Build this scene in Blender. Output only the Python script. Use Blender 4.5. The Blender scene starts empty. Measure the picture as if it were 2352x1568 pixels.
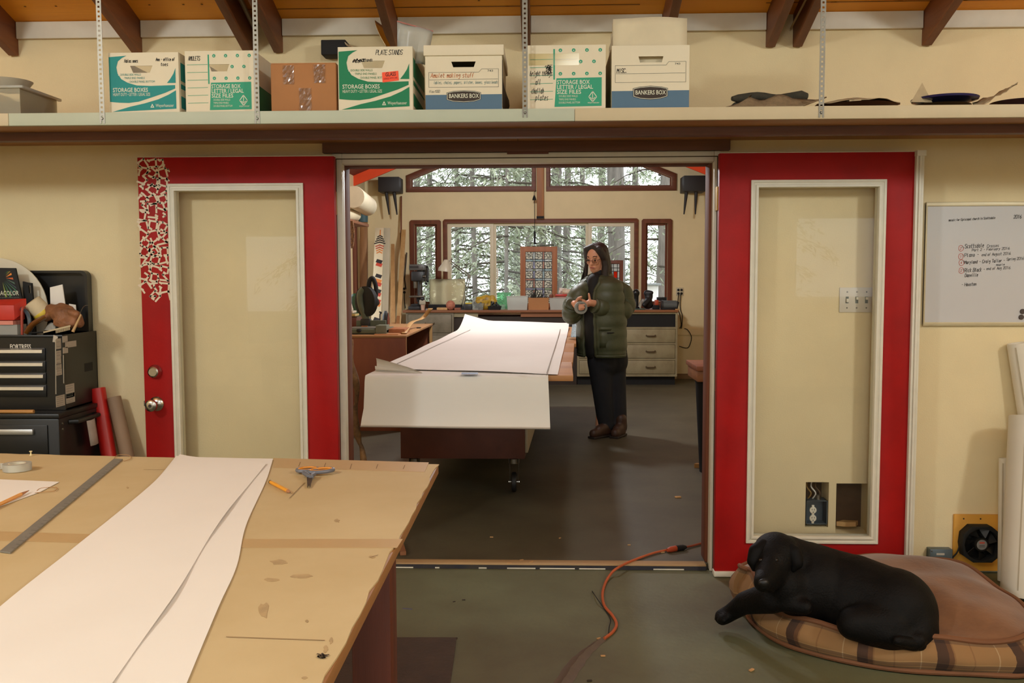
import bpy, bmesh, math, random
from mathutils import Vector, Matrix
from mathutils.geometry import tessellate_polygon
S = bpy.context.scene
COL = S.collection
rnd = random.Random(7)
V = Vector
# ---------------------------------------------------------------- camera
F, CX, CY = 2150.0, 1176.0, 784.0
CAM = V((0, 0, 1.448))
YAW, PITCH, ROLL = 74 / F, math.atan(154 / F), -0.003
RM = Matrix.Rotation(YAW, 3, 'Z') @ Matrix.Rotation(math.pi / 2 - PITCH, 3, 'X') @ Matrix.Rotation(ROLL, 3, 'Z')
cd = bpy.data.cameras.new('camera'); cd.sensor_width = 36; cd.lens = F / 2352 * 36; cd.clip_start = 0.05; cd.clip_end = 300
cam = bpy.data.objects.new('camera', cd); COL.objects.link(cam)
cam.matrix_world = Matrix.Translation(CAM) @ RM.to_4x4()
S.camera = cam
# ---------------------------------------------------------------- light
S.view_settings.view_transform = 'Standard'
S.view_settings.look = 'None'
S.view_settings.gamma = 1
S.view_settings.use_curve_mapping = False
S.view_settings.exposure = 0.0
w = bpy.data.worlds.new('overcast_sky'); S.world = w; w.use_nodes = True
nt = w.node_tree; bg = nt.nodes['Background']
bg.inputs[0].default_value = (0.90, 0.96, 1.0, 1); bg.inputs[1].default_value = 3.0
WARM = (0.94, 1.0, 1.02)
def area(name, loc, sx, sy, power, rot=(0, 0, 0), col=WARM):
    l = bpy.data.lights.new(name, 'AREA'); l.shape = 'RECTANGLE'; l.size = sx; l.size_y = sy; l.energy = power; l.color = col
    o = bpy.data.objects.new(name, l); COL.objects.link(o); o.location = loc; o.rotation_euler = rot
    return o
def plight(name, loc, power, r=.06, col=WARM):
    l = bpy.data.lights.new(name, 'POINT'); l.energy = power; l.shadow_soft_size = r; l.color = col
    o = bpy.data.objects.new(name, l); COL.objects.link(o); o.location = loc; o['kind'] = 'helper'
plight('ceiling_lamp', (-3.0, 0.3, 3.0), 172, .2)
plight('ceiling_lamp', (0.3, -0.4, 3.1), 55, .2)
plight('ceiling_lamp', (3.4, 0.5, 3.1), 165, .2)
plight('back_room_light', (-0.35, 9.3, 2.8), 165, .12)
plight('back_room_light', (0.25, 6.2, 2.95), 55, .12)  # added fill for the doorway floor and the person, no bulb known here

# ---------------------------------------------------------------- pixel helpers (frame 2352 x 1568): a pixel and a real plane give a point
def ray(px, py): return RM @ V(((px - CX) / F, -(py - CY) / F, -1))
def at(px, py, Y):
    r = ray(px, py); return CAM + r * (Y / r.y)
def on(px, py, z):
    r = ray(px, py); return CAM + r * ((z - CAM.z) / r.z)
def ax(px, py, Y): return at(px, py, Y).x
def az(px, py, Y): return at(px, py, Y).z

# ---------------------------------------------------------------- materials
def lin(c):
    return tuple(((x / 255) / 12.92 if x / 255 <= .04045 else ((x / 255 + .055) / 1.055) ** 2.4) for x in c)
MATS = {}
def mat(name, c, rough=.6, metal=0, var=.12, scale=6, bump=0, bscale=40, stretch=(1, 1, 1), c2=None, spec=.5, coat=0, trans=0, emit=0, sheen=0, lo=.35, hi=.65):
    if name in MATS: return MATS[name]
    m = bpy.data.materials.new(name); m.use_nodes = True
    n, l = m.node_tree.nodes, m.node_tree.links
    b = n['Principled BSDF']
    a = lin(c); a2 = lin(c2) if c2 else tuple(x * (1 - var) for x in a)
    b.inputs['Roughness'].default_value = rough; b.inputs['Metallic'].default_value = metal
    b.inputs['Specular IOR Level'].default_value = spec; b.inputs['Coat Weight'].default_value = coat
    b.inputs['Sheen Weight'].default_value = sheen
    if trans: b.inputs['Transmission Weight'].default_value = trans
    if var or c2 or bump:
        tc = n.new('ShaderNodeTexCoord'); mp = n.new('ShaderNodeMapping'); mp.inputs['Scale'].default_value = stretch
        l.new(tc.outputs['Object'], mp.inputs['Vector'])
    if var or c2:
        no = n.new('ShaderNodeTexNoise'); no.inputs['Scale'].default_value = scale; no.inputs['Detail'].default_value = 6; no.inputs['Roughness'].default_value = .6
        l.new(mp.outputs[0], no.inputs['Vector'])
        cr = n.new('ShaderNodeValToRGB'); cr.color_ramp.elements[0].position = lo; cr.color_ramp.elements[1].position = hi
        cr.color_ramp.elements[0].color = (*a2, 1); cr.color_ramp.elements[1].color = (*a, 1)
        l.new(no.outputs['Fac'], cr.inputs[0]); l.new(cr.outputs[0], b.inputs['Base Color'])
    else: b.inputs['Base Color'].default_value = (*a, 1)
    if bump:
        nb = n.new('ShaderNodeTexNoise'); nb.inputs['Scale'].default_value = bscale; nb.inputs['Detail'].default_value = 5
        l.new(mp.outputs[0], nb.inputs['Vector'])
        bp = n.new('ShaderNodeBump'); bp.inputs['Strength'].default_value = bump; bp.inputs['Distance'].default_value = .01
        l.new(nb.outputs['Fac'], bp.inputs['Height']); l.new(bp.outputs[0], b.inputs['Normal'])
    MATS[name] = m; return m
def wood(name, c, c2, axis='x', rough=.55, scale=7):
    st = {'x': (.12, 2.2, 2.2), 'y': (2.2, .12, 2.2), 'z': (2.2, 2.2, .12)}[axis]
    return mat(name, c, rough, c2=c2, scale=scale, stretch=st, bump=.15, bscale=30, lo=.3, hi=.7)
def glass(name, tint=(255, 255, 255), rough=.0, ior=1.5, opaq=0, body=(230, 230, 230)):
    if name in MATS: return MATS[name]
    m = bpy.data.materials.new(name); m.use_nodes = True
    n, l = m.node_tree.nodes, m.node_tree.links; n.clear()
    o = n.new('ShaderNodeOutputMaterial'); t = n.new('ShaderNodeBsdfTransparent'); t.inputs[0].default_value = (*lin(tint), 1)
    g = n.new('ShaderNodeBsdfGlossy'); g.inputs['Roughness'].default_value = rough
    f = n.new('ShaderNodeFresnel'); f.inputs[0].default_value = ior
    mx = n.new('ShaderNodeMixShader'); l.new(f.outputs[0], mx.inputs[0])
    src = t
    if opaq:
        d = n.new('ShaderNodeBsdfDiffuse'); d.inputs[0].default_value = (*lin(body), 1)
        tr = n.new('ShaderNodeBsdfTranslucent'); tr.inputs[0].default_value = (*lin(body), 1); m3 = n.new('ShaderNodeMixShader'); m3.inputs[0].default_value = .45; l.new(d.outputs[0], m3.inputs[1]); l.new(tr.outputs[0], m3.inputs[2])
        m2 = n.new('ShaderNodeMixShader'); m2.inputs[0].default_value = opaq; l.new(t.outputs[0], m2.inputs[1]); l.new(m3.outputs[0], m2.inputs[2]); src = m2
    l.new(src.outputs[0], mx.inputs[1]); l.new(g.outputs[0], mx.inputs[2]); l.new(mx.outputs[0], o.inputs[0])
    MATS[name] = m; return m
def plaid(name):
    m = bpy.data.materials.new(name); m.use_nodes = True
    n, l = m.node_tree.nodes, m.node_tree.links; b = n['Principled BSDF']; b.inputs['Roughness'].default_value = .9
    uv = n.new('ShaderNodeUVMap'); sp = n.new('ShaderNodeSeparateXYZ'); l.new(uv.outputs[0], sp.inputs[0])
    def bands(sock, mul, stops):
        mm = n.new('ShaderNodeMath'); mm.operation = 'MULTIPLY'; mm.inputs[1].default_value = mul; l.new(sock, mm.inputs[0])
        fr = n.new('ShaderNodeMath'); fr.operation = 'FRACT'; l.new(mm.outputs[0], fr.inputs[0])
        cr = n.new('ShaderNodeValToRGB'); cr.color_ramp.interpolation = 'CONSTANT'; e = cr.color_ramp.elements
        while len(e) < len(stops): e.new(.5)
        for k, (p, c) in enumerate(stops): e[k].position = p; e[k].color = (*lin(c), 1)
        l.new(fr.outputs[0], cr.inputs[0]); return cr.outputs[0]
    A, B, D, W_ = (186, 156, 116), (126, 96, 72), (92, 72, 62), (214, 196, 164)
    u = bands(sp.outputs[0], 5.2, [(0, A), (.12, (168, 138, 102)), (.14, A), (.46, W_), (.475, A), (.66, D), (.8, B), (.86, (168, 138, 102)), (.88, A)])
    v = bands(sp.outputs[1], 1.0, [(0, B), (.14, D), (.17, A), (.2, B), (.34, W_), (.37, A), (.88, B)])
    mx = n.new('ShaderNodeMix'); mx.data_type = 'RGBA'; mx.blend_type = 'MULTIPLY'; mx.inputs[0].default_value = .8
    l.new(u, mx.inputs[6]); l.new(v, mx.inputs[7]); l.new(mx.outputs[2], b.inputs['Base Color'])
    MATS[name] = m; return m

# ---------------------------------------------------------------- mesh builder
class MB:
    def __init__(s): s.v = []; s.f = []
    def add(s, vs, fs):
        b = len(s.v); s.v += [V(p) for p in vs]; s.f += [tuple(i + b for i in f) for f in fs]; return s
    def box(s, x0, x1, y0, y1, z0, z1, M=None):
        vs = [V((x, y, z)) for z in (z0, z1) for y in (y0, y1) for x in (x0, x1)]
        if M is not None: vs = [M @ p for p in vs]
        return s.add(vs, [(0, 2, 3, 1), (4, 5, 7, 6), (0, 1, 5, 4), (2, 6, 7, 3), (0, 4, 6, 2), (1, 3, 7, 5)])
    def bar(s, a, b, w, h, up=V((0, 0, 1))):       # box beam from a to b, w wide, h high (centred)
        a, b = V(a), V(b); d = (b - a).normalized(); x = d.cross(V(up))
        if x.length < 1e-4: x = d.cross(V((1, 0, 0)))
        x.normalize(); u = x.cross(d)
        vs = [p + x * (sx * w / 2) + u * (sz * h / 2) for p in (a, b) for sz in (-1, 1) for sx in (-1, 1)]
        return s.add(vs, [(0, 1, 3, 2), (4, 6, 7, 5), (0, 4, 5, 1), (2, 3, 7, 6), (0, 2, 6, 4), (1, 5, 7, 3)])
    def tube(s, pts, r, n=8, caps=True, rs=None, flat=1.0):
        pts = [V(p) for p in pts]; rings = []; N = len(pts); prev = None
        for i, p in enumerate(pts):
            d = (pts[min(i + 1, N - 1)] - pts[max(i - 1, 0)]).normalized()
            if prev is None:
                x = d.cross(V((0, 0, 1)));
                if x.length < .05: x = d.cross(V((0, 1, 0)))
            else: x = prev - d * prev.dot(d)
            x.normalize(); prev = x; y = d.cross(x)
            rr = rs[i] if rs else r
            rings.append([p + x * (rr * math.cos(2 * math.pi * k / n)) + y * (rr * flat * math.sin(2 * math.pi * k / n)) for k in range(n)])
        vs = [q for g in rings for q in g]
        fs = [(i * n + k, i * n + (k + 1) % n, (i + 1) * n + (k + 1) % n, (i + 1) * n + k) for i in range(N - 1) for k in range(n)]
        if caps: fs += [tuple(range(n))[::-1], tuple((N - 1) * n + k for k in range(n))]
        return s.add(vs, fs)
    def lathe(s, prof, c=(0, 0, 0), ax='z', n=20, M=None):   # prof: list of (r, h)
        c = V(c); vs = []
        for r, h in prof:
            for k in range(n):
                a = 2 * math.pi * k / n; p = (r * math.cos(a), r * math.sin(a), h)
                if ax == 'x': p = (p[2], p[0], p[1])
                if ax == 'y': p = (p[0], p[2], p[1])
                p = V(p)
                if M is not None: p = M @ p
                vs.append(c + p)
        N = len(prof)
        fs = [(i * n + k, i * n + (k + 1) % n, (i + 1) * n + (k + 1) % n, (i + 1) * n + k) for i in range(N - 1) for k in range(n)]
        fs += [tuple(range(n))[::-1], tuple((N - 1) * n + k for k in range(n))]
        return s.add(vs, fs)
    def ball(s, c, r, n=12, m=8, R=None):
        r = (r, r, r) if not hasattr(r, '__len__') else r
        vs = []; c = V(c)
        for j in range(1, m):
            t = math.pi * j / m
            for k in range(n):
                a = 2 * math.pi * k / n
                p = V((r[0] * math.sin(t) * math.cos(a), r[1] * math.sin(t) * math.sin(a), r[2] * math.cos(t)))
                vs.append(c + (R @ p if R is not None else p))
        q = V((0, 0, r[2])); q = R @ q if R is not None else q
        vs += [c + q, c - q]; T = len(vs) - 2
        fs = [((j) * n + k, (j + 1) * n + k, (j + 1) * n + (k + 1) % n, j * n + (k + 1) % n) for j in range(m - 2) for k in range(n)]
        fs += [(T, k, (k + 1) % n) for k in range(n)] + [(T + 1, (m - 2) * n + (k + 1) % n, (m - 2) * n + k) for k in range(n)]
        return s.add(vs, fs)
    def poly(s, loops, O, X, Y, th=0):               # flat polygon (first loop outer, others holes) in frame O,X,Y; thickness th along X x Y
        O, X, Y = V(O), V(X), V(Y); N = X.cross(Y).normalized()
        loops = [[V((p[0], p[1], 0)) for p in lp] for lp in loops]
        flat = [p for lp in loops for p in lp]
        tri = tessellate_polygon(loops)
        top = [O + X * p.x + Y * p.y + N * th for p in flat]
        fs = []
        for t in tri:
            a, b, c = [flat[i] for i in t]
            fs.append(tuple(t) if (b - a).cross(c - a).z > 0 else tuple(t[::-1]))
        if not th: return s.add(top, fs)
        n = len(flat); bot = [p - N * th for p in top]; f2 = [tuple(i + n for i in f[::-1]) for f in fs]
        b = 0; sd = []
        for lp in loops:
            m = len(lp)
            for i in range(m): sd.append((b + i, b + (i + 1) % m, n + b + (i + 1) % m, n + b + i))
            b += m
        return s.add(top + bot, fs + f2 + sd)
    def grid(s, P):                                  # P[i][j] points -> quads
        n, m = len(P), len(P[0])
        return s.add([p for r in P for p in r], [(i * m + j, i * m + j + 1, (i + 1) * m + j + 1, (i + 1) * m + j) for i in range(n - 1) for j in range(m - 1)])
    def stroke(s, pts, w, O, X, Y, lift=.0006):      # a pen line of width w on a plane
        O, X, Y = V(O), V(X), V(Y); N = X.cross(Y).normalized() * lift
        for a, b in zip(pts, pts[1:]):
            d = V((b[0] - a[0], b[1] - a[1], 0))
            if d.length < 1e-6: continue
            d.normalize(); p = V((-d.y, d.x, 0)) * (w / 2); e = d * (w * .35)
            q = [(a[0] - e.x + p.x, a[1] - e.y + p.y), (a[0] - e.x - p.x, a[1] - e.y - p.y), (b[0] + e.x - p.x, b[1] + e.y - p.y), (b[0] + e.x + p.x, b[1] + e.y + p.y)]
            s.add([O + X * u + Y * v + N for u, v in q], [(0, 1, 2, 3)])
        return s

def smooth_mesh(me, angle=40):
    me.polygons.foreach_set('use_smooth', [True] * len(me.polygons))
    try: me.set_sharp_from_angle(angle=math.radians(angle))
    except Exception: pass
def part(name, mb, m, parent=None, label=None, smooth=False, bevel=0, local=False, kind=None, solid=0, seg=2):
    me = bpy.data.meshes.new(name)
    off = V((0, 0, 0))
    if parent is not None and not local:
        q = parent
        while q is not None: off += q.location; q = q.parent
    me.from_pydata([tuple(p - off) for p in mb.v], [], mb.f)
    if bevel or solid or True:
        bm = bmesh.new(); bm.from_mesh(me)
        bmesh.ops.recalc_face_normals(bm, faces=bm.faces) if not solid else None
        if bevel:
            es = [e for e in bm.edges if len(e.link_faces) == 2 and e.calc_face_angle(0) > .6]
            bmesh.ops.bevel(bm, geom=es, offset=bevel, segments=seg, affect='EDGES', clamp_overlap=True, profile=.5)
        bm.to_mesh(me); bm.free()
    if smooth or bevel: smooth_mesh(me)
    me.materials.append(m)
    o = bpy.data.objects.new(name, me); COL.objects.link(o)
    if parent is not None: o.parent = parent
    if label: o['label'] = label
    if kind: o['kind'] = kind
    if solid:
        md = o.modifiers.new('thickness', 'SOLIDIFY'); md.thickness = solid; md.offset = 0
    return o
def thing(name, label, cat, loc=(0, 0, 0), group=None, rz=0):
    o = bpy.data.objects.new(name, None); COL.objects.link(o); o.location = loc; o.empty_display_size = .1; o.rotation_euler = (0, 0, rz)
    o['label'] = label; o['category'] = cat
    if group: o['group'] = group
    return o
def tag(o, label, cat, group=None):
    o['label'] = label; o['category'] = cat
    if group: o['group'] = group
    return o
def struct(name, mb, m, **k):
    o = part(name, mb, m, **k)
    if o.parent is None: o['kind'] = 'structure'
    return o
def kids(o): return [c for c in bpy.data.objects if c.parent == o]
def copy_tree(o, parent=None):
    c = o.copy(); COL.objects.link(c)
    if parent is not None: c.parent = parent
    for k in list(o.children): copy_tree(k, c)
    return c
def blob(name, shapes, voxel, m, parent=None, it=6, label=None, local=False, fac=.5):
    mb = MB()
    for sh in shapes:
        if sh[0] == 'c':      # tapered capsule p0 r0 p1 r1
            _, a, ra, b, rb = sh; a, b = V(a), V(b); L = (b - a).length; n = max(2, int(L / (min(ra, rb) * .35)) + 1)
            if L < 1e-5: mb.ball(a, ra); continue
            mb.ball(a, ra, 16, 10); mb.ball(b, rb, 16, 10)
            mb.tube([a.lerp(b, t / 4) for t in range(5)], 1, 16, rs=[ra + (rb - ra) * t / 4 for t in range(5)])
        else:                 # ellipsoid centre radii [rotation]
            mb.ball(sh[1], sh[2], 20, 14, sh[3] if len(sh) > 3 else None)
    me = bpy.data.meshes.new(name); me.from_pydata([tuple(p) for p in mb.v], [], mb.f)
    t = bpy.data.objects.new('tmp', me); COL.objects.link(t)
    r = t.modifiers.new('r', 'REMESH'); r.mode = 'VOXEL'; r.voxel_size = voxel
    s_ = t.modifiers.new('s', 'SMOOTH'); s_.iterations = it; s_.factor = fac
    dg = bpy.context.evaluated_depsgraph_get()
    me2 = bpy.data.meshes.new_from_object(t.evaluated_get(dg))
    bpy.data.objects.remove(t); bpy.data.meshes.remove(me)
    off = V((0, 0, 0)); q = parent
    while q is not None and not local: off += q.location; q = q.parent
    me2.transform(Matrix.Translation(-off)); me2.name = name
    me2.polygons.foreach_set('use_smooth', [True] * len(me2.polygons))
    me2.materials.clear(); me2.materials.append(m)
    o = bpy.data.objects.new(name, me2); COL.objects.link(o)
    if parent is not None: o.parent = parent
    if label: o['label'] = label
    return o
# ---------------------------------------------------------------- lettering
def text(name, s, size, m, parent, O, X=(1, 0, 0), Y=(0, 0, 1), bold=0, align='LEFT', lift=.0008, shear=0, fit=None, squash=1):
    c = bpy.data.curves.new('t', 'FONT'); c.body = s; c.size = 1; c.offset = bold; c.align_x = align; c.shear = shear; c.resolution_u = 2
    t = bpy.data.objects.new('t', c); COL.objects.link(t)
    me = bpy.data.meshes.new_from_object(t.evaluated_get(bpy.context.evaluated_depsgraph_get()))
    bpy.data.objects.remove(t); bpy.data.curves.remove(c)
    X, Y = V(X).normalized(), V(Y).normalized(); N = X.cross(Y); O = V(O) + N * lift
    xs = [v.co.x for v in me.vertices] or [0, 1]
    k = fit / (max(xs) - min(xs)) if fit else size
    off = V((0, 0, 0)); q = parent
    while q is not None: off += q.location; q = q.parent
    for v in me.vertices: p = v.co.copy(); v.co = O + X * (p.x * k) + Y * (p.y * size * squash) - off
    me.materials.clear(); me.materials.append(m); me.name = name
    o = bpy.data.objects.new(name, me); COL.objects.link(o); o.parent = parent
    return o
SF = {'A': '00 26 40|12 32', 'B': '00 06 36 45 43 03|33 42 41 30 00', 'C': '45 36 16 05 01 10 30 41', 'D': '00 06 26 44 42 20 00', 'E': '46 06 00 40|03 33', 'F': '46 06 00|03 33',
      'G': '45 36 16 05 01 10 30 41 43 23', 'H': '06 00|46 40|03 43', 'I': '26 20', 'L': '06 00 40', 'M': '00 06 23 46 40', 'N': '00 06 40 46', 'O': '16 05 01 10 30 41 45 36 16', 'P': '00 06 36 45 44 33 03',
      'R': '00 06 36 45 44 33 03|23 40', 'S': '45 36 16 05 04 42 41 30 10 01', 'T': '06 46|26 20', 'U': '06 01 10 30 41 46', 'W': '06 10 23 30 46', 'K': '06 00|46 03 40', '.': '10 11', '-': '13 33', ',': '11 0a', "'": '26 25',
      'a': '34 14 03 01 10 30|34 30 40', 'b': '06 00 20 32 23 04', 'c': '34 14 03 01 10 30', 'd': '34 14 03 01 10 30|36 30', 'e': '02 32 33 24 14 03 01 10 30', 'f': '36 26 15 10|03 23', 'g': '34 14 03 02 32|34 30 2b 0b',
      'h': '06 00|03 24 33 30', 'i': '14 10|16 15', 'k': '06 00|34 02 30', 'l': '16 11 20', 'm': '00 04|03 14 23 20|23 34 43 40', 'n': '00 04|03 24 33 30', 'o': '14 03 01 10 20 31 33 24 14', 'p': '04 0b|04 24 33 31 20 00',
      'r': '00 04|02 24 34', 's': '34 14 03 31 20 00', 't': '16 11 20 30|04 34', 'u': '04 01 10 30|34 30', 'v': '04 20 34', 'w': '04 10 22 30 44', 'x': '04 30|34 00', 'y': '04 12|34 0b', 'z': '04 34 00 30',
      '0': '16 05 01 10 30 41 45 36 16', '1': '15 26 20', '2': '05 16 36 45 00 40', '3': '06 46 23 42 30 10 01', '4': '36 02 42|36 30', '5': '46 06 03 33 41 30 00', '6': '36 14 02 10 30 42 23 02', '/': '00 46', '~': '02 13 22 33'}
def hand(mb, s, O, X, Y, size, pen, slant=.15, rough=.25, lift=.0009, fit=None):   # handwriting: single pen strokes
    x = 0.0; k_ = .62
    if fit: k_ = fit / (size * sum(.6 if ch == ' ' else (.84 if ch.islower() else 1.02) for ch in s))
    for ch in s:
        g = SF.get(ch) or SF.get(ch.upper())
        wch = .62 if ch.islower() else .8
        if ch == ' ' or not g: x += .6; continue
        j = rnd.uniform(-rough, rough) * .3
        for st in g.split('|'):
            pts = []
            for t in st.split():
                px = int(t[0]) / 4 * wch; py = {'a': -1, 'b': -2}.get(t[1]); py = (int(t[1]) if py is None else py) / 6
                pts.append(((x + px + slant * py / k_ + rnd.uniform(-.04, .04) * rough) * size * k_, (py + j * .3 + rnd.uniform(-.04, .04) * rough) * size))
            mb.stroke(pts, pen, O, X, Y, lift)
        x += wch + .22
    return x * size * k_
HEB = ['06 40|14 00|46 33', '05 46 40|00 50', '16 36 30|32 00', '06 46|36 30', '06 46 40|03 00', '16 36|26 20', '06 46|26 23 30', '00 06 46 40', '05 01 10 30 41 46 35', '16 26 24', '06 36 45 41 30 00', '06 04 44 10', '00 05|05 16 46 40 20', '16 36 30 00',
       '06 46 41 20 01 06', '06 30|46 43 00', '03 23 06 46 40 00', '06 44 00|46 34', '04 00|06 46 43 20', '06 46 40', '06 01 40 46|26 21', '10 00 06|06 46 40']
def hebrew(mb, k, O, X, Y, size, pen, rot=0, lift=.0008):
    c, s_ = math.cos(rot), math.sin(rot)
    for st in HEB[k % len(HEB)].split('|'):
        pts = []
        for t in st.split():
            u, v = int(t[0]) / 4 - .5, int(t[1]) / 6 - .5
            pts.append(((u * c - v * s_) * size, (u * s_ + v * c) * size))
        mb.stroke(pts, pen, O, X, Y, lift)
        a = pts[0]                                   # the broad pen's foot at the start of a stroke
        mb.stroke([(a[0] - pen * .5, a[1] + pen * .35), (a[0] + pen * .5, a[1] - pen * .35)], pen * 1.05, O, X, Y, lift * 1.2)
def catmull(pts, k=6):
    pts = [V(p) for p in pts]; out = []
    for i in range(len(pts) - 1):
        p0, p1, p2, p3 = pts[max(i - 1, 0)], pts[i], pts[i + 1], pts[min(i + 2, len(pts) - 1)]
        for j in range(k):
            t = j / k
            out.append(.5 * (2 * p1 + (p2 - p0) * t + (2 * p0 - 5 * p1 + 4 * p2 - p3) * t * t + (3 * p1 - p0 - 3 * p2 + p3) * t ** 3))
    out.append(pts[-1]); return out
# ================================================================ materials in use
CREAM = mat('cream_wall_paint', (234, 214, 168), .75, var=.07, scale=2.2, bump=.12, bscale=160)
WHITE = mat('white_painted_wood', (228, 220, 200), .5, var=.08, scale=9)
TRIMW = mat('white_door_paint', (226, 218, 198), .45, var=.07, scale=14)
RED = mat('red_door_paint', (168, 12, 10), .55, spec=.3, var=.22, scale=5, c2=(152, 12, 10), bump=.05, bscale=90)
BROWN = wood('reddish_brown_trim', (122, 66, 38), (92, 46, 26), 'x')
BROWNZ = wood('reddish_brown_trim_upright', (122, 66, 38), (92, 46, 26), 'z', .75)
DARKW = wood('dark_brown_beam', (112, 66, 44), (84, 48, 32), 'x')  # the ledger is dark from shade, which is put into this colour
RAFT = wood('fir_rafter', (140, 84, 42), (108, 58, 28), 'y')
PLYC = wood('amber_plywood', (244, 166, 40), (226, 146, 32), 'x', scale=3)
FLOORM = mat('worn_green_grey_floor', (108, 110, 80), .62, c2=(88, 84, 56), scale=1.6, bump=.12, bscale=35, lo=.32, hi=.68)
FLOORB = mat('dull_grey_floor', (88, 82, 62), .6, c2=(70, 64, 46), scale=1.4, bump=.1, bscale=30)
BLACK = mat('black_enamel', (22, 21, 20), .35, var=.15)
BLACKM = mat('matt_black', (20, 19, 18), .75, var=.2)
STEEL = mat('galvanised_steel', (132, 126, 114), .42, 1, var=.18, scale=30)
CHROME = mat('satin_chrome', (200, 196, 188), .22, 1, var=.06)
BRASS = mat('brass', (190, 150, 70), .35, 1, var=.15)
PAPER = mat('white_paper', (236, 230, 220), .8, var=.025, scale=3)
KRAFT = mat('kraft_paper', (202, 180, 136), .72, c2=(192, 168, 122), scale=2.2, bump=.1, bscale=12)
INK = mat('black_ink', (26, 24, 26), .7, var=0)
TEALP = mat('teal_print', (34, 142, 138), .7, var=.04)
GREENP = mat('green_print', (22, 128, 84), .7, var=.04)
MINT = mat('mint_print', (52, 160, 124), .7, var=.04)
BLUEP = mat('slate_blue_print', (86, 116, 140), .7, var=.04)
DARKP = mat('dark_brown_print', (58, 46, 38), .7, var=0)
GREYINK = mat('grey_ink', (112, 118, 112), .7, var=0)
REDINK = mat('red_marker', (206, 92, 70), .7, var=0)
ORINK = mat('orange_pen', (214, 138, 92), .7, var=0)
BLINK = mat('blue_green_pen', (80, 136, 140), .7, var=0)
PLINK = mat('pale_print', (222, 222, 200), .7, var=0)
CARTON = mat('white_carton', (232, 220, 192), .75, var=.05, scale=5)
KBOX = mat('brown_corrugated', (178, 122, 74), .8, var=.1, scale=5)
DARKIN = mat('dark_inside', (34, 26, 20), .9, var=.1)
GLASSM = glass('clear_pane', ior=1.36)
WINGL = glass('window_glass', ior=1.2)
PLAST = glass('clear_plastic', (242, 244, 240), .12, 1.35, .2, (236, 236, 230))
MILKY = glass('milky_plastic', (240, 242, 238), .25, 1.25, .6, (242, 242, 234))
PINE = wood('pale_pine', (208, 168, 112), (184, 140, 84), 'z')
PLANKM = wood('fir_planks', (196, 142, 84), (160, 104, 56), 'x')
VINYL = mat('cream_vinyl', (220, 208, 178), .5, var=.04)
ORANGE = mat('orange_red_paint', (226, 70, 18), .5, var=.08)

WY, WT = 4.53, .14          # divider wall: front face, thickness
BY = 12.75                  # back wall of the far room
BZ = .025                   # floor level of the far room
XL, XR = -5.0, 5.6
CZ = 2.66                   # ceiling height at the divider wall
SLOPE = .347
# ================================================================ floors
struct('floor', MB().box(XL, XR, -3.2, WY, -.1, 0), FLOORM)
struct('floor', MB().box(-2.6, 2.65, WY + .02, BY, -.1, BZ), FLOORB)

def wall_holes(x0, x1, z0, z1, y0, y1, holes, swap=False):
    xs = sorted({x0, x1} | {min(max(h[k], x0), x1) for h in holes for k in (0, 1)})
    zs = sorted({z0, z1} | {min(max(h[k], z0), z1) for h in holes for k in (2, 3)})
    def solid(i, j):
        if i < 0 or j < 0 or i >= len(xs) - 1 or j >= len(zs) - 1: return False
        cx, cz = (xs[i] + xs[i + 1]) / 2, (zs[j] + zs[j + 1]) / 2
        return not any(h[0] < cx < h[1] and h[2] < cz < h[3] for h in holes)
    mb = MB(); P = (lambda x, y, z: (y, x, z)) if swap else (lambda x, y, z: (x, y, z))
    for i in range(len(xs) - 1):
        for j in range(len(zs) - 1):
            if not solid(i, j): continue
            a, b, c, d = xs[i], xs[i + 1], zs[j], zs[j + 1]
            mb.add([P(a, y0, c), P(b, y0, c), P(b, y0, d), P(a, y0, d)], [(0, 1, 2, 3)])
            mb.add([P(a, y1, c), P(b, y1, c), P(b, y1, d), P(a, y1, d)], [(3, 2, 1, 0)])
            if not solid(i - 1, j): mb.add([P(a, y0, c), P(a, y1, c), P(a, y1, d), P(a, y0, d)], [(3, 2, 1, 0)])
            if not solid(i + 1, j): mb.add([P(b, y0, c), P(b, y1, c), P(b, y1, d), P(b, y0, d)], [(0, 1, 2, 3)])
            if not solid(i, j - 1): mb.add([P(a, y0, c), P(b, y0, c), P(b, y1, c), P(a, y1, c)], [(0, 1, 2, 3)])
            if not solid(i, j + 1): mb.add([P(a, y0, d), P(b, y0, d), P(b, y1, d), P(a, y1, d)], [(3, 2, 1, 0)])
    return mb

# ---- divider wall with the doorway and two cut-outs behind the pane of the open door
DX0, DX1 = ax(780, 700, WY), ax(1641, 700, WY)          # rough opening
ZTF = az(1210, 374, WY - .018); DZ1 = ZTF + .03
def hole(px0, py0, px1, py1): return (ax(px0, (py0 + py1) / 2, WY), ax(px1, (py0 + py1) / 2, WY), az((px0 + px1) / 2, py1, WY), az((px0 + px1) / 2, py0, WY))
H1 = hole(1850, 1107, 1903, 1210); H2 = hole(1920, 1110, 1997, 1224)
wd = struct('wall_north', wall_holes(XL, XR, 0, CZ, WY, WY + WT, [(DX0, DX1, -1, DZ1), H1, H2]), CREAM)
struct('wall_east', wall_holes(-3.2, WY + WT, 0, 4.4, XR, XR + .12, [], True), CREAM)
struct('wall_west', wall_holes(-3.2, WY + WT, 0, 4.4, XL - .12, XL, [], True), CREAM)
RW = [(-3.9, -2.4, .55, 1.95), (3.2, 4.4, 1.15, 2.15), (-1.9, 2.4, .9, 2.25)]  # last opening is added as frontal daylight fill; the others show in the panes
struct('wall_south', wall_holes(XL, XR, 0, 3.6, -3.32, -3.2, RW), CREAM)
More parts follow.
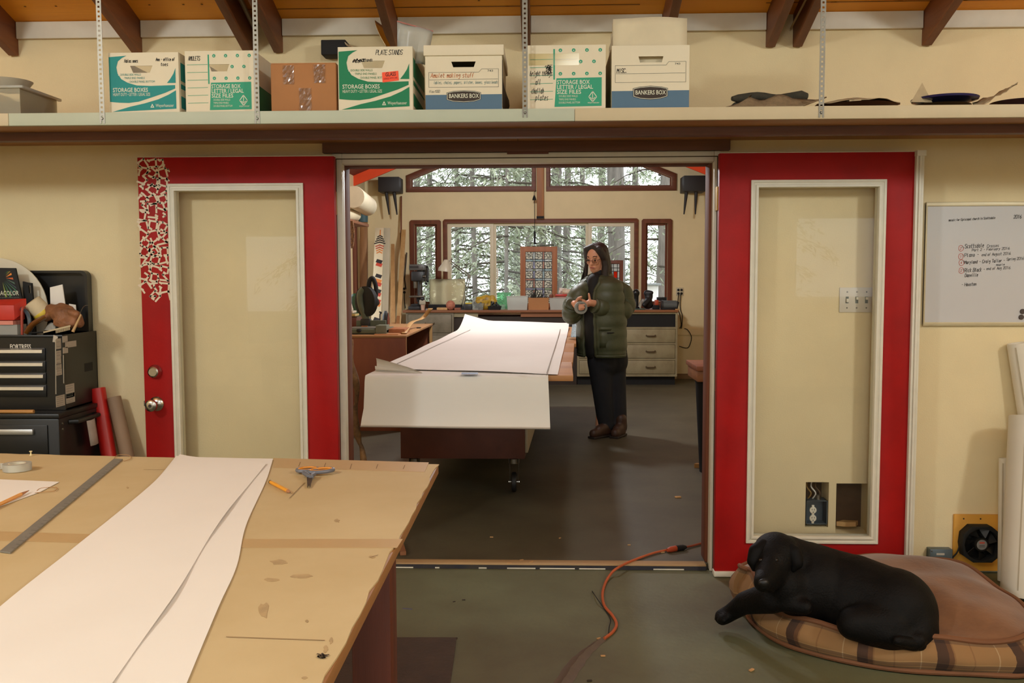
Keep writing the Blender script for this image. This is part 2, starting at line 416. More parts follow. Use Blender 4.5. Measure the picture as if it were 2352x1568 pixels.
for i, h in enumerate(RW):
    t = struct('window_%d' % (i + 11), wall_holes(h[0] - .08, h[1] + .08, h[2] - .08, h[3] + .08, -3.2, -3.17, [h]), WHITE)
    struct('pane', MB().box(h[0], h[1], -3.265, -3.26, h[2], h[3]), WINGL, parent=t)
# sloping ceilings of the front room, ridge above Y = 0
def zc(y): return CZ + SLOPE * (WY - y)
rid = zc(0.2)
struct('ceiling', MB().add([(XL, WY + WT, zc(WY + WT)), (XR, WY + WT, zc(WY + WT)), (XR, .2, rid), (XL, .2, rid), (XL, WY + WT, zc(WY + WT) + .04), (XR, WY + WT, zc(WY + WT) + .04), (XR, .2, rid + .04), (XL, .2, rid + .04)],
       [(0, 1, 2, 3), (7, 6, 5, 4), (0, 4, 5, 1), (2, 6, 7, 3), (1, 5, 6, 2), (0, 3, 7, 4)]), PLYC)
struct('ceiling', MB().add([(XL, .2, rid), (XR, .2, rid), (XR, -3.32, 3.0), (XL, -3.32, 3.0), (XL, .2, rid + .04), (XR, .2, rid + .04), (XR, -3.32, 3.04), (XL, -3.32, 3.04)],
       [(0, 1, 2, 3), (7, 6, 5, 4), (0, 4, 5, 1), (2, 6, 7, 3), (1, 5, 6, 2), (0, 3, 7, 4)]), mat('white_ceiling_board', (232, 228, 216), .8))
# the sheet joint and knots in the plywood ceiling
jm = mat('dark_joint', (92, 58, 22), .8, var=.2)
cl = bpy.data.objects['ceiling']
mb = MB()
for px in range(640, 2352, 150):
    if 1420 < px < 1700: continue
    y = 4.44; mb.box(at(px, 40, y).x - .16, at(px, 40, y).x + .16, y, y + .003, zc(y) - .003, zc(y) - .0012)
part('joint', mb, jm, cl, kind='stuff')
mb = MB()
for px, py in ((60, 75), (130, 58), (345, 65), (422, 46), (465, 58), (1935, 25), (1100, 30)):
    p = at(px, py, 4.40); mb.lathe([(.006, 0), (.0045, .001)], (p.x, p.y, zc(p.y) - .0016), n=8)
part('knot', mb, jm, cl, kind='stuff')
# rafters and the white blocking boards between them
RPX = [34, 318, 572, 641, 905, 1209, 1530, 1768, 1830, 2126]
rx = [ax(p, 120, WY) for p in RPX]
for i, x in enumerate(rx):
    mb = MB(); h = .15; y1, y0 = WY, .25
    mb.add([(x + s * .02, y, z) for y, z in ((y1, zc(y1)), (y1, zc(y1) - h), (y1 - .02, zc(y1) - h - .004), (y0, zc(y0) - h), (y0, zc(y0))) for s in (-1, 1)],
           [(0, 1, 3, 2), (2, 3, 5, 4), (4, 5, 7, 6), (6, 7, 9, 8), (8, 9, 1, 0), (0, 2, 4, 6, 8), (1, 9, 7, 5, 3)])
    part('rafter', mb, RAFT, cl, bevel=.002); continue
for i in range(len(rx) + 1):
    a = rx[i - 1] + .022 if i else XL; b = rx[i] - .022 if i < len(rx) else XR
    if b - a < .3: continue
    struct('trim_%d' % (i + 1), MB().box(a, b, WY - .022, WY, CZ - .075, CZ + .004), WHITE, bevel=.002)
# conduit between the close rafters
tag(part('conduit', MB().tube([(rx[2] + .035, WY - .02, CZ - .04), (rx[2] + .05, 3.9, zc(3.9) - .05), (rx[2] + .05, 2.5, zc(2.5) - .05)], .011, 8), mat('grey_conduit', (150, 138, 112), .5), smooth=True), 'thin grey conduit running up between two close rafters near the mint-dotted carton', 'conduit')
tag(part('cable', MB().tube([(rx[8] - .035, WY - .02, CZ - .07), (rx[8] - .03, 4.2, zc(4.2) - .1), (rx[8], 4.0, zc(4.0) - .16)], .005, 6), mat('pale_cable', (176, 150, 100), .6), smooth=True), 'thin pale cable slung between two close rafters beside the fourth strap', 'cable')

# ---- door frame in the divider wall
fr = MB(); jw = .026
x0, x1, zt = DX0, DX1, DZ1
fz = -.0
zt = ZTF; jl, jr = ax(790, 700, WY - .018), ax(1637, 700, WY - .018); ol, orr = ax(767, 700, WY - .018), ax(1651, 700, WY - .018)
fr.box(ol, jl, WY - .018, WY + .0, 0, zt + .05); fr.box(jr, orr, WY - .018, WY + .0, 0, zt + .05); fr.box(jl, jr, WY - .018, WY, zt, zt + .05)
fr.box(DX0 + .001, jl, WY + .001, WY + .045, 0, zt + .028); fr.box(jr, DX1 - .001, WY + .001, WY + .045, 0, zt + .028); fr.box(jl, jr, WY + .001, WY + .045, zt, zt + .028)
df = struct('door_1', fr, TRIMW, bevel=.004)
df['label'] = 'white wooden frame of the wide doorway'
g = MB()
xa, xb = ax(777, 700, WY - .018), ax(1644, 700, WY - .018); g.box(xa - .003, xa + .002, WY - .0188, WY - .0175, 0, zt + .026); g.box(xb - .002, xb + .003, WY - .0188, WY - .0175, 0, zt + .026); g.box(xa, xb, WY - .0188, WY - .0175, zt + .022, zt + .027)
part('frame_gap', g, mat('gap_shade', (84, 70, 50), .8, var=0), df)  # dark strips stand in for the shaded gap between the white strips
ij = MB(); i0, i1 = x0 + .02, x1 - .02
i0, i1 = jl + .001, jr - .012; ij.box(DX0, i0, WY + .045, WY + WT + .02, BZ, zt + .028); ij.box(i1, DX1, WY + .045, WY + WT + .02, BZ, zt + .028); ij.box(i0, i1, WY + .045, WY + WT + .02, zt - .004, zt + .028)
part('inner_jamb', ij, BROWNZ, df, bevel=.003, label='reddish brown inner jamb')
si = MB().box(x0 + .026, x1 - .026, WY - .012, WY + .05, 0, BZ + .004)
part('sill', si, wood('worn_sill', (190, 156, 108), (150, 116, 76), 'x'), df, bevel=.003)
mb = MB()
for a, b in ((900, 950), (1000, 1010), (1100, 1118), (1165, 1230), (1240, 1320), (1330, 1390), (1500, 1570)):
    mb.box(ax(a, 1310, WY), ax(b, 1310, WY), WY - .0135, WY - .0118, .002, .008)
part('paint_chip', mb, WHITE, df, kind='stuff')
part('sill_face', MB().box(x0 + .026, x1 - .026, WY - .0128, WY - .0118, .0005, .021), mat('dark_sill_edge', (60, 54, 50), .8, c2=(40, 40, 52), scale=9), df)
# header beam over the doorway (rounded ends) and the ledger below the shelf
hx0, hx1 = ax(740, 340, WY - .04), ax(1678, 330, WY - .04); hz0 = zt + .051; hz1 = hz0 + .10; r = .03
lp = [(hx0, hz0), (hx1, hz0)] + [(hx1 - r + r * math.cos(a), hz1 - r + r * math.sin(a)) for a in [math.pi / 2 * k / 5 for k in range(6)]] + [(hx0 + r + r * math.cos(a), hz1 - r + r * math.sin(a)) for a in [math.pi / 2 + math.pi / 2 * k / 5 for k in range(6)]]
struct('trim_20', MB().poly([lp], (0, WY, 0), (1, 0, 0), (0, 0, 1), .04), DARKW, bevel=.003)
struct('trim_21', MB().box(ax(1165, 355, WY), ax(1260, 355, WY), WY - .024, WY - .0182, zt + .041, zt + .051), BROWN)
# baseboards
struct('baseboard_north', MB().box(XL, -2.9, WY - .015, WY, 0, .08), WHITE)

# ================================================================ far room shell
BXL, BXR, RXC = -2.43, 2.42, ax(1241, 500, BY)
RS = .40                                               # roof pitch
def zr(x): return 3.66 - RS * abs(x - RXC)
WINS = {}
def hp(px0, py0, px1, py1): return (ax(px0, 600, BY), ax(px1, 600, BY), az(1240, py1, BY), az(1240, py0, BY))
big = hp(1028, 512, 1456, 722); sl = hp(952, 514, 1004, 697); sr = hp(1483, 514, 1533, 697)
cl_ = hp(946, 378, 1224, 429); crr = hp(1262, 378, 1541, 429)
clt = 3.30
cl_ = (cl_[0], cl_[1], cl_[2], clt); crr = (crr[0], crr[1], crr[2], clt)
struct('wall_far', wall_holes(BXL - .1, BXR + .1, 0, 4.0, BY, BY + .14, [big, sl, sr, cl_, crr]), CREAM)
struct('wall_left', wall_holes(WY + WT, BY, 0, 3.2, BXL - .12, BXL, [(9.6, 11.85, .9, 2.05)], True), CREAM)
struct('wall_right', wall_holes(WY + WT, BY, 0, 3.2, BXR, BXR + .12, [], True), CREAM)
for s in (-1, 1):
    xe = RXC + s * 2.6
    struct('ceiling', MB().add([(RXC, WY + WT, zr(RXC)), (RXC, BY + .14, zr(RXC)), (xe, BY + .14, zr(xe)), (xe, WY + WT, zr(xe)), (RXC, WY + WT, zr(RXC) + .04), (RXC, BY + .14, zr(RXC) + .04), (xe, BY + .14, zr(xe) + .04), (xe, WY + WT, zr(xe) + .04)],
           [(0, 1, 2, 3), (7, 6, 5, 4), (0, 4, 5, 1), (1, 5, 6, 2), (2, 6, 7, 3), (3, 7, 4, 0)]), mat('shaded_orange_ceiling', (120, 44, 26), .7))  # orange ceiling darkened: its shade is put into the colour
bcl = [o for o in bpy.data.objects if o.name.startswith('ceiling')][-2:]
struct('wall_gable', MB().poly([[(BXL - .2, 2.5), (BXR + .2, 2.5), (BXR + .2, 3.2), (RXC, 4.2), (BXL - .2, 3.2)]], (0, WY + WT, 0), (1, 0, 0), (0, 0, 1), 0), CREAM)
# orange painted rafters of the far room
for Y, lab in ((7.2, 'x'), (9.6, 'x'), (12.0, 'x')):
    for s in (-1, 1):
        xe = RXC + s * 2.45; h = .13
        mb = MB().add([(x, y, z) for y in (Y - .02, Y + .02) for x, z in ((RXC, zr(RXC)), (RXC, zr(RXC) - h), (xe, zr(xe) - h), (xe, zr(xe)))], [(0, 1, 2, 3), (7, 6, 5, 4), (0, 4, 5, 1), (1, 5, 6, 2), (2, 6, 7, 3), (3, 7, 4, 0)])
        part('rafter', mb, ORANGE, bcl[0 if s < 0 else 1])
# windows of the far wall: brown casing, vinyl frame, panes
def casing(name, h, wd_, m=BROWNZ, rtop=.02, bot=True):
    a, b, c, d = h; o = [(a - wd_, c - (wd_ if bot else 0)), (b + wd_, c - (wd_ if bot else 0)), (b + wd_, d + wd_ - rtop), (b + wd_ - rtop, d + wd_), (a - wd_ + rtop, d + wd_), (a - wd_, d + wd_ - rtop)]
    i = [(a, c), (b, c), (b, d), (a, d)]
    return struct(name, MB().poly([o, i], (0, BY, 0), (1, 0, 0), (0, 0, 1), .03), m, bevel=.003)
def vinyl(win, a, b, c, d, fw, y, name='sash', m=VINYL):
    f = part(name, MB().poly([[(a, c), (b, c), (b, d), (a, d)], [(a + fw, c + fw), (b - fw, c + fw), (b - fw, d - fw), (a + fw, d - fw)]], (0, y, 0), (1, 0, 0), (0, 0, 1), .035), m, win, bevel=.003)
    part('pane', MB().box(a + fw, b - fw, y - .02, y - .016, c + fw, d - fw), WINGL, f)
    return f
w1 = casing('window_1', big, .055, BROWN)
a, b, c, d = big
for q0, q1, yy in ((a, ax(1134, 600, BY), .05), (ax(1134, 600, BY), ax(1351, 600, BY), .075), (ax(1351, 600, BY), b, .05)):
    vinyl(w1, q0, q1, c, d, .05 if yy < .06 else .034, BY + yy)
part('latch', MB().box(ax(1141, 640, BY), ax(1144, 640, BY), BY - .01, BY + .04, az(1140, 640, BY), az(1140, 615, BY)), WHITE, w1)
for nm, h in (('window_2', sl), ('window_3', sr)):
    wn = casing(nm, h, .058)
    vinyl(wn, h[0], h[1], h[2], h[3], .028, BY + .06, m=BROWNZ)
for nm, h, s in (('window_4', cl_, -1), ('window_5', crr, 1)):
    zb, xo, xi = h[2], (h[0] if s < 0 else h[1]), (h[1] if s < 0 else h[0])
    zo = az(xo, 409, BY); zo = az(1240, 409, BY)
    k = -s
    def tp(x): return min(clt, zo + .40 * abs(x - xo))
    fw = .062
    xm = xo + k * (clt - zo) / .4
    inn = [(xo, zb), (xi, zb), (xi, clt), (xm, clt), (xo, zo)]
    out = [(xo - k * fw, zb - fw), (xi + k * .045, zb - fw), (xi + k * .045, clt + .06), (xm - k * .03, clt + .06), (xo - k * fw, zo + .045)]
    if s > 0: inn, out = inn[::-1], out[::-1]
    wn = struct(nm, MB().poly([out, inn], (0, BY, 0), (1, 0, 0), (0, 0, 1), .03), BROWN, bevel=.003)
    gp = [(xo, zb), (xi, zb), (xi, clt), (xm, clt), (xo, zo)]
    fi = [(xo + k * .02, zb + .015), (xi - k * .015, zb + .015), (xi - k * .015, clt - .01), (xm, clt - .01), (xo + k * .02, zo - .005)]
    if s > 0: gp, fi = gp[::-1], fi[::-1]
    f = part('sash', MB().poly([gp, fi], (0, BY + .05, 0), (1, 0, 0), (0, 0, 1), .03), BROWN, wn)
    part('pane', MB().poly([gp], (0, BY + .04, 0), (1, 0, 0), (0, 0, 1), .004), WINGL, f)
    tri = [(xo, zo), (xm, clt), (xo, clt)]
    if s > 0: tri = tri[::-1]
    struct('wall_far_infill', MB().poly([tri], (0, BY + .12, 0), (1, 0, 0), (0, 0, 1), .118), CREAM)
o = part('post', MB().box(ax(1233, 440, BY), ax(1249, 440, BY), BY - .075, BY - .001, az(1240, 504, BY), zr(RXC) - .02), wood('knotty_fir_post', (176, 118, 66), (140, 84, 42), 'z'), bevel=.004)
tag(o, 'knotty fir ridge post standing between the two clerestory windows', 'post')
part('bracket', MB().box(ax(1232.5, 440, BY), ax(1249.5, 440, BY), BY - .08, BY - .07, az(1240, 503, BY), az(1240, 497, BY)), BLACKM, o)
# chair-rail board and baseboard to the right of the cabinets
struct('trim_30', MB().box(ax(1556, 760, BY), BXR, BY - .02, BY, az(1600, 769, BY), az(1600, 755, BY)), CREAM)
struct('baseboard_far', MB().box(ax(1556, 760, BY), BXR, BY - .02, BY, BZ, BZ + .07), wood('bare_base', (150, 116, 74), (120, 88, 52), 'x'))
# tall window on the side wall of the far room (casing seen edge-on)
ws = struct('window_9', MB().poly([[(9.52, .82), (11.93, .82), (11.93, 2.13), (9.52, 2.13)], [(9.6, .9), (11.85, .9), (11.85, 2.05), (9.6, 2.05)]], (BXL, 0, 0), (0, 1, 0), (0, 0, 1), .05), BROWNZ, bevel=.003)
fs = part('sash', MB().poly([[(9.6, .9), (11.85, .9), (11.85, 2.05), (9.6, 2.05)], [(9.66, .96), (11.79, .96), (11.79, 1.99), (9.66, 1.99)]], (BXL - .06, 0, 0), (0, 1, 0), (0, 0, 1), .04), WHITE, ws)
part('pane', MB().box(BXL - .05, BXL - .046, 9.66, 11.79, .96, 1.99), WINGL, fs)
# ================================================================ the two red glazed doors, folded back against the wall
DY = 4.42; DT = .045
dzt = (az(540, 360, DY) + az(1880, 350, DY)) / 2; dzb = az(1880, 1313, DY)
def red_door(name, x0, x1, gx0, gx1, label):
    gz1, gz0 = (az(540, 422, DY) + az(1880, 412, DY)) / 2, az(1870, 1247, DY)
    iw = .034
    a, b, c, d = gx0 + iw, gx1 - iw, gz0 + iw, gz1 - iw
    do = struct(name, MB().poly([[(x0, dzb), (x1, dzb), (x1, dzt), (x0, dzt)], [(gx0 + .01, gz0 + .01), (gx1 - .01, gz0 + .01), (gx1 - .01, gz1 - .01), (gx0 + .01, gz1 - .01)]], (0, DY + DT, 0), (1, 0, 0), (0, 0, 1), DT), RED, bevel=.0015)
    do['label'] = label
    # stepped white glazing frame
    tm = MB()
    def ring(o0, o1, y0, y1):
        A = [(gx0 + o0, gz0 + o0), (gx1 - o0, gz0 + o0), (gx1 - o0, gz1 - o0), (gx0 + o0, gz1 - o0)]
        B = [(gx0 + o1, gz0 + o1), (gx1 - o1, gz0 + o1), (gx1 - o1, gz1 - o1), (gx0 + o1, gz1 - o1)]
        tm.poly([A, B], (0, y1, 0), (1, 0, 0), (0, 0, 1), y1 - y0)
    ring(0, .012, DY - .012, DY); ring(.010, .024, DY - .008, DY + .004); ring(.022, iw, DY - .016, DY + .02)
    ring(.01, iw, DY + .022, DY + DT + .006)
    part('glazing_frame', tm, TRIMW, do, bevel=.0018)
    part('pane', MB().add([(a - .004, DY + .015, c - .004), (b + .004, DY + .015, c - .004), (b + .004, DY + .015, d + .004), (a - .004, DY + .015, d + .004)], [(0, 1, 2, 3)]), GLASSM, do)
    part('top_edge', MB().box(x0, x1, DY - .0005, DY + DT, dzt, dzt + .0022), WHITE, do)
    return do, (a, b, c, d)
lx0, lx1 = ax(315, 360, DY), ax(766, 360, DY)
ldoor, lg = red_door('door_2', lx0, lx1, ax(385, 422, DY), ax(697, 422, DY), 'red glazed door with white painted letters and two locks')
rx0, rx1 = ax(1653, 400, DY), ax(2102, 350, DY)
rdoor, rg = red_door('door_3', rx0, rx1, ax(1725, 412, DY), ax(2036, 412, DY), 'red glazed door behind the black dog')
# white astragal on the free edge of the right door, bottom sweep
as_ = MB(); as_.box(rx1, rx1 + .012, DY - .02, DY + DT, dzb + .06, dzt - .004); as_.box(rx1 + .012, rx1 + .022, DY - .028, DY + DT, dzb + .06, dzt - .004); as_.box(rx1 + .022, rx1 + .036, DY - .02, DY + DT, dzb + .06, dzt - .004)
as_.box(rx1 - .002, rx1 + .04, DY - .032, DY + DT, dzt - .022, dzt + .004)
part('astragal', as_, TRIMW, rdoor, bevel=.002, label='white astragal strip on the door edge')
for d_, a_, b_ in ((ldoor, lx0, lx1), (rdoor, rx0, rx1)):
    part('sweep', MB().box(a_ - .004, b_, DY - .008, DY + DT, dzb - .026, dzb), TRIMW, d_, bevel=.003)
# hinges
for d_, px, ys in ((ldoor, 768, (440, 800)), (rdoor, 1649, (430, 845, 1205))):
    for y in ys:
        p = at(px, y + 27, WY - .03); mb = MB().tube([(p.x, DY + .03, p.z - .06), (p.x, DY + .03, p.z + .06)], .008, 8)
        mb.box(p.x - .012, p.x + .012, DY + .035, WY - .02, p.z - .055, p.z + .055)
        part('hinge', mb, BRASS, d_, smooth=True)
# locks
kx = ax(357, 853, DY); kz = az(357, 853, DY)
part('deadbolt', MB().lathe([(.034, -.001), (.034, -.008), (.028, -.016), (.026, -.03), (.02, -.034), (.0195, -.0335)], (kx, DY, kz), 'y', 20), CHROME, ldoor, smooth=True)
kx = ax(360, 927, DY); kz = az(360, 927, DY)
kn = part('knob', MB().lathe([(.036, -.001), (.036, -.006), (.03, -.013), (.015, -.018), (.013, -.04), (.024, -.048), (.029, -.06), (.028, -.072), (.02, -.078), (.012, -.079)], (kx, DY, kz), 'y', 20), CHROME, ldoor, smooth=True)
part('keyhole', MB().lathe([(.008, -.0795), (.006, -.081)], (kx, DY, kz), 'y', 10), DARKP, kn)
part('latch', MB().box(lx0 - .01, lx0, DY + .012, DY + .032, kz - .012, kz + .012), STEEL, ldoor)
# white painted letters on the left stile
mb = MB(); sw = ax(383, 422, DY) - lx0
row = 0; z = dzt - .03; k = 0
while z > az(350, 690, DY):
    top = z > az(350, 420, DY) - .01
    n = 3
    for j in range(n):
        x = lx0 + sw * (j + .5) / n + rnd.uniform(-.004, .004) - .002 + (.006 if top else 0)
        if z < az(350, 672, DY) and j == 0: continue
        hebrew(mb, rnd.randrange(len(HEB)), (x, DY, z + rnd.uniform(-.004, .004)), (1, 0, 0), (0, 0, 1), rnd.uniform(.034, .042), .0088, rnd.uniform(-.9, .9) + rnd.choice((0, 0, 0, .8, -.8)))
    if top and row in (1, 2): hebrew(mb, 9, (lx0 + sw * 1.12, DY, z), (1, 0, 0), (0, 0, 1), .034, .007, .5 * row)
    z -= .0415; row += 1
part('lettering', mb, mat('cream_letter_paint', (228, 208, 180), .6, var=.05), ldoor, label='cream painted Hebrew letters')

# ================================================================ switch plate and cut-outs behind the right door's pane
p0, p1 = at(1928, 660, WY), at(2006, 717, WY)
sp = thing('switch_plate', 'cream triple switch plate on the wall seen through the red door pane', 'switch', ((p0.x + p1.x) / 2, WY, p1.z))
part('plate', MB().box(p0.x, p1.x, WY - .006, WY, p1.z, p0.z), mat('ivory_plate', (216, 206, 186), .4, var=.03), sp, bevel=.002)
for i in range(3):
    x = p0.x + (p1.x - p0.x) * (.22 + .28 * i); zc_ = (p0.z + p1.z) / 2
    part('toggle', MB().box(x - .005, x + .005, WY - .016, WY - .006, zc_ - .003 + (.004 if i else -.008), zc_ + .014 + (.0 if i else -.008)), WHITE, sp, bevel=.001)
    part('slot', MB().box(x - .007, x + .007, WY - .0066, WY - .0058, zc_ - .016, zc_ + .016), GREYINK, sp)
    m2 = MB()
    for s in (-1, 1): m2.lathe([(.004, -.0062), (.003, -.0074)], (x, WY, zc_ + s * .038), 'y', 8)
    part('screw', m2, STEEL, sp, kind='stuff')
# opening 1: an outlet box in the cut
for nm, h in (('wall_north_recess', H1), ('wall_north_recess', H2)):
    mb = MB(); e = .0
    x0_, x1_, z0_, z1_ = h[0] - .015, h[1] + .015, h[2] - .015, h[3] + .015
    mb.box(x0_, x1_, WY + WT - .02, WY + WT - .012, z0_, z1_); 
    struct(nm, mb, mat('cavity_board', (96, 72, 50), .9, var=.25, scale=14))
jx0, jx1 = H1[0] + .006, H1[1] - .004; jz0, jz1 = H1[2] + .012, az(1875, 1150, WY)
ob = thing('outlet_box', 'open metal outlet box with cream duplex socket in a wall cut-out', 'outlet', ((jx0 + jx1) / 2, WY + .03, jz0))
mb = MB(); yb = WY + .07
mb.box(jx0, jx1, yb, yb + .003, jz0, jz1); mb.box(jx0, jx0 + .003, WY + .004, yb, jz0, jz1); mb.box(jx1 - .003, jx1, WY + .004, yb, jz0, jz1); mb.box(jx0, jx1, WY + .004, yb, jz0, jz0 + .003); mb.box(jx0, jx1, WY + .004, yb, jz1 - .003, jz1)
part('box', mb, mat('blue_grey_metal', (104, 116, 122), .4, .6), ob)
sx = jx0 + .033; so = MB()
for s in (0, 1):
    zz = jz0 + .03 + s * .04
    so.lathe([(.017, 0), (.017, -.008), (.0155, -.0095)], (sx, WY + .012, zz), 'y', 14)
so.box(sx - .006, sx + .006, WY + .006, WY + .012, jz0 + .004, jz0 + .095)
socket = part('socket', so, mat('ivory_socket', (230, 222, 200), .35, var=0), ob, bevel=.0008)
sl_ = MB()
for s in (0, 1):
    zz = jz0 + .03 + s * .04
    for q in (-1, 1): sl_.box(sx + q * .0055 - .001, sx + q * .0055 + .001, WY + .0015, WY + .0027, zz, zz + .008)
    sl_.box(sx - .002, sx + .002, WY + .0015, WY + .0027, zz - .011, zz - .007)
part('slot', sl_, INK, socket)
for i in range(3):
    xx = jx0 + .02 + i * .022; part('wire', MB().tube(catmull([(xx, WY + .05, jz1), (xx + .01, WY + .035, jz1 + .03), (xx - .008, WY + .05, jz1 + .06), (xx, WY + .06, H1[3])]), .0035, 6), [mat('yellow_wire', (150, 116, 60), .6), mat('white_wire', (220, 216, 205), .5), mat('brown_wire', (96, 70, 44), .6)][i], ob, smooth=True)
part('connector', MB().lathe([(.014, 0), (.014, .02), (.01, .024)], (jx0 + .065, WY + .04, jz1), 'z', 12), STEEL, ob, smooth=True)
tag(part('wood_scrap', MB().poly([[(H2[0] + .02, 0), (H2[0] + .06, .03), (H2[1] - .03, .02), (H2[1] - .05, -.01), (H2[0] + .06, -.015)]], (0, WY + .05, H2[2] + .022), (1, 0, 0), (0, 1, 0), .022), PINE), 'small wood offcut lying in the square wall cut-out', 'offcut')

# ================================================================ the long shelf
SY, SZ = 3.80, az(1250, 249, 3.80); SB = SZ - .05
sh = thing('storage_shelf', 'long pale shelf with storage boxes over the doorway', 'shelf', (0, SY, SB))
PG = mat('pale_green_white_board', (188, 194, 172), .55, var=.06, scale=4); PB = mat('beige_board', (206, 188, 152), .55, var=.08, scale=4)
fx = [XL, ax(20, 290, SY), ax(1320, 262, SY), XR]
for i in range(3):
    part('fascia', MB().box(fx[i] + .0008, fx[i + 1] - .0008, SY, SY + .02, SB, SZ), [PB, PG, PB][i], sh, bevel=.001)
SHB = wood('shelf_plywood', (186, 132, 80), (164, 112, 66), 'x', scale=3)
bx = [XL, ax(140, 300, 3.9), ax(600, 290, 3.9), ax(1180, 290, 3.9), ax(1810, 285, 3.9), XR]
for i in range(5):
    part('board', MB().box(bx[i] + .001, bx[i + 1] - .001, SY + .02, WY - .001, SZ - .03, SZ - .002), SHB, sh)
part('ledger', MB().box(XL, XR, 3.98, 4.03, SB - .035, SZ - .03), DARKW, sh, label='dark brown ledger under the shelf')
part('back_strip', MB().box(XL, XR, 3.82, 3.975, SB, SB + .012), SHB, sh)
# perforated hanger straps
for px, lab in ((235, 'perforated steel hanger strap left of the teal storage carton'), (591, 'perforated steel hanger strap between the mint-dotted and the brown carton'), (1206, 'perforated steel hanger strap in front of the mint carton marked challah plates'), (1886, 'perforated steel hanger strap over the bare shelf stretch near the wrapped plates')):
    x = ax(px, 262, SY); w_ = .0105
    st = thing('hanger_strap', lab, 'strap', (x, SY, SB), 'steel straps hanging the shelf')
    z0 = az(px, 284 if px < 600 else 270, SY); z1 = zc(SY) - .01
    holes = []; zz = z0 + .012; mb = MB(); nseg = 0
    # strip with square perforations built as two rails and rungs
    xo = lambda z: -.05 * (z - SZ) / 1.0 * (1 if px in (591, 235) else 0) * .3
    mb.box(x - w_, x - w_ * .4, SY - .0022, SY - .0008, z0, z1); mb.box(x + w_ * .4, x + w_, SY - .0022, SY - .0008, z0, z1)
    while zz < min(z1, 2.85):
        mb.box(x - w_ * .4, x + w_ * .4, SY - .0022, SY - .0008, zz, zz + .011); zz += .019
    part('band', mb, STEEL, st)
    part('screw', MB().lathe([(.006, -.002), (.004, -.006)], (x, SY, z0 + .02), 'y', 8), STEEL, st)

# ================================================================ storage boxes
BYF = 3.835          # front face plane of the boxes
ZB = SZ - .001
def carton(name, label, px0, px1, h, depth=.39, m=CARTON, slot=None, Y=BYF, taper=0):
    a, b = ax(px0, 190, Y), ax(px1, 190, Y); z1 = ZB + h
    t = thing(name, label, 'box', ((a + b) / 2, Y, ZB))
    fr_ = [(a + taper, ZB), (b - taper, ZB), (b, z1), (a, z1)]
    loops = [fr_]
    if slot:
        u0, u1, v0, v1, tp_ = slot; wd_ = b - a
        X0, X1, Z0, Z1 = a + u0 * wd_, a + u1 * wd_, ZB + v0 * h, ZB + v1 * h
        loops.append([(X0 + tp_, Z0), (X1 - tp_, Z0), (X1, Z1), (X0, Z1)])
    part('front_panel', MB().poly(loops, (0, Y + .004, 0), (1, 0, 0), (0, 0, 1), .004), m, t)
    mb = MB(); mb.box(a, a + .004, Y + .004, Y + depth, ZB, z1); mb.box(b - .004, b, Y + .004, Y + depth, ZB, z1); mb.box(a + .004, b - .004, Y + depth - .004, Y + depth, ZB, z1); mb.box(a + .004, b - .004, Y + .004, Y + depth, ZB, ZB + .004)
    part('side_panels', mb, m, t)
    part('filling', MB().box(a + .01, b - .01, Y + .03, Y + depth - .01, ZB + .004, ZB + h * (.62)), mat('box_filling', (120, 92, 70), .9, var=.5, scale=25), t)
    return t, a, b, h
def uvp(mb, lps, a, b, h, Y, lift=.0007):
    return mb.poly([[(a + u * (b - a), ZB + v * h) for u, v in lp] for lp in lps], (0, Y - lift, 0), (1, 0, 0), (0, 0, 1), 0)
WA = [(.01, .93), (.265, .95), (.2, .915), (.14, .86), (.115, .76), (.13, .66), (.18, .57), (.27, .51), (.4, .465), (.6, .455), (.945, .465), (.945, .41), (.8, .34), (.6, .265), (.42, .2), (.28, .18), (.15, .185), (.01, .2)]
WB = [(.955, .74), (.955, .5), (.83, .5), (.88, .57), (.925, .65)]
WC = [(.04, .035), (.3, .12), (.5, .17), (.7, .235), (.85, .31), (.955, .38), (.955, .08)]
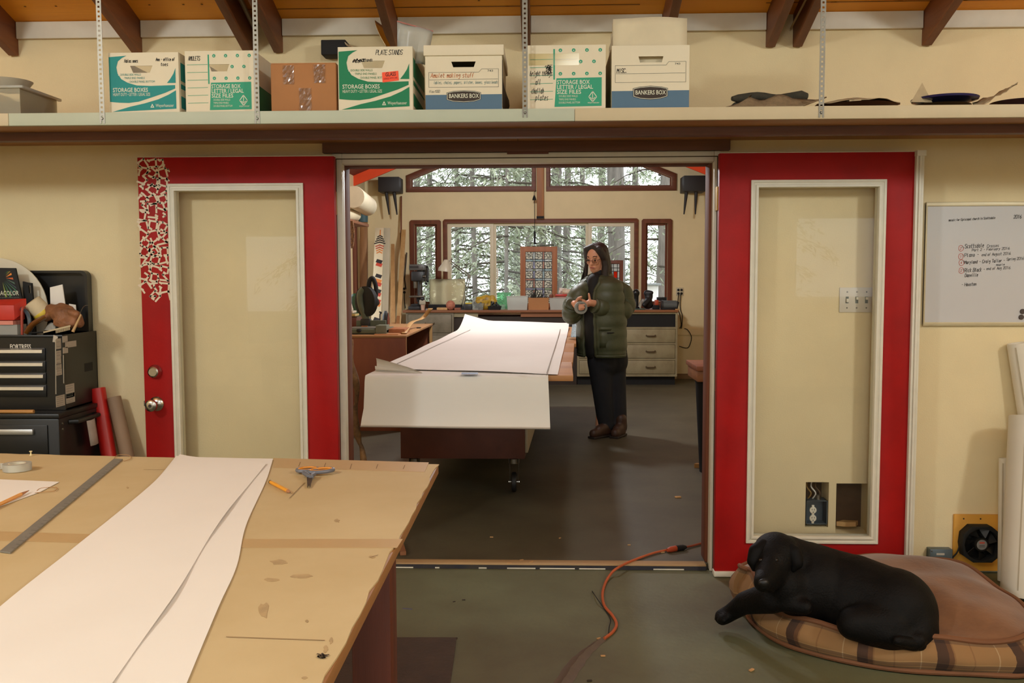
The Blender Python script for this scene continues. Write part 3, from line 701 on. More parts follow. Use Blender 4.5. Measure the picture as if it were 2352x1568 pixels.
def swoosh_box(label, px0, px1, h, pm, notes):
    t, a, b, h = carton('storage_box', label, px0, px1, h, slot=(.31, .63, .67, .785, .012)); W = b - a
    for p in (WA, WB, WC): uvp(mb := MB(), [p], a, b, h, BYF); part('print', mb, pm, t)
    P = lambda u, v: (a + u * W, BYF, ZB + v * h)
    text('lettering', 'STORAGE BOXES', .026, PLINK, t, P(.055, .36), fit=.5 * W, bold=.012, lift=.0012, squash=.9)
    text('lettering', 'HEAVY DUTY \u2022 LETTER / LEGAL SIZE', .016, PLINK, t, P(.055, .295), fit=.53 * W, lift=.0012, squash=1.1)
    text('lettering', 'Weyerhaeuser', .018, PLINK, t, P(.66, .11), fit=.26 * W, lift=.0012)
    uvp(m3 := MB(), [[(.585, .1), (.64, .1), (.613, .165)], [(.601, .112), (.624, .112), (.613, .138)]], a, b, h, BYF, .0012); part('emblem', m3, PLINK, t)
    for k, (s_, u, v) in enumerate((('DOUBLE SIDE WALLS', .17, .625), ('TRIPLE END PANELS', .225, .57), ('DOUBLE PANEL BOTTOM', .3, .51))):
        text('lettering', s_, .012, pm, t, P(u, v), fit=(.29, .29, .355)[k] * W, lift=.0009)
        m4 = MB(); uvp(m4, [[(u - .03, v), (u - .012, v), (u - .012, v + .022), (u - .03, v + .022)]], a, b, h, BYF, .0012); part('tick_box', m4, PLINK if k < 3 else pm, t)
    for s_, u, v, sz, fw_ in notes:
        m5 = MB(); hand(m5, s_, P(u, v), (1, 0, 0), (0, 0, 1), sz, .0019, fit=fw_ * W); part('lettering', m5, INK, t)
    # side print
    mb = MB(); sx_ = b + .0006
    for lo, hi in ((.1, .3), (.42, .5), (.55, .85)):
        mb.add([(sx_, BYF + .02, ZB + lo * h), (sx_, BYF + .37, ZB + lo * h), (sx_, BYF + .37, ZB + (hi - .05) * h), (sx_, BYF + .02, ZB + hi * h)], [(0, 1, 2, 3)])
    part('side_print', mb, pm, t)
    return t, a, b, h
hh = lambda y0, y1: (y1 - y0) / F * BYF
t1, a1, b1, h1 = swoosh_box('white and teal storage carton, first box on the shelf', 250, 411, hh(130, 268), TEALP, [('Halos ones', .23, .84, .013, .2), ('Ann - office of', .68, .86, .012, .27), ('toes', .75, .78, .012, .11)])
t4, a4, b4, h4 = swoosh_box('white and green storage carton marked plate stands with orange glass sticker', 777, 948, hh(109, 254), GREENP, [('PLATE STANDS', .51, .875, .019, .36)])
# scribble and orange sticker on the green carton
m5 = MB(); W4 = b4 - a4
for k in range(5):
    m5.stroke([(j * .006, rnd.uniform(-.008, .008) + k * .001) for j in range(9)], .002, (a4 + .2 * W4, BYF, ZB + .78 * h4), (1, 0, 0), (0, 0, 1), .0009)
hand(m5, 'stands', (a4 + .34 * W4, BYF, ZB + .775 * h4), (1, 0, 0), (0, 0, 1), .012, .0018, fit=.13 * W4); part('lettering', m5, INK, t4)
so_ = part('sticker', MB().poly([[(0, .01), (.066, .016), (.068, -.022), (.002, -.03)]], (a4 + .59 * W4, BYF - .0008, ZB + .565 * h4), (1, 0, 0), (0, 0, 1), .0008), mat('fluorescent_orange', (255, 88, 50), .6, var=.02), t4, label='fluorescent orange warning sticker reading GLASS')
text('lettering', 'GLASS', .022, INK, t4, (a4 + .635 * W4, BYF - .0017, ZB + .54 * h4), X=(1, 0, .08), fit=.042, bold=.008)
text('lettering', 'HANDLE WITH CARE', .011, mat('dull_red', (170, 40, 30), .7, var=0), t4, (a4 + .612 * W4, BYF - .0017, ZB + .49 * h4), X=(1, 0, .08), fit=.056)
# dotted mint cartons
def dot_box(label, px0, px1, h, hand_lines, slot):
    t, a, b, h = carton('storage_box', label, px0, px1, h, slot=slot); W = b - a
    P = lambda u, v: (a + u * W, BYF, ZB + v * h)
    mb = MB()
    uvp(mb, [[(.345, .05), (.95, .06), (.95, .5), (.37, .49)]], a, b, h, BYF)
    part('print', mb, MINT, t); uvp(mb := MB(), [[(.33, .47), (.35, .47), (.35, .94), (.33, .94)]], a, b, h, BYF); part('print_bar', mb, MINT, t); mb = MB()
    for k in range(6): uvp(mb, [[(.03, .16 + k * .123), (.325, .165 + k * .123), (.325, .172 + k * .123), (.03, .167 + k * .123)]], a, b, h, BYF)
    for v, us in ((.92, (.42, .59, .76, .93)), (.745, (.68, .85)), (.56, (.42, .59, .76, .93))):
        for u in us:
            uvp(mb, [[(u + .024 * math.cos(q * .6283), v + .028 * math.sin(q * .6283)) for q in range(10)]], a, b, h, BYF)
    part('dot_print', mb, MINT, t, kind='stuff')
    mb = MB()
    for v, us in ((.92, (.42, .59, .76, .93)), (.745, (.68, .85)), (.56, (.42, .59, .76, .93))):
        for u in us: uvp(mb, [[(u - .008, v - .012), (u + .008, v - .012), (u, v + .012)]], a, b, h, BYF, .0011)
    part('dot_mark', mb, PLINK, t, kind='stuff')
    for k, s_ in enumerate(('STORAGE BOX', 'LETTER / LEGAL', 'SIZE FILES')): text('lettering', s_, .024, PLINK, t, P(.375, .40 - k * .075), fit=(.42, .46, .31)[k] * W, bold=.012, lift=.0012, squash=.95)
    for k, s_ in enumerate(('DOUBLE SIDE WALLS', 'TRIPLE END PANELS', 'DOUBLE PANEL BOTTOM')): text('lettering', s_, .011, PLINK, t, P(.4, .2 - k * .05), fit=(.24, .22, .27)[k] * W, lift=.0012)
    text('lettering', 'weyerhaeuser', .01, PLINK, t, P(.77, .1), fit=.15 * W, lift=.0012)
    mb = MB(); O = P(.835, .2)
    mb.stroke([(-.016, .0), (0, .022), (.016, 0), (0, -.02), (-.016, 0)], .003, O, (1, 0, 0), (0, 0, 1), .0012); mb.stroke([(0, .018), (0, -.014)], .0025, O, (1, 0, 0), (0, 0, 1), .0012); mb.stroke([(-.009, -.002), (0, -.011), (.009, -.002)], .0025, O, (1, 0, 0), (0, 0, 1), .0012)
    part('emblem', mb, PLINK, t)
    for s_, u, v, sz, fw_ in hand_lines:
        m5 = MB(); hand(m5, s_, P(u, v), (1, 0, 0), (0, 0, 1), sz, .0019, fit=fw_ * W); part('lettering', m5, INK, t)
    mb = MB(); sx_ = b + .0006
    mb.add([(sx_, BYF + .03, ZB + .04 * h), (sx_, BYF + .36, ZB + .04 * h), (sx_, BYF + .36, ZB + .45 * h), (sx_, BYF + .03, ZB + .48 * h)], [(0, 1, 2, 3)]); part('side_print', mb, mat('dark_mint', (54, 128, 84), .7, var=0), t)
    return t, a, b, h
dot_box('mint-dotted white storage carton with open hand hole, second on the shelf', 426, 585, hh(122, 262), [('AMULETS', .05, .85, .0165, .17)], (.345, .64, .67, .785, .01))
t6, a6, b6, h6 = dot_box('taped mint-dotted carton scribbled with all challah plates', 1212, 1391, hh(102, 246), [('bright things', .03, .53, .019, .29), ('all', .1, .395, .021, .07), ('challah', .05, .26, .021, .16), ('plates', .1, .155, .021, .17)], (.345, .64, .755, .785, .006))
tape = part('clear_tape', MB().box(a6 + .004, a6 + .66 * (b6 - a6), BYF - .0011, BYF - .0004, ZB + .69 * h6, ZB + .87 * h6), glass('clear_tape', (250, 246, 232), .12, 1.3, .05, (230, 220, 190)), t6)
m5 = MB()
for k in range(14): m5.stroke([(rnd.uniform(0, .03), rnd.uniform(-.02, .02)) for _ in range(3)], .0015, (a6 + .22 * (b6 - a6), BYF, ZB + .62 * h6), (1, 0, 0), (0, 0, 1), .0013)
part('scribble', m5, INK, t6, kind='stuff')
# plain brown carton
a, b = ax(622, 200, BYF), ax(772, 200, BYF); h = hh(148, 257)
t3 = thing('cardboard_box', 'plain brown cardboard box with strips of clear tape', 'box', ((a + b) / 2, BYF, ZB))
bd = part('body', MB().box(a, b, BYF, BYF + .33, ZB, ZB + h), KBOX, t3, bevel=.004)
W = b - a
part('flap', MB().box(a + .002, b - .002, BYF + .004, BYF + .164, ZB + h, ZB + h + .004), KBOX, t3); part('flap', MB().box(a + .002, b - .002, BYF + .168, BYF + .328, ZB + h, ZB + h + .004), KBOX, t3)
TAPE = glass('glossy_tape', (240, 225, 200), .12, 1.6, .25, (225, 190, 150))
for u0, u1, v0, v1 in ((.19, .36, .58, .97), (.66, .84, .6, .98), (.43, .62, .02, .5)):
    P_ = []; n = 8
    for i in range(n + 1):
        r_ = []
        for j in range(7):
            r_.append((a + (u0 + (u1 - u0) * j / 6 + rnd.uniform(-.006, .006)) * W, BYF - .0012 - rnd.uniform(0, .0022), ZB + (v0 + (v1 - v0) * i / n) * h))
        P_.append(r_)
    part('tape_strip', MB().grid(P_), TAPE, t3)
# bankers boxes
def file_box(label, px0, px1, h, lid, notes):
    t, a, b, h = carton('file_box', label, px0, px1, h, slot=(.34, .66, .78, .88, .008) if lid else (.345, .665, .735, .83, .006)); W = b - a
    P = lambda u, v: (a + u * W, BYF, ZB + v * h)
    m1 = MB(); uvp(m1, [[(0, 0), (1, 0), (1, .295), (0, .29)]], a, b, h, BYF); part('print', m1, BLUEP, t)
    m2 = MB(); ov = [(.275, .2), (.275, .33), (.36, .355), (.5, .368), (.64, .355), (.725, .33), (.725, .2), (.64, .165), (.5, .15), (.36, .165)]
    uvp(m2, [ov], a, b, h, BYF, .0011); part('badge', m2, DARKP, t)
    m3 = MB(); iv = [(.5 + (u - .5) * .94, .26 + (v - .26) * .85) for u, v in ov]; iw_ = [(.5 + (u - .5) * .97, .26 + (v - .26) * .92) for u, v in ov]
    uvp(m3, [iw_, iv], a, b, h, BYF, .0015); part('badge_line', m3, PLINK, t)
    text('lettering', 'BANKERS BOX', .024, PLINK, t, P(.305, .232), fit=.39 * W, bold=.01, lift=.0017, squash=1.0)
    m4 = MB(); O = (a, BYF, ZB)
    fx0, fx1, f0, f1 = .045 * W, .955 * W, .425 * h, .69 * h
    m4.stroke([(fx0, f0), (fx0, f1), (.70 * W, f1), (.735 * W, f1 + .055 * h), (fx1, f1 + .055 * h), (fx1, f0), (fx0, f0)], .0012, O, (1, 0, 0), (0, 0, 1), .0009); m4.stroke([(fx0 + .003, .56 * h), (fx1 - .003, .565 * h)], .0012, O, (1, 0, 0), (0, 0, 1), .0009)
    part('form_line', m4, mat('form_ink', (92, 96, 90), .7, var=0), t)
    text('lettering', '743', .011, mat('form_ink', ()), t, P(.81, .695), fit=.07 * W, lift=.0009, bold=.005)
    for s_, u, v, sz, mm, fw_ in notes:
        m5 = MB(); hand(m5, s_, P(u, v), (1, 0, 0), (0, 0, 1), sz, .0021 if sz > .013 else .0011, fit=fw_ * W); part('lettering', m5, mm, t)
    if lid:
        part('lid', MB().box(a - .006, b + .008, BYF - .008, BYF + .40, ZB + h - .004, ZB + h + .038), CARTON, t, bevel=.003)
    return t, a, b, h
t5, a5, b5, h5 = file_box('lidded white and blue file box noted amulet making stuff', 977, 1153, hh(125, 250), True, [('Amulet making stuff', .07, .6, .0165, ORINK, .57), ('lables, chains, papers, blister, boxes, glass beads', .11, .485, .011, BLINK, .84), ('flux/000', .05, .33, .010, GREYINK, .14)])
t7, a7, b7, h7 = file_box('white and blue file box marked misc under a pad of foam sheets', 1405, 1583, hh(104, 245), False, [('MISC.', .065, .575, .0165, INK, .14)])
# torn brown paper bulging out behind the lidded file box
tag(part('torn_paper', MB().grid([[(b5 + .002 + .018 * math.sin(i * .7) * (j / 5), BYF + .03 + .05 * j, ZB + .02 + h5 * .85 * i / 8) for j in range(6)] for i in range(9)]), DARKP, solid=.001), 'dark torn paper edge beside the lidded file box', 'paper')
# foam sheets standing in the misc box
fm = thing('foam_sheets', 'pad of translucent foam sheets standing in the misc file box', 'foam', ((a7 + b7) / 2, BYF + .06, ZB + h7 * .5))
FO = mat('foam_sheet', (222, 208, 176), .8, var=.08, scale=7)
for i in range(5):
    x0_, x1_ = a7 - .002 + .006 * i - (.012 if i == 3 else 0), b7 - .004 * i + (.012 if i == 4 else 0); zt_ = ZB + h7 + .112 - .004 * i + (-.02 if i == 3 else 0); y_ = BYF + .03 + .035 * i
    if i < 3: x0_ = max(x0_, a7 + .006); x1_ = min(x1_, b7 - .006)
    P_ = [[(x0_ + (x1_ - x0_) * u / 8, y_ + .006 * math.sin(u * .9 + i) * v / 6, (ZB + h7 * (.66 if i < 3 else 1.005)) + (zt_ + .006 * math.sin(u / 8 * 3.1) - ZB - h7 * (.66 if i < 3 else 1.005)) * v / 6) for u in range(9)] for v in range(7)]
    part('sheet', MB().grid(P_), FO, fm, solid=.004, smooth=True)
for s in (0, 1):
    xx = (a7 + .0085, b7 - .0085)[s]
    part('side_sheet', MB().box(xx - .003, xx + .003, BYF + .04, BYF + .25, ZB + h7 * .66, ZB + h7 + .05), FO, fm)
# zip bag, strap coil and black wall box behind the green carton
zb = thing('zip_bag', 'clear zip bag of plate stands standing up out of the green carton', 'bag', (ax(960, 100, 3.95), 3.95, ZB + .15))
a, b = ax(912, 80, 3.93), ax(978, 80, 3.93)
P_ = [[(a + (b - a) * u / 6 + .03 * (v / 6) * (u / 6), 3.935 + .03 * math.sin(u * 1.1) * (1 - v / 8), ZB + h4 * .8 + (az(915, 48 + 4 * u, 3.93) - ZB - h4 * .8) * v / 6) for u in range(7)] for v in range(7)]
part('film', MB().grid(P_), MILKY, zb, solid=.0015, smooth=True)
part('zip', MB().tube([P_[6][0], P_[6][3], P_[6][6]], .0028, 6), mat('pink_zip', (196, 128, 118), .5), zb)
tag(part('perforated_strip', MB().grid([[(ax(862, 60, 4.0) + .045 * (i / 10) ** 1.5 + .0 + .026 * j, 3.99 + .03 * j, az(862, 48 + j * 8, 4.0) - .105 * i / 10) for j in range(2)] for i in range(11)]), CHROME, solid=.002), 'shiny perforated strip curling up behind the plate stands carton', 'strip')
tag(part('perforated_strip', MB().grid([[(ax(793, 98, 4.0) + .05 * (i / 6) ** 1.3, 3.99 + .02 * j, az(793, 98, 4.0) - .03 * i / 6 - .004 * j) for j in range(2)] for i in range(7)]), CHROME, solid=.002), 'short shiny perforated strip in front of the black wall box', 'strip')
p0, p1 = at(747, 102, WY), at(803, 135, WY)
jb = tag(part('wall_speaker', MB().box(p0.x, p1.x, WY - .09, WY, p1.z, p0.z), BLACKM, bevel=.004), 'small black box fixed to the wall behind the plain brown carton', 'speaker')
# clear bin at the far end of the shelf
a, b = ax(-60, 230, 3.9), ax(46, 230, 3.9); zt_ = az(30, 196, 3.9)
cb = thing('clear_bin', 'clear plastic bin with dark lid at the shelf end', 'bin', ((a + b) / 2, 3.9, ZB))
mb = MB(); mb.box(a, b, 3.9, 3.903, ZB, zt_); mb.box(b - .003, b, 3.903, 4.2, ZB, zt_); mb.box(a, a + .003, 3.903, 4.2, ZB, zt_); mb.box(a, b, 4.197, 4.2, ZB, zt_); mb.box(a, b, 3.9, 4.2, ZB, ZB + .003)
part('body', mb, glass('cloudy_bin', (250, 250, 244), .2, 1.25, .35, (240, 232, 210)), cb)
rm = MB(); rm.box(a - .008, b + .018, 3.89, 3.904, zt_ - .012, zt_); rm.box(b, b + .018, 3.9, 4.21, zt_ - .012, zt_); part('rim', rm, MILKY, cb, bevel=.003)
tag(part('dark_cloth', MB().ball((a + .09, 4.05, ZB + .049), (.085, .1, .045), 14, 8), mat('dark_green_cloth', (62, 70, 56), .9, var=.3, scale=20), smooth=True), 'dark green cloth bundle inside the clear shelf bin', 'cloth')
tag(part('pale_bowl', MB().lathe([(.02, 0), (.07, .01), (.1, .05), (.097, .05), (.066, .014), (.02, .006)], (a + .09, 4.0, zt_ - .012), n=20), mat('grey_bowl', (190, 180, 160), .5), smooth=True), 'grey bowl sitting on top of the clear shelf bin', 'bowl')
# padded mats and wrapped plates at the other end
def wavy(x0, x1, y0, y1, z, th, amp=.012, n=12, seed=0):
    r_ = random.Random(seed); ph = [r_.uniform(0, 6) for _ in range(4)]
    return [[(x0 + (x1 - x0) * u / n, y0 + (y1 - y0) * v / 5, z + amp * (math.sin(u * .8 + ph[0]) * .5 + math.sin(u * .37 + ph[1] + v)) * .5 + amp * .5) for u in range(n + 1)] for v in range(6)]
PADM = mat('dark_grey_felt', (66, 62, 50), .95, var=.2, scale=60, bump=.4, bscale=300); NET = mat('grey_beige_foam_net', (142, 120, 90), .9, var=.25, scale=70, bump=.4, bscale=250)
pm = thing('padded_mat', 'folded dark felt pad on grey foam netting by the fourth strap', 'mat', (ax(1760, 245, 3.9), 3.9, ZB))
x0_, x1_ = ax(1660, 244, 3.85), ax(1835, 244, 3.85)
NB = [[(x0_ + (x1_ - x0_) * u / 14 - .02 * (1 - abs(u - 7) / 7) * 0 + .035 * v * (.5 - abs(u / 14 - .5)) * 0 + (.02 * v if u < 3 else (.03 * v if u > 11 else .012 * v)), 3.84 + .012 * v, ZB + .003 + .012 * v * (1 + .25 * math.sin(u * .9)) * (.55 if u < 2 else 1)) for u in range(15)] for v in range(5)]
part('foam_net', MB().grid(NB), NET, pm, solid=.005, smooth=True)
x0_, x1_ = ax(1688, 222, 3.9), ax(1862, 222, 3.9)
part('pad', MB().tube([(x0_ + (x1_ - x0_) * u / 12, 3.96 + .01 * math.sin(u), ZB + .066 - .004 * math.cos(u * .9)) for u in range(13)], .016, 10, rs=[.009] + [.017] * 10 + [.021, .014], flat=1), PADM, pm, smooth=True)
part('pad_layer', MB().box(x0_ + .01, x1_ - .02, 3.97, 4.25, ZB + .004, ZB + .052), PADM, pm, bevel=.01)
def wrapped(label, px0, px1, hpx, mplate, seed, tissue, peak=None):
    x0_, x1_ = ax(px0, 247, 3.86), ax(px1, 247, 3.86); c = ((x0_ + x1_) / 2); R_ = (x1_ - x0_) / 2; H_ = hpx / F * 3.9
    t = thing('wrapped_plate', label, 'plate', (c, 3.86 + R_, ZB))
    part('plate', MB().lathe([(R_ * .35, .001), (R_ * .4, .004), (R_ * .93, H_ * .6), (R_ * .96, H_ * .66), (R_ * .9, H_ * .68), (R_ * .4, .02), (R_ * .3, .016)], (c, 3.86 + R_, ZB), n=36), mplate, t, smooth=True)
    if tissue:
        P_ = []
        for i in range(7):
            r_ = []
            for k in range(28):
                a_ = 2 * math.pi * k / 28; rr = R_ * (.15 + .86 * i / 6); zz = ZB + H_ * (.74 + .5 * math.cos(i / 6 * 1.57)) + .0025 * math.sin(k * .9 + i + seed) + (.004 * math.sin(k * 1.7 + seed) if i == 6 else 0)
                r_.append((c + rr * math.cos(a_), 3.86 + R_ + rr * .97 * math.sin(a_), max(zz, ZB + .002)))
            r_.append(r_[0]); P_.append(r_)
        part('tissue', MB().grid(P_), mat('grey_tissue', (186, 166, 130), .85, var=.15, scale=20), t, solid=.001, smooth=True)
    if peak:
        px, py = peak; q = at(px, py, 3.95); 
        part('paper_corner', MB().add([(q.x - .05, 3.93, ZB + H_ * .9), (q.x + .035, 3.93, ZB + H_ * .85), (q.x, 3.95, q.z), (q.x + .02, 3.97, ZB + H_ * .9), (q.x - .03, 3.97, ZB + H_ * .9)], [(0, 1, 2), (1, 3, 2), (0, 2, 4)]), mat('grey_tissue', ()), t, solid=.0012)
    return t
wrapped('shallow dark plate covered in grey tissue beside the fourth strap', 1898, 2098, 28, mat('dark_plum_glaze', (52, 34, 28), .3, coat=.3), 1, True)
w2 = wrapped('stack of dark and navy plates with wrapping flying loose at the shelf end', 2112, 2262, 22, mat('dark_olive_glaze', (38, 38, 28), .35, coat=.2), 2, False, (2118, 190))
x0_, x1_ = ax(2116, 220, 3.9), ax(2268, 220, 3.9); R_ = (x1_ - x0_) / 2
part('navy_plate', MB().lathe([(R_ * .3, .024), (R_ * .97, .05), (R_, .058), (R_ * .95, .06), (R_ * .4, .036)], ((x0_ + x1_) / 2, 3.86 + R_, ZB), n=36), mat('navy_glaze', (40, 40, 86), .25, coat=.4), w2, smooth=True, label='navy blue glazed plate')
q0, q1 = at(2235, 240, 3.88), at(2338, 196, 3.88)
part('tissue', MB().grid([[(q0.x + (q1.x - q0.x) * u / 8 + .01 * v, 3.88 + .025 * v, ZB + .004 + (q1.z - ZB) * (u / 8) ** 1.3 + (v - 1.5) * .011 * (1 - u / 12) + .006 * math.sin(u * 1.9 + v) + .012) for u in range(9)] for v in range(5)]), mat('grey_tissue', ()), w2, solid=.001, smooth=True)
wrapped('dark purple plate cut off by the frame at the shelf end', 2306, 2440, 32, mat('dark_purple_glaze', (54, 36, 44), .35, coat=.3, var=.4, scale=18), 3, False)
# ================================================================ the paper-covered work table
TZ = .92
far_l, far_r, near_r = on(-330, 1032, TZ), on(1007, 1065, TZ), on(716, 1620, TZ)
near_r = far_r + (near_r - far_r) * 1.5
near_l = V((far_l.x, near_r.y, TZ))
tb = thing('work_table', 'large kraft-covered plywood work table with paper, ruler and scissors on it', 'table', ((far_l.x + far_r.x) / 2, (far_l.y + near_l.y) / 2, 0))
def slabpoly(c, z, th): return MB().poly([[(p.x, p.y) for p in c]], (0, 0, z - th), (1, 0, 0), (0, 1, 0), th)
part('top', slabpoly([far_l, near_l, near_r, far_r], TZ - .004, .024), wood('plywood_edge', (176, 124, 70), (138, 92, 50), 'y'), tb, bevel=.002)
# kraft paper with a slightly ragged far/right edge
edge = []
rnd2 = random.Random(3)
N = 40
for i in range(N + 1):
    p = near_r.lerp(far_r, i / N); edge.append((p.x + rnd2.uniform(-.006, .002), p.y))
for i in range(1, N + 1):
    p = far_r.lerp(far_l, i / N); edge.append((p.x, p.y + rnd2.uniform(-.004, .003)))
edge.append((near_l.x, near_l.y))
part('kraft_cover', MB().poly([edge], (0, 0, TZ - .004), (1, 0, 0), (0, 1, 0), .003), KRAFT, tb)
for i, (qx, qy) in enumerate(((800, 1500), (640, 1066), (-200, 1100), (-900, 1500))):
    pass
cx_ = far_r.x - .10
for X_, Y_ in ((cx_, 2.12), (far_l.x + .15, 2.3), (far_l.x + .15, .55), (cx_, .3)):
    part('leg', MB().box(X_ - .045, X_ + .045, Y_ - .045, Y_ + .045, 0, TZ - .028), wood('dark_red_leg', (108, 50, 30), (80, 36, 22), 'z'), tb, bevel=.003)
part('apron', MB().box(far_l.x + .1, cx_ + .045, 2.13, 2.17, TZ - .13, TZ - .028), wood('dark_red_apron', (112, 56, 32), (84, 40, 24), 'x'), tb)
part('apron', MB().box(cx_ - .02, cx_ + .02, .3, 2.12, TZ - .13, TZ - .028), wood('dark_red_apron_y', (112, 56, 32), (84, 40, 24), 'y'), tb)
TAPEK = mat('kraft_tape', (192, 160, 112), .45, var=.06)
def flat(name, pts, m, z, th, parent=None, label=None, smooth=False, sub=0):
    P = [on(px, py, z) for px, py in pts]
    return part(name, MB().poly([[(p.x, p.y) for p in P]], (0, 0, z), (1, 0, 0), (0, 1, 0), th), m, parent, label)
flat('tape_strip', [(-330, 1212), (205, 1226), (1005 - 30, 1240), (960, 1262), (560, 1256), (200, 1243), (-330, 1230)][:0] or [(-330, 1210), (560, 1238), (925, 1238), (912, 1258), (560, 1258), (-330, 1232)], TAPEK, TZ - .0008, .0006, tb)
flat('tape_strip', [(628, 1052), (985, 1062), (975, 1084), (628, 1074)], TAPEK, TZ - .0008, .0006, tb)
# pencil ticks, stains
mb = MB()
for px, py, l in ((690, 1061, 10), (748, 1063, 12), (808, 1065, 12), (868, 1066, 10), (930, 1068, 9)):
    a, b = on(px, py, TZ), on(px - 4, py + l, TZ); mb.stroke([(a.x, a.y), (b.x, b.y)], .002, (0, 0, TZ - .0001), (1, 0, 0), (0, 1, 0), .0004)
for pts in (((520, 1462), (745, 1470)), ((850, 1280), (868, 1274)), ((330, 1078), (380, 1078)), ((665, 1144), (690, 1118), (700, 1108))):
    q = [on(x, y, TZ) for x, y in pts]; mb.stroke([(p.x, p.y) for p in q], .0018, (0, 0, TZ - .0001), (1, 0, 0), (0, 1, 0), .0004)
part('pencil_mark', mb, mat('pencil_grey', (130, 104, 70), .8, var=0), tb, kind='stuff')
mb = MB()
for px, py, sx, sy in ((640, 1290, 26, 7), (690, 1322, 36, 6), (625, 1330, 22, 5), (760, 1470, 5, 10), (748, 1490, 6, 12), (740, 1506, 5, 8), (775, 1195, 8, 5), (605, 1400, 16, 22), (705, 1425, 5, 4), (855, 1278, 9, 4), (700, 1555, 8, 4), (293, 1119, 3, 3), (960, 1070, 10, 4)):
    lp = [on(px + sx * math.cos(a) * rnd.uniform(.5, 1), py + sy * math.sin(a) * rnd.uniform(.5, 1), TZ) for a in [k * .524 for k in range(12)]]
    mb.poly([[(p.x, p.y) for p in lp][::-1]], (0, 0, TZ - .0009), (1, 0, 0), (0, 1, 0), .0005)
part('stain', mb, mat('brown_stain', (184, 156, 112), .8, var=.25, scale=30), tb, kind='stuff')
hl = MB(); hand(hl, 'ok', on(744, 1512, TZ) + V((0, 0, -.0002)), (.25, .97, 0), (-.97, .25, 0), .016, .003); part('lettering', hl, mat('pencil_dark', (70, 56, 40), .8, var=0), tb)

# ---- long sheet of white paper, two layers
def sheet_on(L, R, z, n=26, m=10, lift=.0, amp=.002, seed=0):      # L and R: pixel polylines (same length) -> grid on the table
    r_ = random.Random(seed)
    Lp, Rp = catmull([on(x, y, z) for x, y in L], 8), catmull([on(x, y, z) for x, y in R], 8)
    P = []
    for i, (a, b) in enumerate(zip(Lp, Rp)):
        row = []
        for j in range(m + 1):
            p = a.lerp(b, j / m); e = min(j, m - j) / m
            row.append(V((p.x, p.y, z + lift + amp * (1 + math.sin(i * .45 + j * .5 + seed)) * (.4 + e) + (.006 * (1 - j / 1.5) if j < 1.5 else 0) * .5)))
        P.append(row)
    return P
pp = thing('paper_sheet', 'long white double paper sheet lying across the kraft table', 'paper', on(400, 1300, TZ))
U = sheet_on([(405, 1050), (340, 1124), (170, 1262), (0, 1404), (-190, 1560), (-400, 1740)], [(627, 1054), (611, 1105), (566, 1205), (544, 1300), (500, 1400), (400, 1640)], TZ, amp=.0006, lift=.0012, seed=1)
part('lower_sheet', MB().grid(U), PAPER, pp, smooth=True)
U = sheet_on([(413, 1048), (346, 1122), (176, 1260), (4, 1402), (-186, 1558), (-396, 1740)], [(612, 1068), (545, 1150), (480, 1240), (405, 1368), (310, 1500), (160, 1720)], TZ, amp=.0035, lift=.0035, seed=4)
part('upper_sheet', MB().grid(U), PAPER, pp, smooth=True)
# drop over the far edge
# ---- steel ruler
ru = thing('steel_ruler', 'long grey steel ruler lying across the kraft table', 'ruler', on(140, 1165, TZ))
RULM = mat('dull_steel', (138, 134, 124), .5, .25, var=.15, scale=20)
A_ = [on(262, 1055, TZ), on(282, 1056, TZ), on(24, 1271, TZ), on(0, 1268, TZ)]
part('blade', MB().poly([[(p.x, p.y) for p in A_][::-1]], (0, 0, TZ), (1, 0, 0), (0, 1, 0), .003), RULM, ru)
mb = MB(); d_ = (A_[2] - A_[1]); n_ = (A_[0] - A_[1]).normalized()
for k in range(1, 36):
    p = A_[1] + d_ * (k / 36); l = .012 if k % 3 == 0 else .007
    mb.stroke([(p.x, p.y), (p.x + n_.x * l, p.y + n_.y * l)], .0011, (0, 0, TZ + .003), (1, 0, 0), (0, 1, 0), .0002)
part('graduation', mb, INK, ru, kind='stuff')
# ---- tape roll
q = on(22, 1082, TZ)
tr = thing('tape_roll', 'roll of clear tape on the kraft table', 'tape', (q.x, q.y, TZ))
c_ = on(40, 1080, TZ)
part('roll', MB().lathe([(.022, 0), (.036, 0), (.036, .019), (.022, .019), (.022, 0)], (c_.x, c_.y, TZ + .001), n=28), MILKY, tr, smooth=True)
part('core', MB().lathe([(.019, 0), (.0225, 0), (.0225, .019), (.019, .019), (.019, 0)], (c_.x, c_.y, TZ + .001), n=24), mat('cream_core', (226, 216, 190), .5), tr, smooth=True)
c2_ = on(4, 1078, TZ); part('loose_end', MB().grid([[(c_.x - .03 - .05 * u / 5, c_.y + .01 * math.sin(u), TZ + .001 + .017 * v) for u in range(6)] for v in range(2)]), MILKY, tr, solid=.0006)
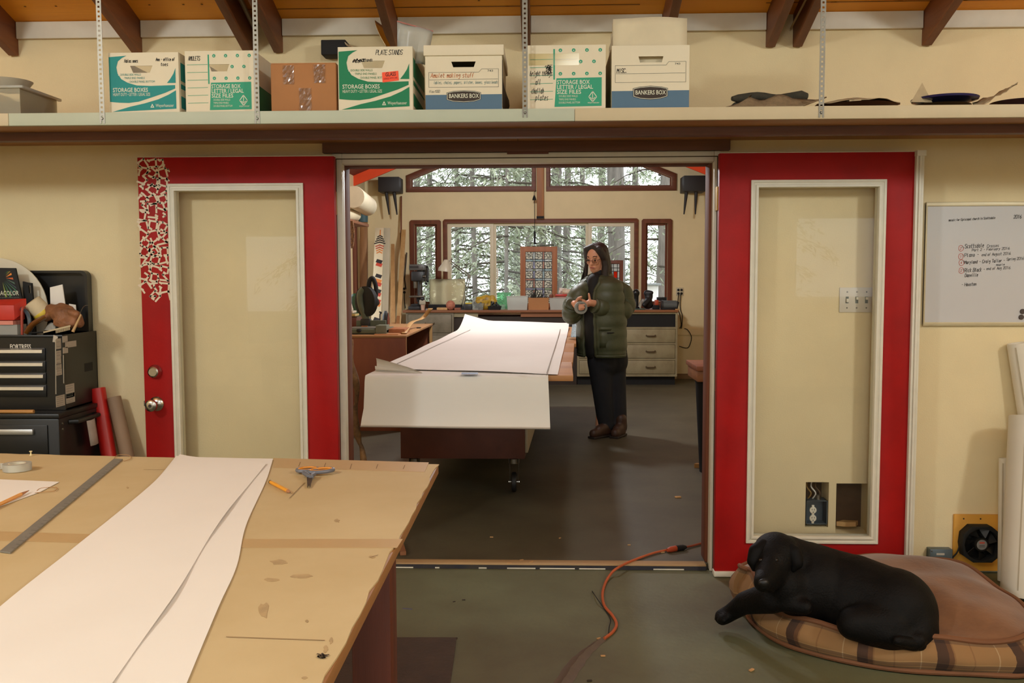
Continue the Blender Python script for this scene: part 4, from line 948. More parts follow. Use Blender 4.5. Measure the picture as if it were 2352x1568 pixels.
# ---- note paper with pencil, strings
tag(flat('note_paper', [(-80, 1098), (136, 1107), (92, 1130), (0, 1163), (-90, 1195)][::-1], PAPER, TZ, .0012), 'sheet of white note paper under a yellow pencil', 'paper')
def pencil(name, label, a, b, z, r, stub):
    t = thing(name, label, 'pencil', (a.x, a.y, z)); a = V((a.x, a.y, z + r)); b = V((b.x, b.y, z + r)); d = (b - a)
    part('shaft', MB().tube([a + d * .06, a + d * .88], r, 6), mat('yellow_lacquer', (234, 158, 40), .35), t)
    part('tip', MB().tube([a + d * .88, a + d * .985], 1, 8, rs=[r, .0012]), mat('bare_wood_tip', (176, 120, 78), .7), t)
    part('lead', MB().tube([a + d * .97, a + d], 1, 6, rs=[.0016, .0005]), INK, t)
    part('ferrule', MB().tube([a + d * .03, a + d * .06], r * 1.05, 8), STEEL, t); part('eraser', MB().tube([a, a + d * .03], r, 8), mat('eraser', (190, 150, 90), .8), t)
pencil('pencil', 'yellow pencil lying on the white note paper', on(-110, 1212, TZ + .004), on(67, 1128, TZ + .004), TZ + .002, .0042, 0)
pencil('pencil', 'short yellow pencil stub beside the scissors', on(619, 1106, TZ + .004), on(667, 1131, TZ + .004), TZ, .0046, 1)
for i, (pts, lb) in enumerate(((((85, 1128), (95, 1122), (128, 1120), (126, 1128), (100, 1131), (80, 1133)), 'thin loop of string at the edge of the note paper'), (((262, 1055), (270, 1046), (295, 1046), (301, 1054), (285, 1060)), 'thin loop of string at the far end of the ruler'))):
    tag(part('string', MB().tube(catmull([on(x, y, TZ) + V((0, 0, .0015)) for x, y in pts], 4), .0009, 5), mat('tan_string', (176, 132, 84), .8)), lb, 'string')
tag(part('push_pin', MB().lathe([(.004, 0), (.004, .002), (.002, .004), (.002, .01), (.0045, .012), (.004, .014)], on(71, 1046, TZ), n=10), mat('clear_pin', (226, 210, 160), .3), smooth=True), 'small clear push pin at the far edge of the kraft table', 'pin')
# ---- scissors
sc = thing('scissors', 'grey scissors with orange-lined handles on the kraft table', 'scissors', on(715, 1100, TZ))
SG = mat('grey_nylon', (108, 110, 118), .45); SO = mat('orange_lining', (232, 148, 40), .45)
def loop(cx, cy, rx_, ry_, ang, rr, m, z, nm):
    c = on(cx, cy, TZ); P = []
    for k in range(25):
        a = 2 * math.pi * k / 24; u, v = rx_ * math.cos(a), ry_ * math.sin(a)
        P.append(V((c.x + u * math.cos(ang) - v * math.sin(ang), c.y + u * math.sin(ang) + v * math.cos(ang), z)))
    return part(nm, MB().tube(P, rr, 8, caps=False), m, sc, smooth=True)
loop(707, 1085, .028, .022, .3, .0052, SG, TZ + .008, 'handle'); loop(707, 1085, .0235, .0175, .3, .0026, SO, TZ + .011, 'handle_lining')
loop(737, 1088, .034, .020, .55, .0052, SG, TZ + .009, 'handle'); loop(737, 1088, .0295, .0155, .55, .0026, SO, TZ + .012, 'handle_lining')
pv = on(712, 1102, TZ) + V((0, 0, .009))
for (x, y), rr in (((698, 1093), .006), ((722, 1096), .006)):
    q = on(x, y, TZ) + V((0, 0, .009)); part('shank', MB().tube([q, pv, pv + (pv - q) * .25], rr, 8), SG, sc, smooth=True)
for (x, y) in ((706, 1122), (712, 1121)):
    q = on(x, y, TZ) + V((0, 0, .003)); d = (q - pv).normalized(); s_ = V((-d.y, d.x, 0)) * .008
    part('blade', MB().add([pv + s_ + V((0, 0, .001)), pv - s_ + V((0, 0, .001)), q, pv + s_ - V((0, 0, .002)), pv - s_ - V((0, 0, .002)), q - V((0, 0, .002))], [(0, 1, 2), (5, 4, 3), (0, 3, 4, 1), (1, 4, 5, 2), (2, 5, 3, 0)]), STEEL, sc)
part('pivot', MB().lathe([(.005, 0), (.004, .003)], pv + V((0, 0, .003)), n=10), STEEL, sc)

# ================================================================ tool chest on its roller cabinet
X1 = -2.19; Y0, Y1_ = 4.18, 4.50
tcz0, tcz1 = az(126, 941, Y0), az(123, 769, Y0)
ch = thing('tool_chest', 'black top tool chest with its lid open, full of clutter', 'tool chest', (X1 - .33, Y0, tcz0))
XW = X1 - .66
mb = MB(); mb.box(XW, X1, Y0 + .01, Y1_, tcz0, tcz0 + .006); mb.box(X1 - .006, X1, Y0 + .01, Y1_, tcz0, tcz1); mb.box(XW, XW + .006, Y0 + .01, Y1_, tcz0, tcz1); mb.box(XW, X1, Y1_ - .006, Y1_, tcz0, tcz1); mb.box(XW, X1, Y0, Y0 + .012, tcz0, tcz1); mb.box(XW + .006, X1 - .006, Y0 + .01, Y1_ - .006, tcz1 - .05, tcz1 - .045)
part('case', mb, BLACK, ch)
part('front_rim', MB().box(XW, X1, Y0 - .004, Y0 + .012, tcz1 - .012, tcz1), BLACK, ch, bevel=.003)
fxr = ax(104, 850, Y0)
for i, (yt, yb) in enumerate(((798, 828), (828, 855), (855, 883), (883, 912))):
    zt_, zb_ = az(60, yt, Y0), az(60, yb, Y0)
    dr = part('drawer', MB().box(XW + .05, ax(106, 850, Y0), Y0 - .006, Y0 - .0005, zb_ + .002, zt_ - .002), mat('black_enamel', ()), ch, bevel=.0015)
    part('pull', MB().add([(XW + .055, Y0 - .006, zt_ - .003), (fxr, Y0 - .006, zt_ - .003), (fxr, Y0 - .022, zt_ - .009), (fxr, Y0 - .024, zt_ - .023), (XW + .055, Y0 - .024, zt_ - .023), (XW + .055, Y0 - .022, zt_ - .009), (XW + .055, Y0 - .006, zt_ - .026), (fxr, Y0 - .006, zt_ - .026)],
                                              [(0, 1, 2, 5), (5, 2, 3, 4), (4, 3, 7, 6), (0, 5, 4, 6), (1, 7, 3, 2), (0, 6, 7, 1)]), mat('brushed_aluminium', (206, 204, 200), .3, .85, var=.08, stretch=(.1, 3, 3)), dr)
text('lettering', 'FORTRESS', .03, mat('chrome_letter', (214, 206, 192), .4, var=0), ch, (ax(23, 800, Y0), Y0 - .0005, az(23, 801, Y0)), fit=ax(71, 800, Y0) - ax(23, 800, Y0), bold=.02)
# open lid with rounded corner, standing against the wall
LY = Y1_ - .02; lz1 = az(200, 621, LY); lxr = ax(207, 690, LY); r = .03
lp = [(XW, tcz1 - .01), (lxr, tcz1 - .01)] + [(lxr - r + r * math.cos(a), lz1 - r + r * math.sin(a)) for a in [math.pi / 2 * k / 5 for k in range(6)]] + [(XW + r + r * math.cos(a), lz1 - r + r * math.sin(a)) for a in [math.pi / 2 + math.pi / 2 * k / 5 for k in range(6)]]
ld = part('lid', MB().poly([lp], (0, LY + .02, 0), (1, 0, 0), (0, 0, 1), .006), BLACK, ch)
lp2 = [(x + (.012 if x < -2.5 else -.012), z + (-.012 if z > 1.3 else 0)) for x, z in lp]
part('lid_rim', MB().poly([lp, lp2], (0, LY + .016, 0), (1, 0, 0), (0, 0, 1), .04), BLACK, ld, bevel=.002)
part('handle_recess', MB().box(X1 - .0004, X1 + .0006, Y0 + .19, Y0 + .27, tcz0 + .155, tcz0 + .195), BLACKM, ch)
# inventory labels on the side
mb = MB(); sd_ = X1 + .0012
LBL = mat('grey_label', (190, 178, 160), .7, var=.1, scale=60)
def side(px, py): # point on the side plane x = X1
    r_ = ray(px, py); t = (X1 - CAM.x) / r_.x; return CAM + r_ * t
for i, (a_, b_, c_, d_) in enumerate(((128, 778, 140, 800), (128, 806, 140, 818), (128, 820, 140, 835), (128, 836, 141, 845), (129, 848, 142, 860), (143, 772, 155, 785), (149, 785, 175, 795), (144, 798, 156, 810), (150, 884, 171, 910), (151, 905, 172, 922), (128, 910, 149, 930))):
    pa, pb = side(a_, b_), side(c_, d_)
    lb = MB().box(X1, sd_, min(pa.y, pb.y), max(pa.y, pb.y), pb.z, pa.z); o_ = part('paper_label', lb, LBL, ch)
    if i in (0, 1, 2, 3, 4, 8, 9, 10):
        m2 = MB()
        for k in range(2 if i < 5 else 5):
            zz = pa.z - (pa.z - pb.z) * (k + .7) / (2.2 if i < 5 else 5.4); m2.stroke([(pa.y + .004, zz), (pa.y + abs(pb.y - pa.y) * .8, zz)], .0014, (sd_, 0, 0), (0, 1, 0), (0, 0, 1), .0004)
        part('lettering', m2, GREYINK, o_)
for i, (a_, b_) in enumerate((((128, 905), (127, 780)), ((146, 880), (145, 815)))):
    pa, pb = side(*a_), side(*b_); part('strip', MB().tube([V((X1 + .001, pa.y, pa.z)), V((X1 + .001, pb.y, pb.z))], .002, 5), mat('pale_strip', (170, 160, 140), .6), ch)
# lower roller cabinet
LX = -2.165; LY0 = 4.07; lz = tcz0 - .002
rc = thing('roller_cabinet', 'black roller tool cabinet below the open tool chest', 'cabinet', (LX - .35, LY0, 0))
part('case', MB().box(LX - .70, LX, LY0, 4.51, .12, lz - .022), BLACK, rc, bevel=.006)
part('top_lip', MB().box(LX - .71, LX + .004, LY0 - .006, 4.515, lz - .022, lz), BLACK, rc, bevel=.004)
dr = part('drawer', MB().box(LX - .66, LX - .05, LY0 - .008, LY0 - .0005, lz - .24, lz - .05), BLACK, rc, bevel=.002)
zz = az(40, 984, LY0)
part('pull', MB().box(LX - .66, ax(82, 990, LY0), LY0 - .026, LY0 - .008, zz - .024, zz), mat('brushed_aluminium', ()), dr, bevel=.003)
part('drawer', MB().box(LX - .66, LX - .05, LY0 - .008, LY0 - .0005, .16, lz - .26), BLACK, rc, bevel=.002)
part('side_handle', MB().tube([(LX, 4.16, lz - .05), (LX + .03, 4.17, lz - .05), (LX + .03, 4.38, lz - .05), (LX, 4.39, lz - .05)], .011, 8), BLACK, rc, smooth=True)
for Y_ in (4.15, 4.42):
    for X_ in (LX - .62, LX - .08): part('caster', MB().lathe([(.02, -.015), (.055, -.012), (.06, 0), (.055, .012), (.02, .015)], (X_, Y_, .06), 'x', 18), BLACKM, rc, smooth=True)
for y_ in (972, 985):
    part('bolt', MB().lathe([(.006, 0), (.005, .004)], side(118, y_) * 0 + V((LX, LY0 + .03, az(118, y_, LY0 + .03))), 'x', 10), STEEL, rc)
rg_ = MB()
pa = V((LX + .034, 4.2, az(190, 958, 4.3)))
rg_.grid([[(LX + .036 + .008 * math.sin(j * 1.3), 4.25 + .03 * j + .010 * i, lz - .06 - .075 * i / 1.0 * .55) for j in range(4)] for i in range(4)])
tag(part('white_rag', rg_, mat('white_rag', (196, 180, 168), .9, var=.15, scale=20), solid=.002, smooth=True), 'white rag tucked through the side handle of the black cabinet', 'rag')
tag(part('paint_brush', MB().tube([(LX - .62, LY0 + .02, lz + .008), (LX - .12, LY0 + .015, lz + .008)], .007, 8, rs=[.005, .009]), mat('varnished_handle', (190, 136, 74), .4), smooth=True), 'long wooden brush handle lying on the black cabinet ledge', 'brush')
# ---- clutter in the chest tray
zf = tcz1 - .045
dc = at(-12, 712, 4.40)
tag(part('round_platter', MB().lathe([(0.0, -.004), (.235, -.006), (.25, -.002), (.25, .004), (.235, .004), (0.0, .002)], (dc.x, 4.42, dc.z), 'y', 48), mat('off_white_disc', (216, 206, 182), .55, var=.06), smooth=True), 'large off-white round disc leaning inside the open black lid', 'disc')
pb_ = thing('pencil_set_box', 'black coloured-pencil set box with rainbow fan picture', 'box', (-2.42, 4.33, zf))
x0_, x1_ = ax(-120, 690, 4.33), ax(38, 640, 4.33); xb = ax(54, 690, 4.33); z0_, z1_ = zf, az(20, 613, 4.33)
zb2 = az(20, 684, 4.33)
part('lid_panel', MB().poly([[(x0_, zf), (xb, zf), (xb - .004, zb2), (x1_, z1_ - .005), (x0_, z1_)]], (0, 4.335, 0), (1, 0, 0), (0, 0, 1), .012), BLACKM, pb_, bevel=.002)
cols = [(60, 120, 90), (40, 90, 80), (50, 110, 60), (120, 140, 60), (200, 160, 50), (220, 130, 40), (190, 90, 40), (70, 100, 90), (44, 70, 80)]
oc = V((ax(4, 655, 4.32), 0, az(4, 638, 4.32)))
for k in range(12):
    a_ = math.radians(-80 + k * 13); L_ = .10
    e = [(oc.x + .02 * math.cos(a_), oc.z + .02 * math.sin(a_)), (oc.x + L_ * math.cos(a_ - .05), oc.z + L_ * math.sin(a_ - .05)), (oc.x + L_ * math.cos(a_ + .05), oc.z + L_ * math.sin(a_ + .05))]
    e = [(min(x, x1_ + .015 - max(0, z - zb2) * .3), max(z, zb2 + .004)) for x, z in e]
    e = [(x, min(z, z1_ - .02)) for x, z in e]
    if abs((e[1][0] - e[0][0]) * (e[2][1] - e[0][1]) - (e[2][0] - e[0][0]) * (e[1][1] - e[0][1])) < 1e-7: continue
    part('fan_print', MB().poly([e], (0, 4.3225, 0), (1, 0, 0), (0, 0, 1), 0), mat('fan_%d' % (k % 9), cols[(12 - k) % 9], .5, var=0), pb_)
text('lettering', 'PRISMACOLOR', .03, PLINK, pb_, (ax(-27, 677, 4.32), 4.3228, az(-27, 678, 4.32)), fit=ax(42, 677, 4.32) - ax(-27, 677, 4.32))
text('lettering', 'professional quality colored pencils', .008, GREYINK, pb_, (ax(-20, 684, 4.32), 4.3228, az(-20, 684, 4.32)), fit=ax(43, 677, 4.32) - ax(-20, 677, 4.32))
q0, q1 = at(54, 650, 4.36), at(79, 700, 4.36)
bl = tag(part('black_pouch', MB().poly([[(q0.x, zf), (q1.x + .005, zf), (q1.x - .006, q0.z), (q1.x - .028, q0.z + .003), (q0.x, q0.z + .008)], [(q1.x - .02, q0.z - .048), (q1.x - .011, q0.z - .048), (q1.x - .012, q0.z - .012), (q1.x - .022, q0.z - .012)][::1]], (0, 4.365, 0), (1, 0, 0), (0, 0, 1), .012), BLACKM), 'black slotted plastic hanger beside the coloured-pencil box', 'hanger')
x0_, x1_ = ax(-60, 720, 4.24), ax(53, 720, 4.24)
rb = thing('red_box', 'red cardboard tool box with clear blister front', 'box', ((x0_ + x1_) / 2, 4.22, zf))
RB = mat('red_carton', (200, 52, 36), .5, var=.12, scale=20)
mb = MB().box(x0_, x1_ - .03, 4.22, 4.31, az(0, 735, 4.24), az(0, 700, 4.24)); part('body', mb, RB, rb, bevel=.004)
part('flap', MB().add([(x0_, 4.22, az(0, 700, 4.24)), (x1_ - .03, 4.22, az(0, 700, 4.24)), (x1_, 4.27, az(0, 686, 4.26)), (x0_, 4.27, az(0, 690, 4.26)), (x1_, 4.27, az(0, 712, 4.26)), (x1_ - .03, 4.22, az(0, 733, 4.24))], [(0, 1, 2, 3), (1, 5, 4, 2)]), RB, rb, solid=.003)
part('window_band', MB().box(x0_, x1_ - .035, 4.215, 4.3, az(0, 745, 4.24), az(0, 736, 4.24)), mat('pink_band', (220, 140, 124), .4), rb)
part('base', MB().box(x0_, x1_ - .02, 4.222, 4.3, zf, az(0, 745, 4.24)), MILKY, rb)
tag(part('spectacle_case', MB().tube(catmull([(ax(48, 735, 4.24), 4.24, az(48, 708, 4.24)), (ax(60, 730, 4.25), 4.25, az(60, 715, 4.25)), (ax(68, 745, 4.24), 4.24, az(70, 735, 4.24)), (ax(66, 745, 4.24), 4.24, zf + .01)], 4), .009, 8), mat('grey_blue_plastic', (70, 84, 96), .3, coat=.4), smooth=True), 'curved grey-blue plastic piece beside the red box in the chest', 'tool')
tag(part('pliers', MB().tube(catmull([(ax(50, 745, 4.23), 4.23, zf + .02), (ax(52, 720, 4.23), 4.225, az(52, 715, 4.23)), (ax(54, 712, 4.23), 4.24, az(54, 705, 4.23))], 4), .006, 8), mat('red_grip', (170, 70, 52), .5), smooth=True), 'red-gripped tool handle standing beside the red box', 'tool')
c_ = at(88, 708, 4.30)
hr = thing('hose_roll', 'white roll with yellow band in the tool chest', 'roll', (c_.x, 4.30, c_.z))
Rr = Matrix.Rotation(.5, 3, 'Z') @ Matrix.Rotation(.9, 3, 'Y')
part('roll', MB().lathe([(.02, -.045), (.04, -.042), (.043, 0), (.04, .042), (.022, .045)], c_, 'x', 20, Rr), mat('off_white_fabric', (218, 200, 164), .8, var=.1, scale=30), hr, smooth=True)
part('yellow_band', MB().lathe([(.0425, .018), (.0445, .022), (.0445, .034), (.042, .038)], c_, 'x', 20, Rr), mat('yellow_plastic', (214, 186, 60), .5), hr, smooth=True)
g1, g2, g3 = at(118, 712, 4.30), at(142, 722, 4.28), at(172, 732, 4.27)
tag(blob('leather_glove', [('c', g1, .03, g2, .04), ('c', g2, .045, g3, .036), ('e', at(150, 735, 4.27), (.05, .035, .045)), ('c', at(128, 742, 4.25), .014, at(150, 752, 4.235), .012), ('c', at(132, 735, 4.245), .014, at(158, 744, 4.23), .012), ('c', at(150, 712, 4.25), .013, at(176, 722, 4.24), .016), ('c', at(120, 726, 4.26), .012, at(135, 706, 4.27), .014), ('e', at(166, 740, 4.24), (.02, .015, .022)), ('c', at(140, 704, 4.30), .02, at(160, 712, 4.28), .022), ('c', at(172, 725, 4.27), .028, at(183, 742, 4.27), .022), ('c', at(108, 730, 4.29), .02, at(124, 716, 4.29), .024)], .008, mat('worn_brown_leather', (150, 98, 62), .6, var=.45, scale=22, bump=.9, bscale=35), it=2), 'crumpled brown leather glove on the tool chest tray', 'glove')
mg1, mg2 = at(68, 752, 4.235), at(88, 738, 4.24)
gl = thing('safety_goggles', 'amber safety goggles lying at the front of the tray', 'goggles', (mg1.x, 4.235, zf))
part('lens', MB().tube(catmull([at(62, 764, 4.23), at(72, 748, 4.225), at(88, 736, 4.235), at(104, 728, 4.25)], 5), .018, 10, rs=None, flat=.6), mat('amber_lens', (122, 74, 30), .12, coat=.6, var=.2), gl, smooth=True)
part('strap', MB().tube(catmull([at(62, 764, 4.23), at(80, 764, 4.22), at(104, 762, 4.22)], 5), .004, 6), BLACKM, gl, smooth=True)
q = at(122, 700, 4.43)
tag(part('index_card', MB().poly([[(-.035, -.05), (.038, -.055), (.026, .056), (-.034, .042)]], (at(133, 680, 4.40).x, 4.40, at(133, 680, 4.40).z), (1, 0, 0), (0, 0, 1), .006), PAPER), 'white note pad standing against the black lid', 'note pad')
tag(part('small_card', MB().poly([[(-.018, -.02), (.018, -.02), (.016, .015), (-.016, .02)]], (at(167, 707, 4.38).x, 4.38, at(167, 707, 4.38).z), (1, 0, 0), (0, 0, 1), .003), PAPER), 'small white card behind the leather glove', 'card')
cm0, cm1 = at(100, 763, 4.215), at(162, 748, 4.215)
cmb = MB(); dcm = (cm1 - cm0)
cmb.bar(cm0, cm1, .004, .007)
for k in range(26):
    if k > 11: p = cm0 + dcm * (k / 26); cmb.box(p.x - .0011, p.x + .0011, 4.214, 4.217, p.z - .018, p.z - .002)
tag(part('metal_comb', cmb, mat('pale_metal', (196, 180, 150), .4, .4)), 'pale toothed metal comb along the front of the tool chest tray', 'comb')
tag(part('wooden_stick', MB().tube([at(167, 762, 4.21), at(186, 722, 4.24)], .006, 6, rs=[.007, .004]), mat('pale_stick', (196, 160, 110), .7)), 'pale wooden stick leaning out of the tool chest tray', 'stick')
tag(part('wire_prong', MB().tube(catmull([at(180, 735, 4.24), at(186, 715, 4.26), at(193, 703, 4.29), at(202, 701, 4.3)], 4), .0015, 5), STEEL, smooth=True), 'thin bent wire rising from the tool chest tray', 'wire')
tag(part('clear_bag', MB().grid([[at(102 + 5 * u, 752 - 16 * math.sin(u * .5) * (v / 4) + 6 * (1 - v / 4) + v, 4.24 + .01 * v + .006 * math.sin(u * 1.8 + v)) for u in range(8)] for v in range(5)]), MILKY, solid=.0012, smooth=True), 'crumpled clear bag in front of the leather glove', 'bag')
tag(part('folded_tag', MB().poly([[(-.012, -.02), (.008, -.022), (.014, .004), (-.006, .012)]], (at(126, 772, 4.17).x, 4.172, at(126, 775, 4.17).z), (1, 0, 0), (0, 0, 1), .002), LBL), 'crumpled paper tag hanging over the front corner of the chest', 'tag')
tag(part('tin_lid', MB().ball((ax(20, 755, 4.24), 4.25, zf + .02), (.09, .03, .022), 16, 8), mat('grey_junk', (120, 112, 92), .5, var=.4, scale=30), smooth=True), 'flat grey pouch under the red box in the tray', 'pouch')
# ---- leaning rolls by the tool cabinet
def leaner(name, label, top, bot, r, m, hollow=False):
    t = part(name, MB().lathe([(r * .82, -(top - bot).length + .02), (r * .82, -.02), (r * .84, 0), (r, 0), (r, -(top - bot).length), (r * .82, -(top - bot).length)] if hollow else [(r, -(top - bot).length), (r, 0)], top, 'z', 20, (top - bot).to_track_quat('Z', 'Y').to_matrix()), m, smooth=True)
    return tag(t, label, 'roll')
tp_, bt_ = at(224, 892, 4.47), at(250, 1045, 4.43); bt_ = tp_ + (bt_ - tp_) * (tp_.z - .012) / (tp_.z - bt_.z)
leaner('red_roll', 'red vinyl roll leaning beside the tool cabinet', tp_, bt_, .036, mat('red_vinyl', (196, 30, 24), .4, var=.1), True)
tp_, bt_ = at(262, 912, 4.47), at(292, 1045, 4.43); bt_ = tp_ + (bt_ - tp_) * (tp_.z - .012) / (tp_.z - bt_.z)
leaner('grey_brown_roll', 'grey-brown roll leaning next to the red roll', tp_, bt_, .032, mat('taupe_roll', (150, 122, 96), .7), True)

# ================================================================ whiteboard
wx0, wx1 = ax(2121, 600, WY), ax(2352, 600, WY) + .30; wz1, wz0 = az(2240, 464, WY), az(2240, 748, WY)
wb = thing('whiteboard', 'whiteboard with handwritten job list beside the red door', 'whiteboard', ((wx0 + wx1) / 2, WY, wz0))
part('panel', MB().box(wx0, wx1, WY - .012, WY - .001, wz0 + .01, wz1 - .01), mat('whiteboard_face', (204, 200, 198), .3, var=.03, scale=3), wb)
part('frame', MB().poly([[(wx0, wz0), (wx1, wz0), (wx1, wz1), (wx0, wz1)], [(wx0 + .008, wz0 + .018), (wx1 - .014, wz0 + .018), (wx1 - .014, wz1 - .02), (wx0 + .008, wz1 - .02)]], (0, WY - .001, 0), (1, 0, 0), (0, 0, 1), .016), mat('cream_aluminium', (206, 190, 152), .4, .2), wb, bevel=.003)
MARK = mat('dark_marker', (70, 66, 62), .7, var=0)
WF = {k: v / F * WY for k, v in {'mosaic for Episcopal church in Scottsdale': 103, '2016': 18, 'Scottsdale': 43, 'Crosses': 27, 'Part 2 - February 2016': 84, 'Plano -': 33, 'end of August 2016': 64, 'Maryland - Craig Tailor -': 90, 'Spring 2016': 38, 'maple': 20, 'Rick Block -': 46, 'end of Aug 2016': 53, 'Danville': 30, '- Houston': 34}.items()}
def wr(s, px, py, size, m=MARK, pen=.0022, up=.05):
    b = MB(); hand(b, s, at(px, py, WY - .0122), (1, 0, up), (-up, 0, 1), size, pen, fit=WF.get(s)); part('lettering', b, m, wb)
wr('mosaic for Episcopal church in Scottsdale', 2179, 508, .0102, pen=.0016); wr('2016', 2328, 502, .016)
for s_, px, py, sz in (('Scottsdale', 2216, 570, .0185), ('Crosses', 2267, 568, .013), ('Part 2 - February 2016', 2232, 577, .0112), ('Plano -', 2215, 590, .0165), ('end of August 2016', 2255, 588, .0125), ('Maryland - Craig Tailor -', 2215, 606, .0142), ('Spring 2016', 2312, 598, .0125), ('maple', 2288, 610, .009), ('Rick Block -', 2215, 625, .0175), ('end of Aug 2016', 2266, 620, .0125), ('Danville', 2216, 636, .0155), ('- Houston', 2208, 657, .0145)):
    wr(s_, px, py, sz, pen=.0021 if sz > .014 else .0016)
mb = MB()
for px, py in ((2207, 570), (2207, 589), (2208, 603), (2208, 621)):
    p = at(px, py, WY - .0122); mb.stroke([(.012 * math.cos(a) * rnd.uniform(.85, 1.1), .014 * math.sin(a)) for a in [k * .6 for k in range(13)]], .002, p, (1, 0, 0), (0, 0, 1), .0009); hand(mb, '1234'[(px + py) % 4], p + V((-.004, 0, -.006)), (1, 0, 0), (0, 0, 1), .011, .0016)
part('marker_ring', mb, REDINK, wb)
for px, py, lb in ((2345, 728, 'round dark magnet low on the whiteboard'), (2348, 715, 'second round dark magnet, just above the lower one on the whiteboard')):
    p = at(px, py, WY - .012); tag(part('magnet', MB().lathe([(.012, -.012), (.012, -.017), (.010, -.019)], (p.x, WY, p.z), 'y', 16), mat('dark_magnet', (74, 60, 54), .5), smooth=True), lb, 'magnet', 'magnets on the whiteboard')

# ================================================================ fan on its ochre board, grey box
fx0, fx1 = ax(2187, 1250, WY), ax(2318, 1250, WY); fz0, fz1 = az(2240, 1311, WY), az(2240, 1180, WY)
fb = thing('fan_panel', 'ochre plywood panel carrying a black round fan', 'fan', ((fx0 + fx1) / 2, WY, fz0))
part('panel', MB().box(fx0, fx1, WY - .014, WY - .001, fz0, fz1), mat('ochre_plywood', (224, 160, 56), .55, var=.1, scale=5), fb, bevel=.001)
part('panel_foot', MB().box(ax(2245, 1320, WY), fx1, WY - .016, WY - .001, .01, fz0), mat('grey_green_board', (96, 104, 98), .6), fb)
fc = at(2254, 1250, WY - .06); R_ = .098
oc_ = [(R_ * .62 * a, R_ * b) for a, b in ((-1, .86), (1, .86))]
pts = [(-.05, .088), (.045, .088), (.092, .05), (.098, 0), (.092, -.05), (.05, -.086), (-.04, -.086), (-.085, -.055), (-.094, 0), (-.088, .052)]
hs = part('housing', MB().poly([[(p[0] * .98, p[1]) for p in pts][::-1], [(.082 * math.cos(a), .078 * math.sin(a)) for a in [k * .3927 for k in range(16)]]], (fc.x, WY - .014, fc.z), (1, 0, 0), (0, 0, 1), .055), BLACKM, fb, bevel=.004)
part('back', MB().lathe([(.0825, -.016), (.0825, -.02)], (fc.x, WY, fc.z), 'y', 24), BLACK, fb)
mb = MB()
for k in range(7):
    a0 = k * 2 * math.pi / 7
    mb.add([(fc.x + r_ * math.cos(a0 + da), WY - yy, fc.z + r_ * math.sin(a0 + da)) for r_, da, yy in ((.034, 0, .055), (.034, .5, .03), (.078, .75, .026), (.078, .15, .055))], [(0, 1, 2, 3)])
part('blades', mb, mat('fan_blade', (34, 32, 30), .4), fb, solid=.002)
part('hub', MB().lathe([(.036, -.028), (.036, -.062), (.033, -.066)], (fc.x, WY, fc.z), 'y', 24), BLACK, fb, smooth=True)
part('hub_label', MB().lathe([(.0245, -.0661), (.0245, -.0668)], (fc.x, WY, fc.z), 'y', 24), mat('grey_sticker', (150, 146, 140), .5), fb)
part('print', MB().box(fc.x - .012, fc.x + .012, WY - .0674, WY - .0669, fc.z + .006, fc.z + .014), REDINK, fb)
mb = MB()
for k in range(2): mb.box(fc.x - .013, fc.x + .013, WY - .0674, WY - .0669, fc.z - .004 - .007 * k, fc.z - .002 - .007 * k)
part('lettering', mb, INK, fb)
part('cord', MB().tube(catmull([(fc.x - .085, WY - .03, fc.z - .0), (fc.x - .098, WY - .03, fc.z - .045), (fc.x - .115, WY - .03, fc.z - .068), (ax(2178, 1280, WY), WY - .03, az(2178, 1281, WY))], 5), .0035, 6), BLACKM, fb, smooth=True)
for x_, z_ in ((fx0 + .045, fz1 - .02), (fx0 + .125, fz1 - .02)): part('screw', MB().lathe([(.004, -.014), (.003, -.016)], (x_, WY, z_), 'y', 8), INK, fb)
p0, p1 = at(2128, 1255, WY), at(2178, 1292, WY)
eb = thing('junction_box', 'grey metal junction box low on the wall beside the fan', 'electrical box', ((p0.x + p1.x) / 2, WY, p1.z))
part('box', MB().box(p0.x, p1.x, WY - .045, WY, p1.z - .03, p0.z), mat('blue_grey_metal', ()), eb, bevel=.002)
part('cover_screw', MB().box(p0.x + .004, p0.x + .01, WY - .047, WY - .045, p0.z - .012, p0.z - .006), STEEL, eb)
mb = MB().box(p0.x + .03, p0.x + .068, WY - .0458, WY - .045, p0.z - .028, p0.z - .018); part('label', mb, LBL, eb)

# ================================================================ long white tubes at the frame's edge
TUBE = mat('white_tube_paper', (226, 216, 196), .7, var=.05, scale=4)
def tubeobj(label, top, bot, r, writes):
    t = thing('paper_tube', label, 'paper tube', (bot.x, bot.y, bot.z), 'paper tubes leaning in the corner')
    L = (top - bot).length; M_ = (top - bot).to_track_quat('Z', 'Y').to_matrix(); d = (top - bot).normalized()
    part('roll', MB().lathe([(r * .86, .01), (r, 0), (r, L), (r * .86, L), (r * .84, L - .012), (r * .3, L - .012)], bot, 'z', 24, M_), TUBE, t, smooth=True)
    part('wrap_edge', MB().bar(bot + V((-r * .68, -r * .74, 0)) + d * .05, top + V((-r * .68, -r * .74, 0)) - d * .02, .006, .004, V((-.7, -.7, 0))), mat('tube_edge', (190, 176, 150), .7), t)
    n = V((-.55, -.83, 0)).normalized()
    for s_, f, sz, sgn in writes:
        b = MB(); base = bot + d * (L * f) + n * r * .99
        ydir = -n.cross(d).normalized(); hand(b, s_, base, d * sgn, ydir * sgn * 1.0, sz, .003, lift=.002); part('lettering', b, mat('pencil_dark', ()), t)
    return t
def foot(top, bot): return top + (bot - top) * (top.z - .004) / (top.z - bot.z)
b_ = at(2353, 1360, 4.17); t_ = at(2372, 957, 4.31)
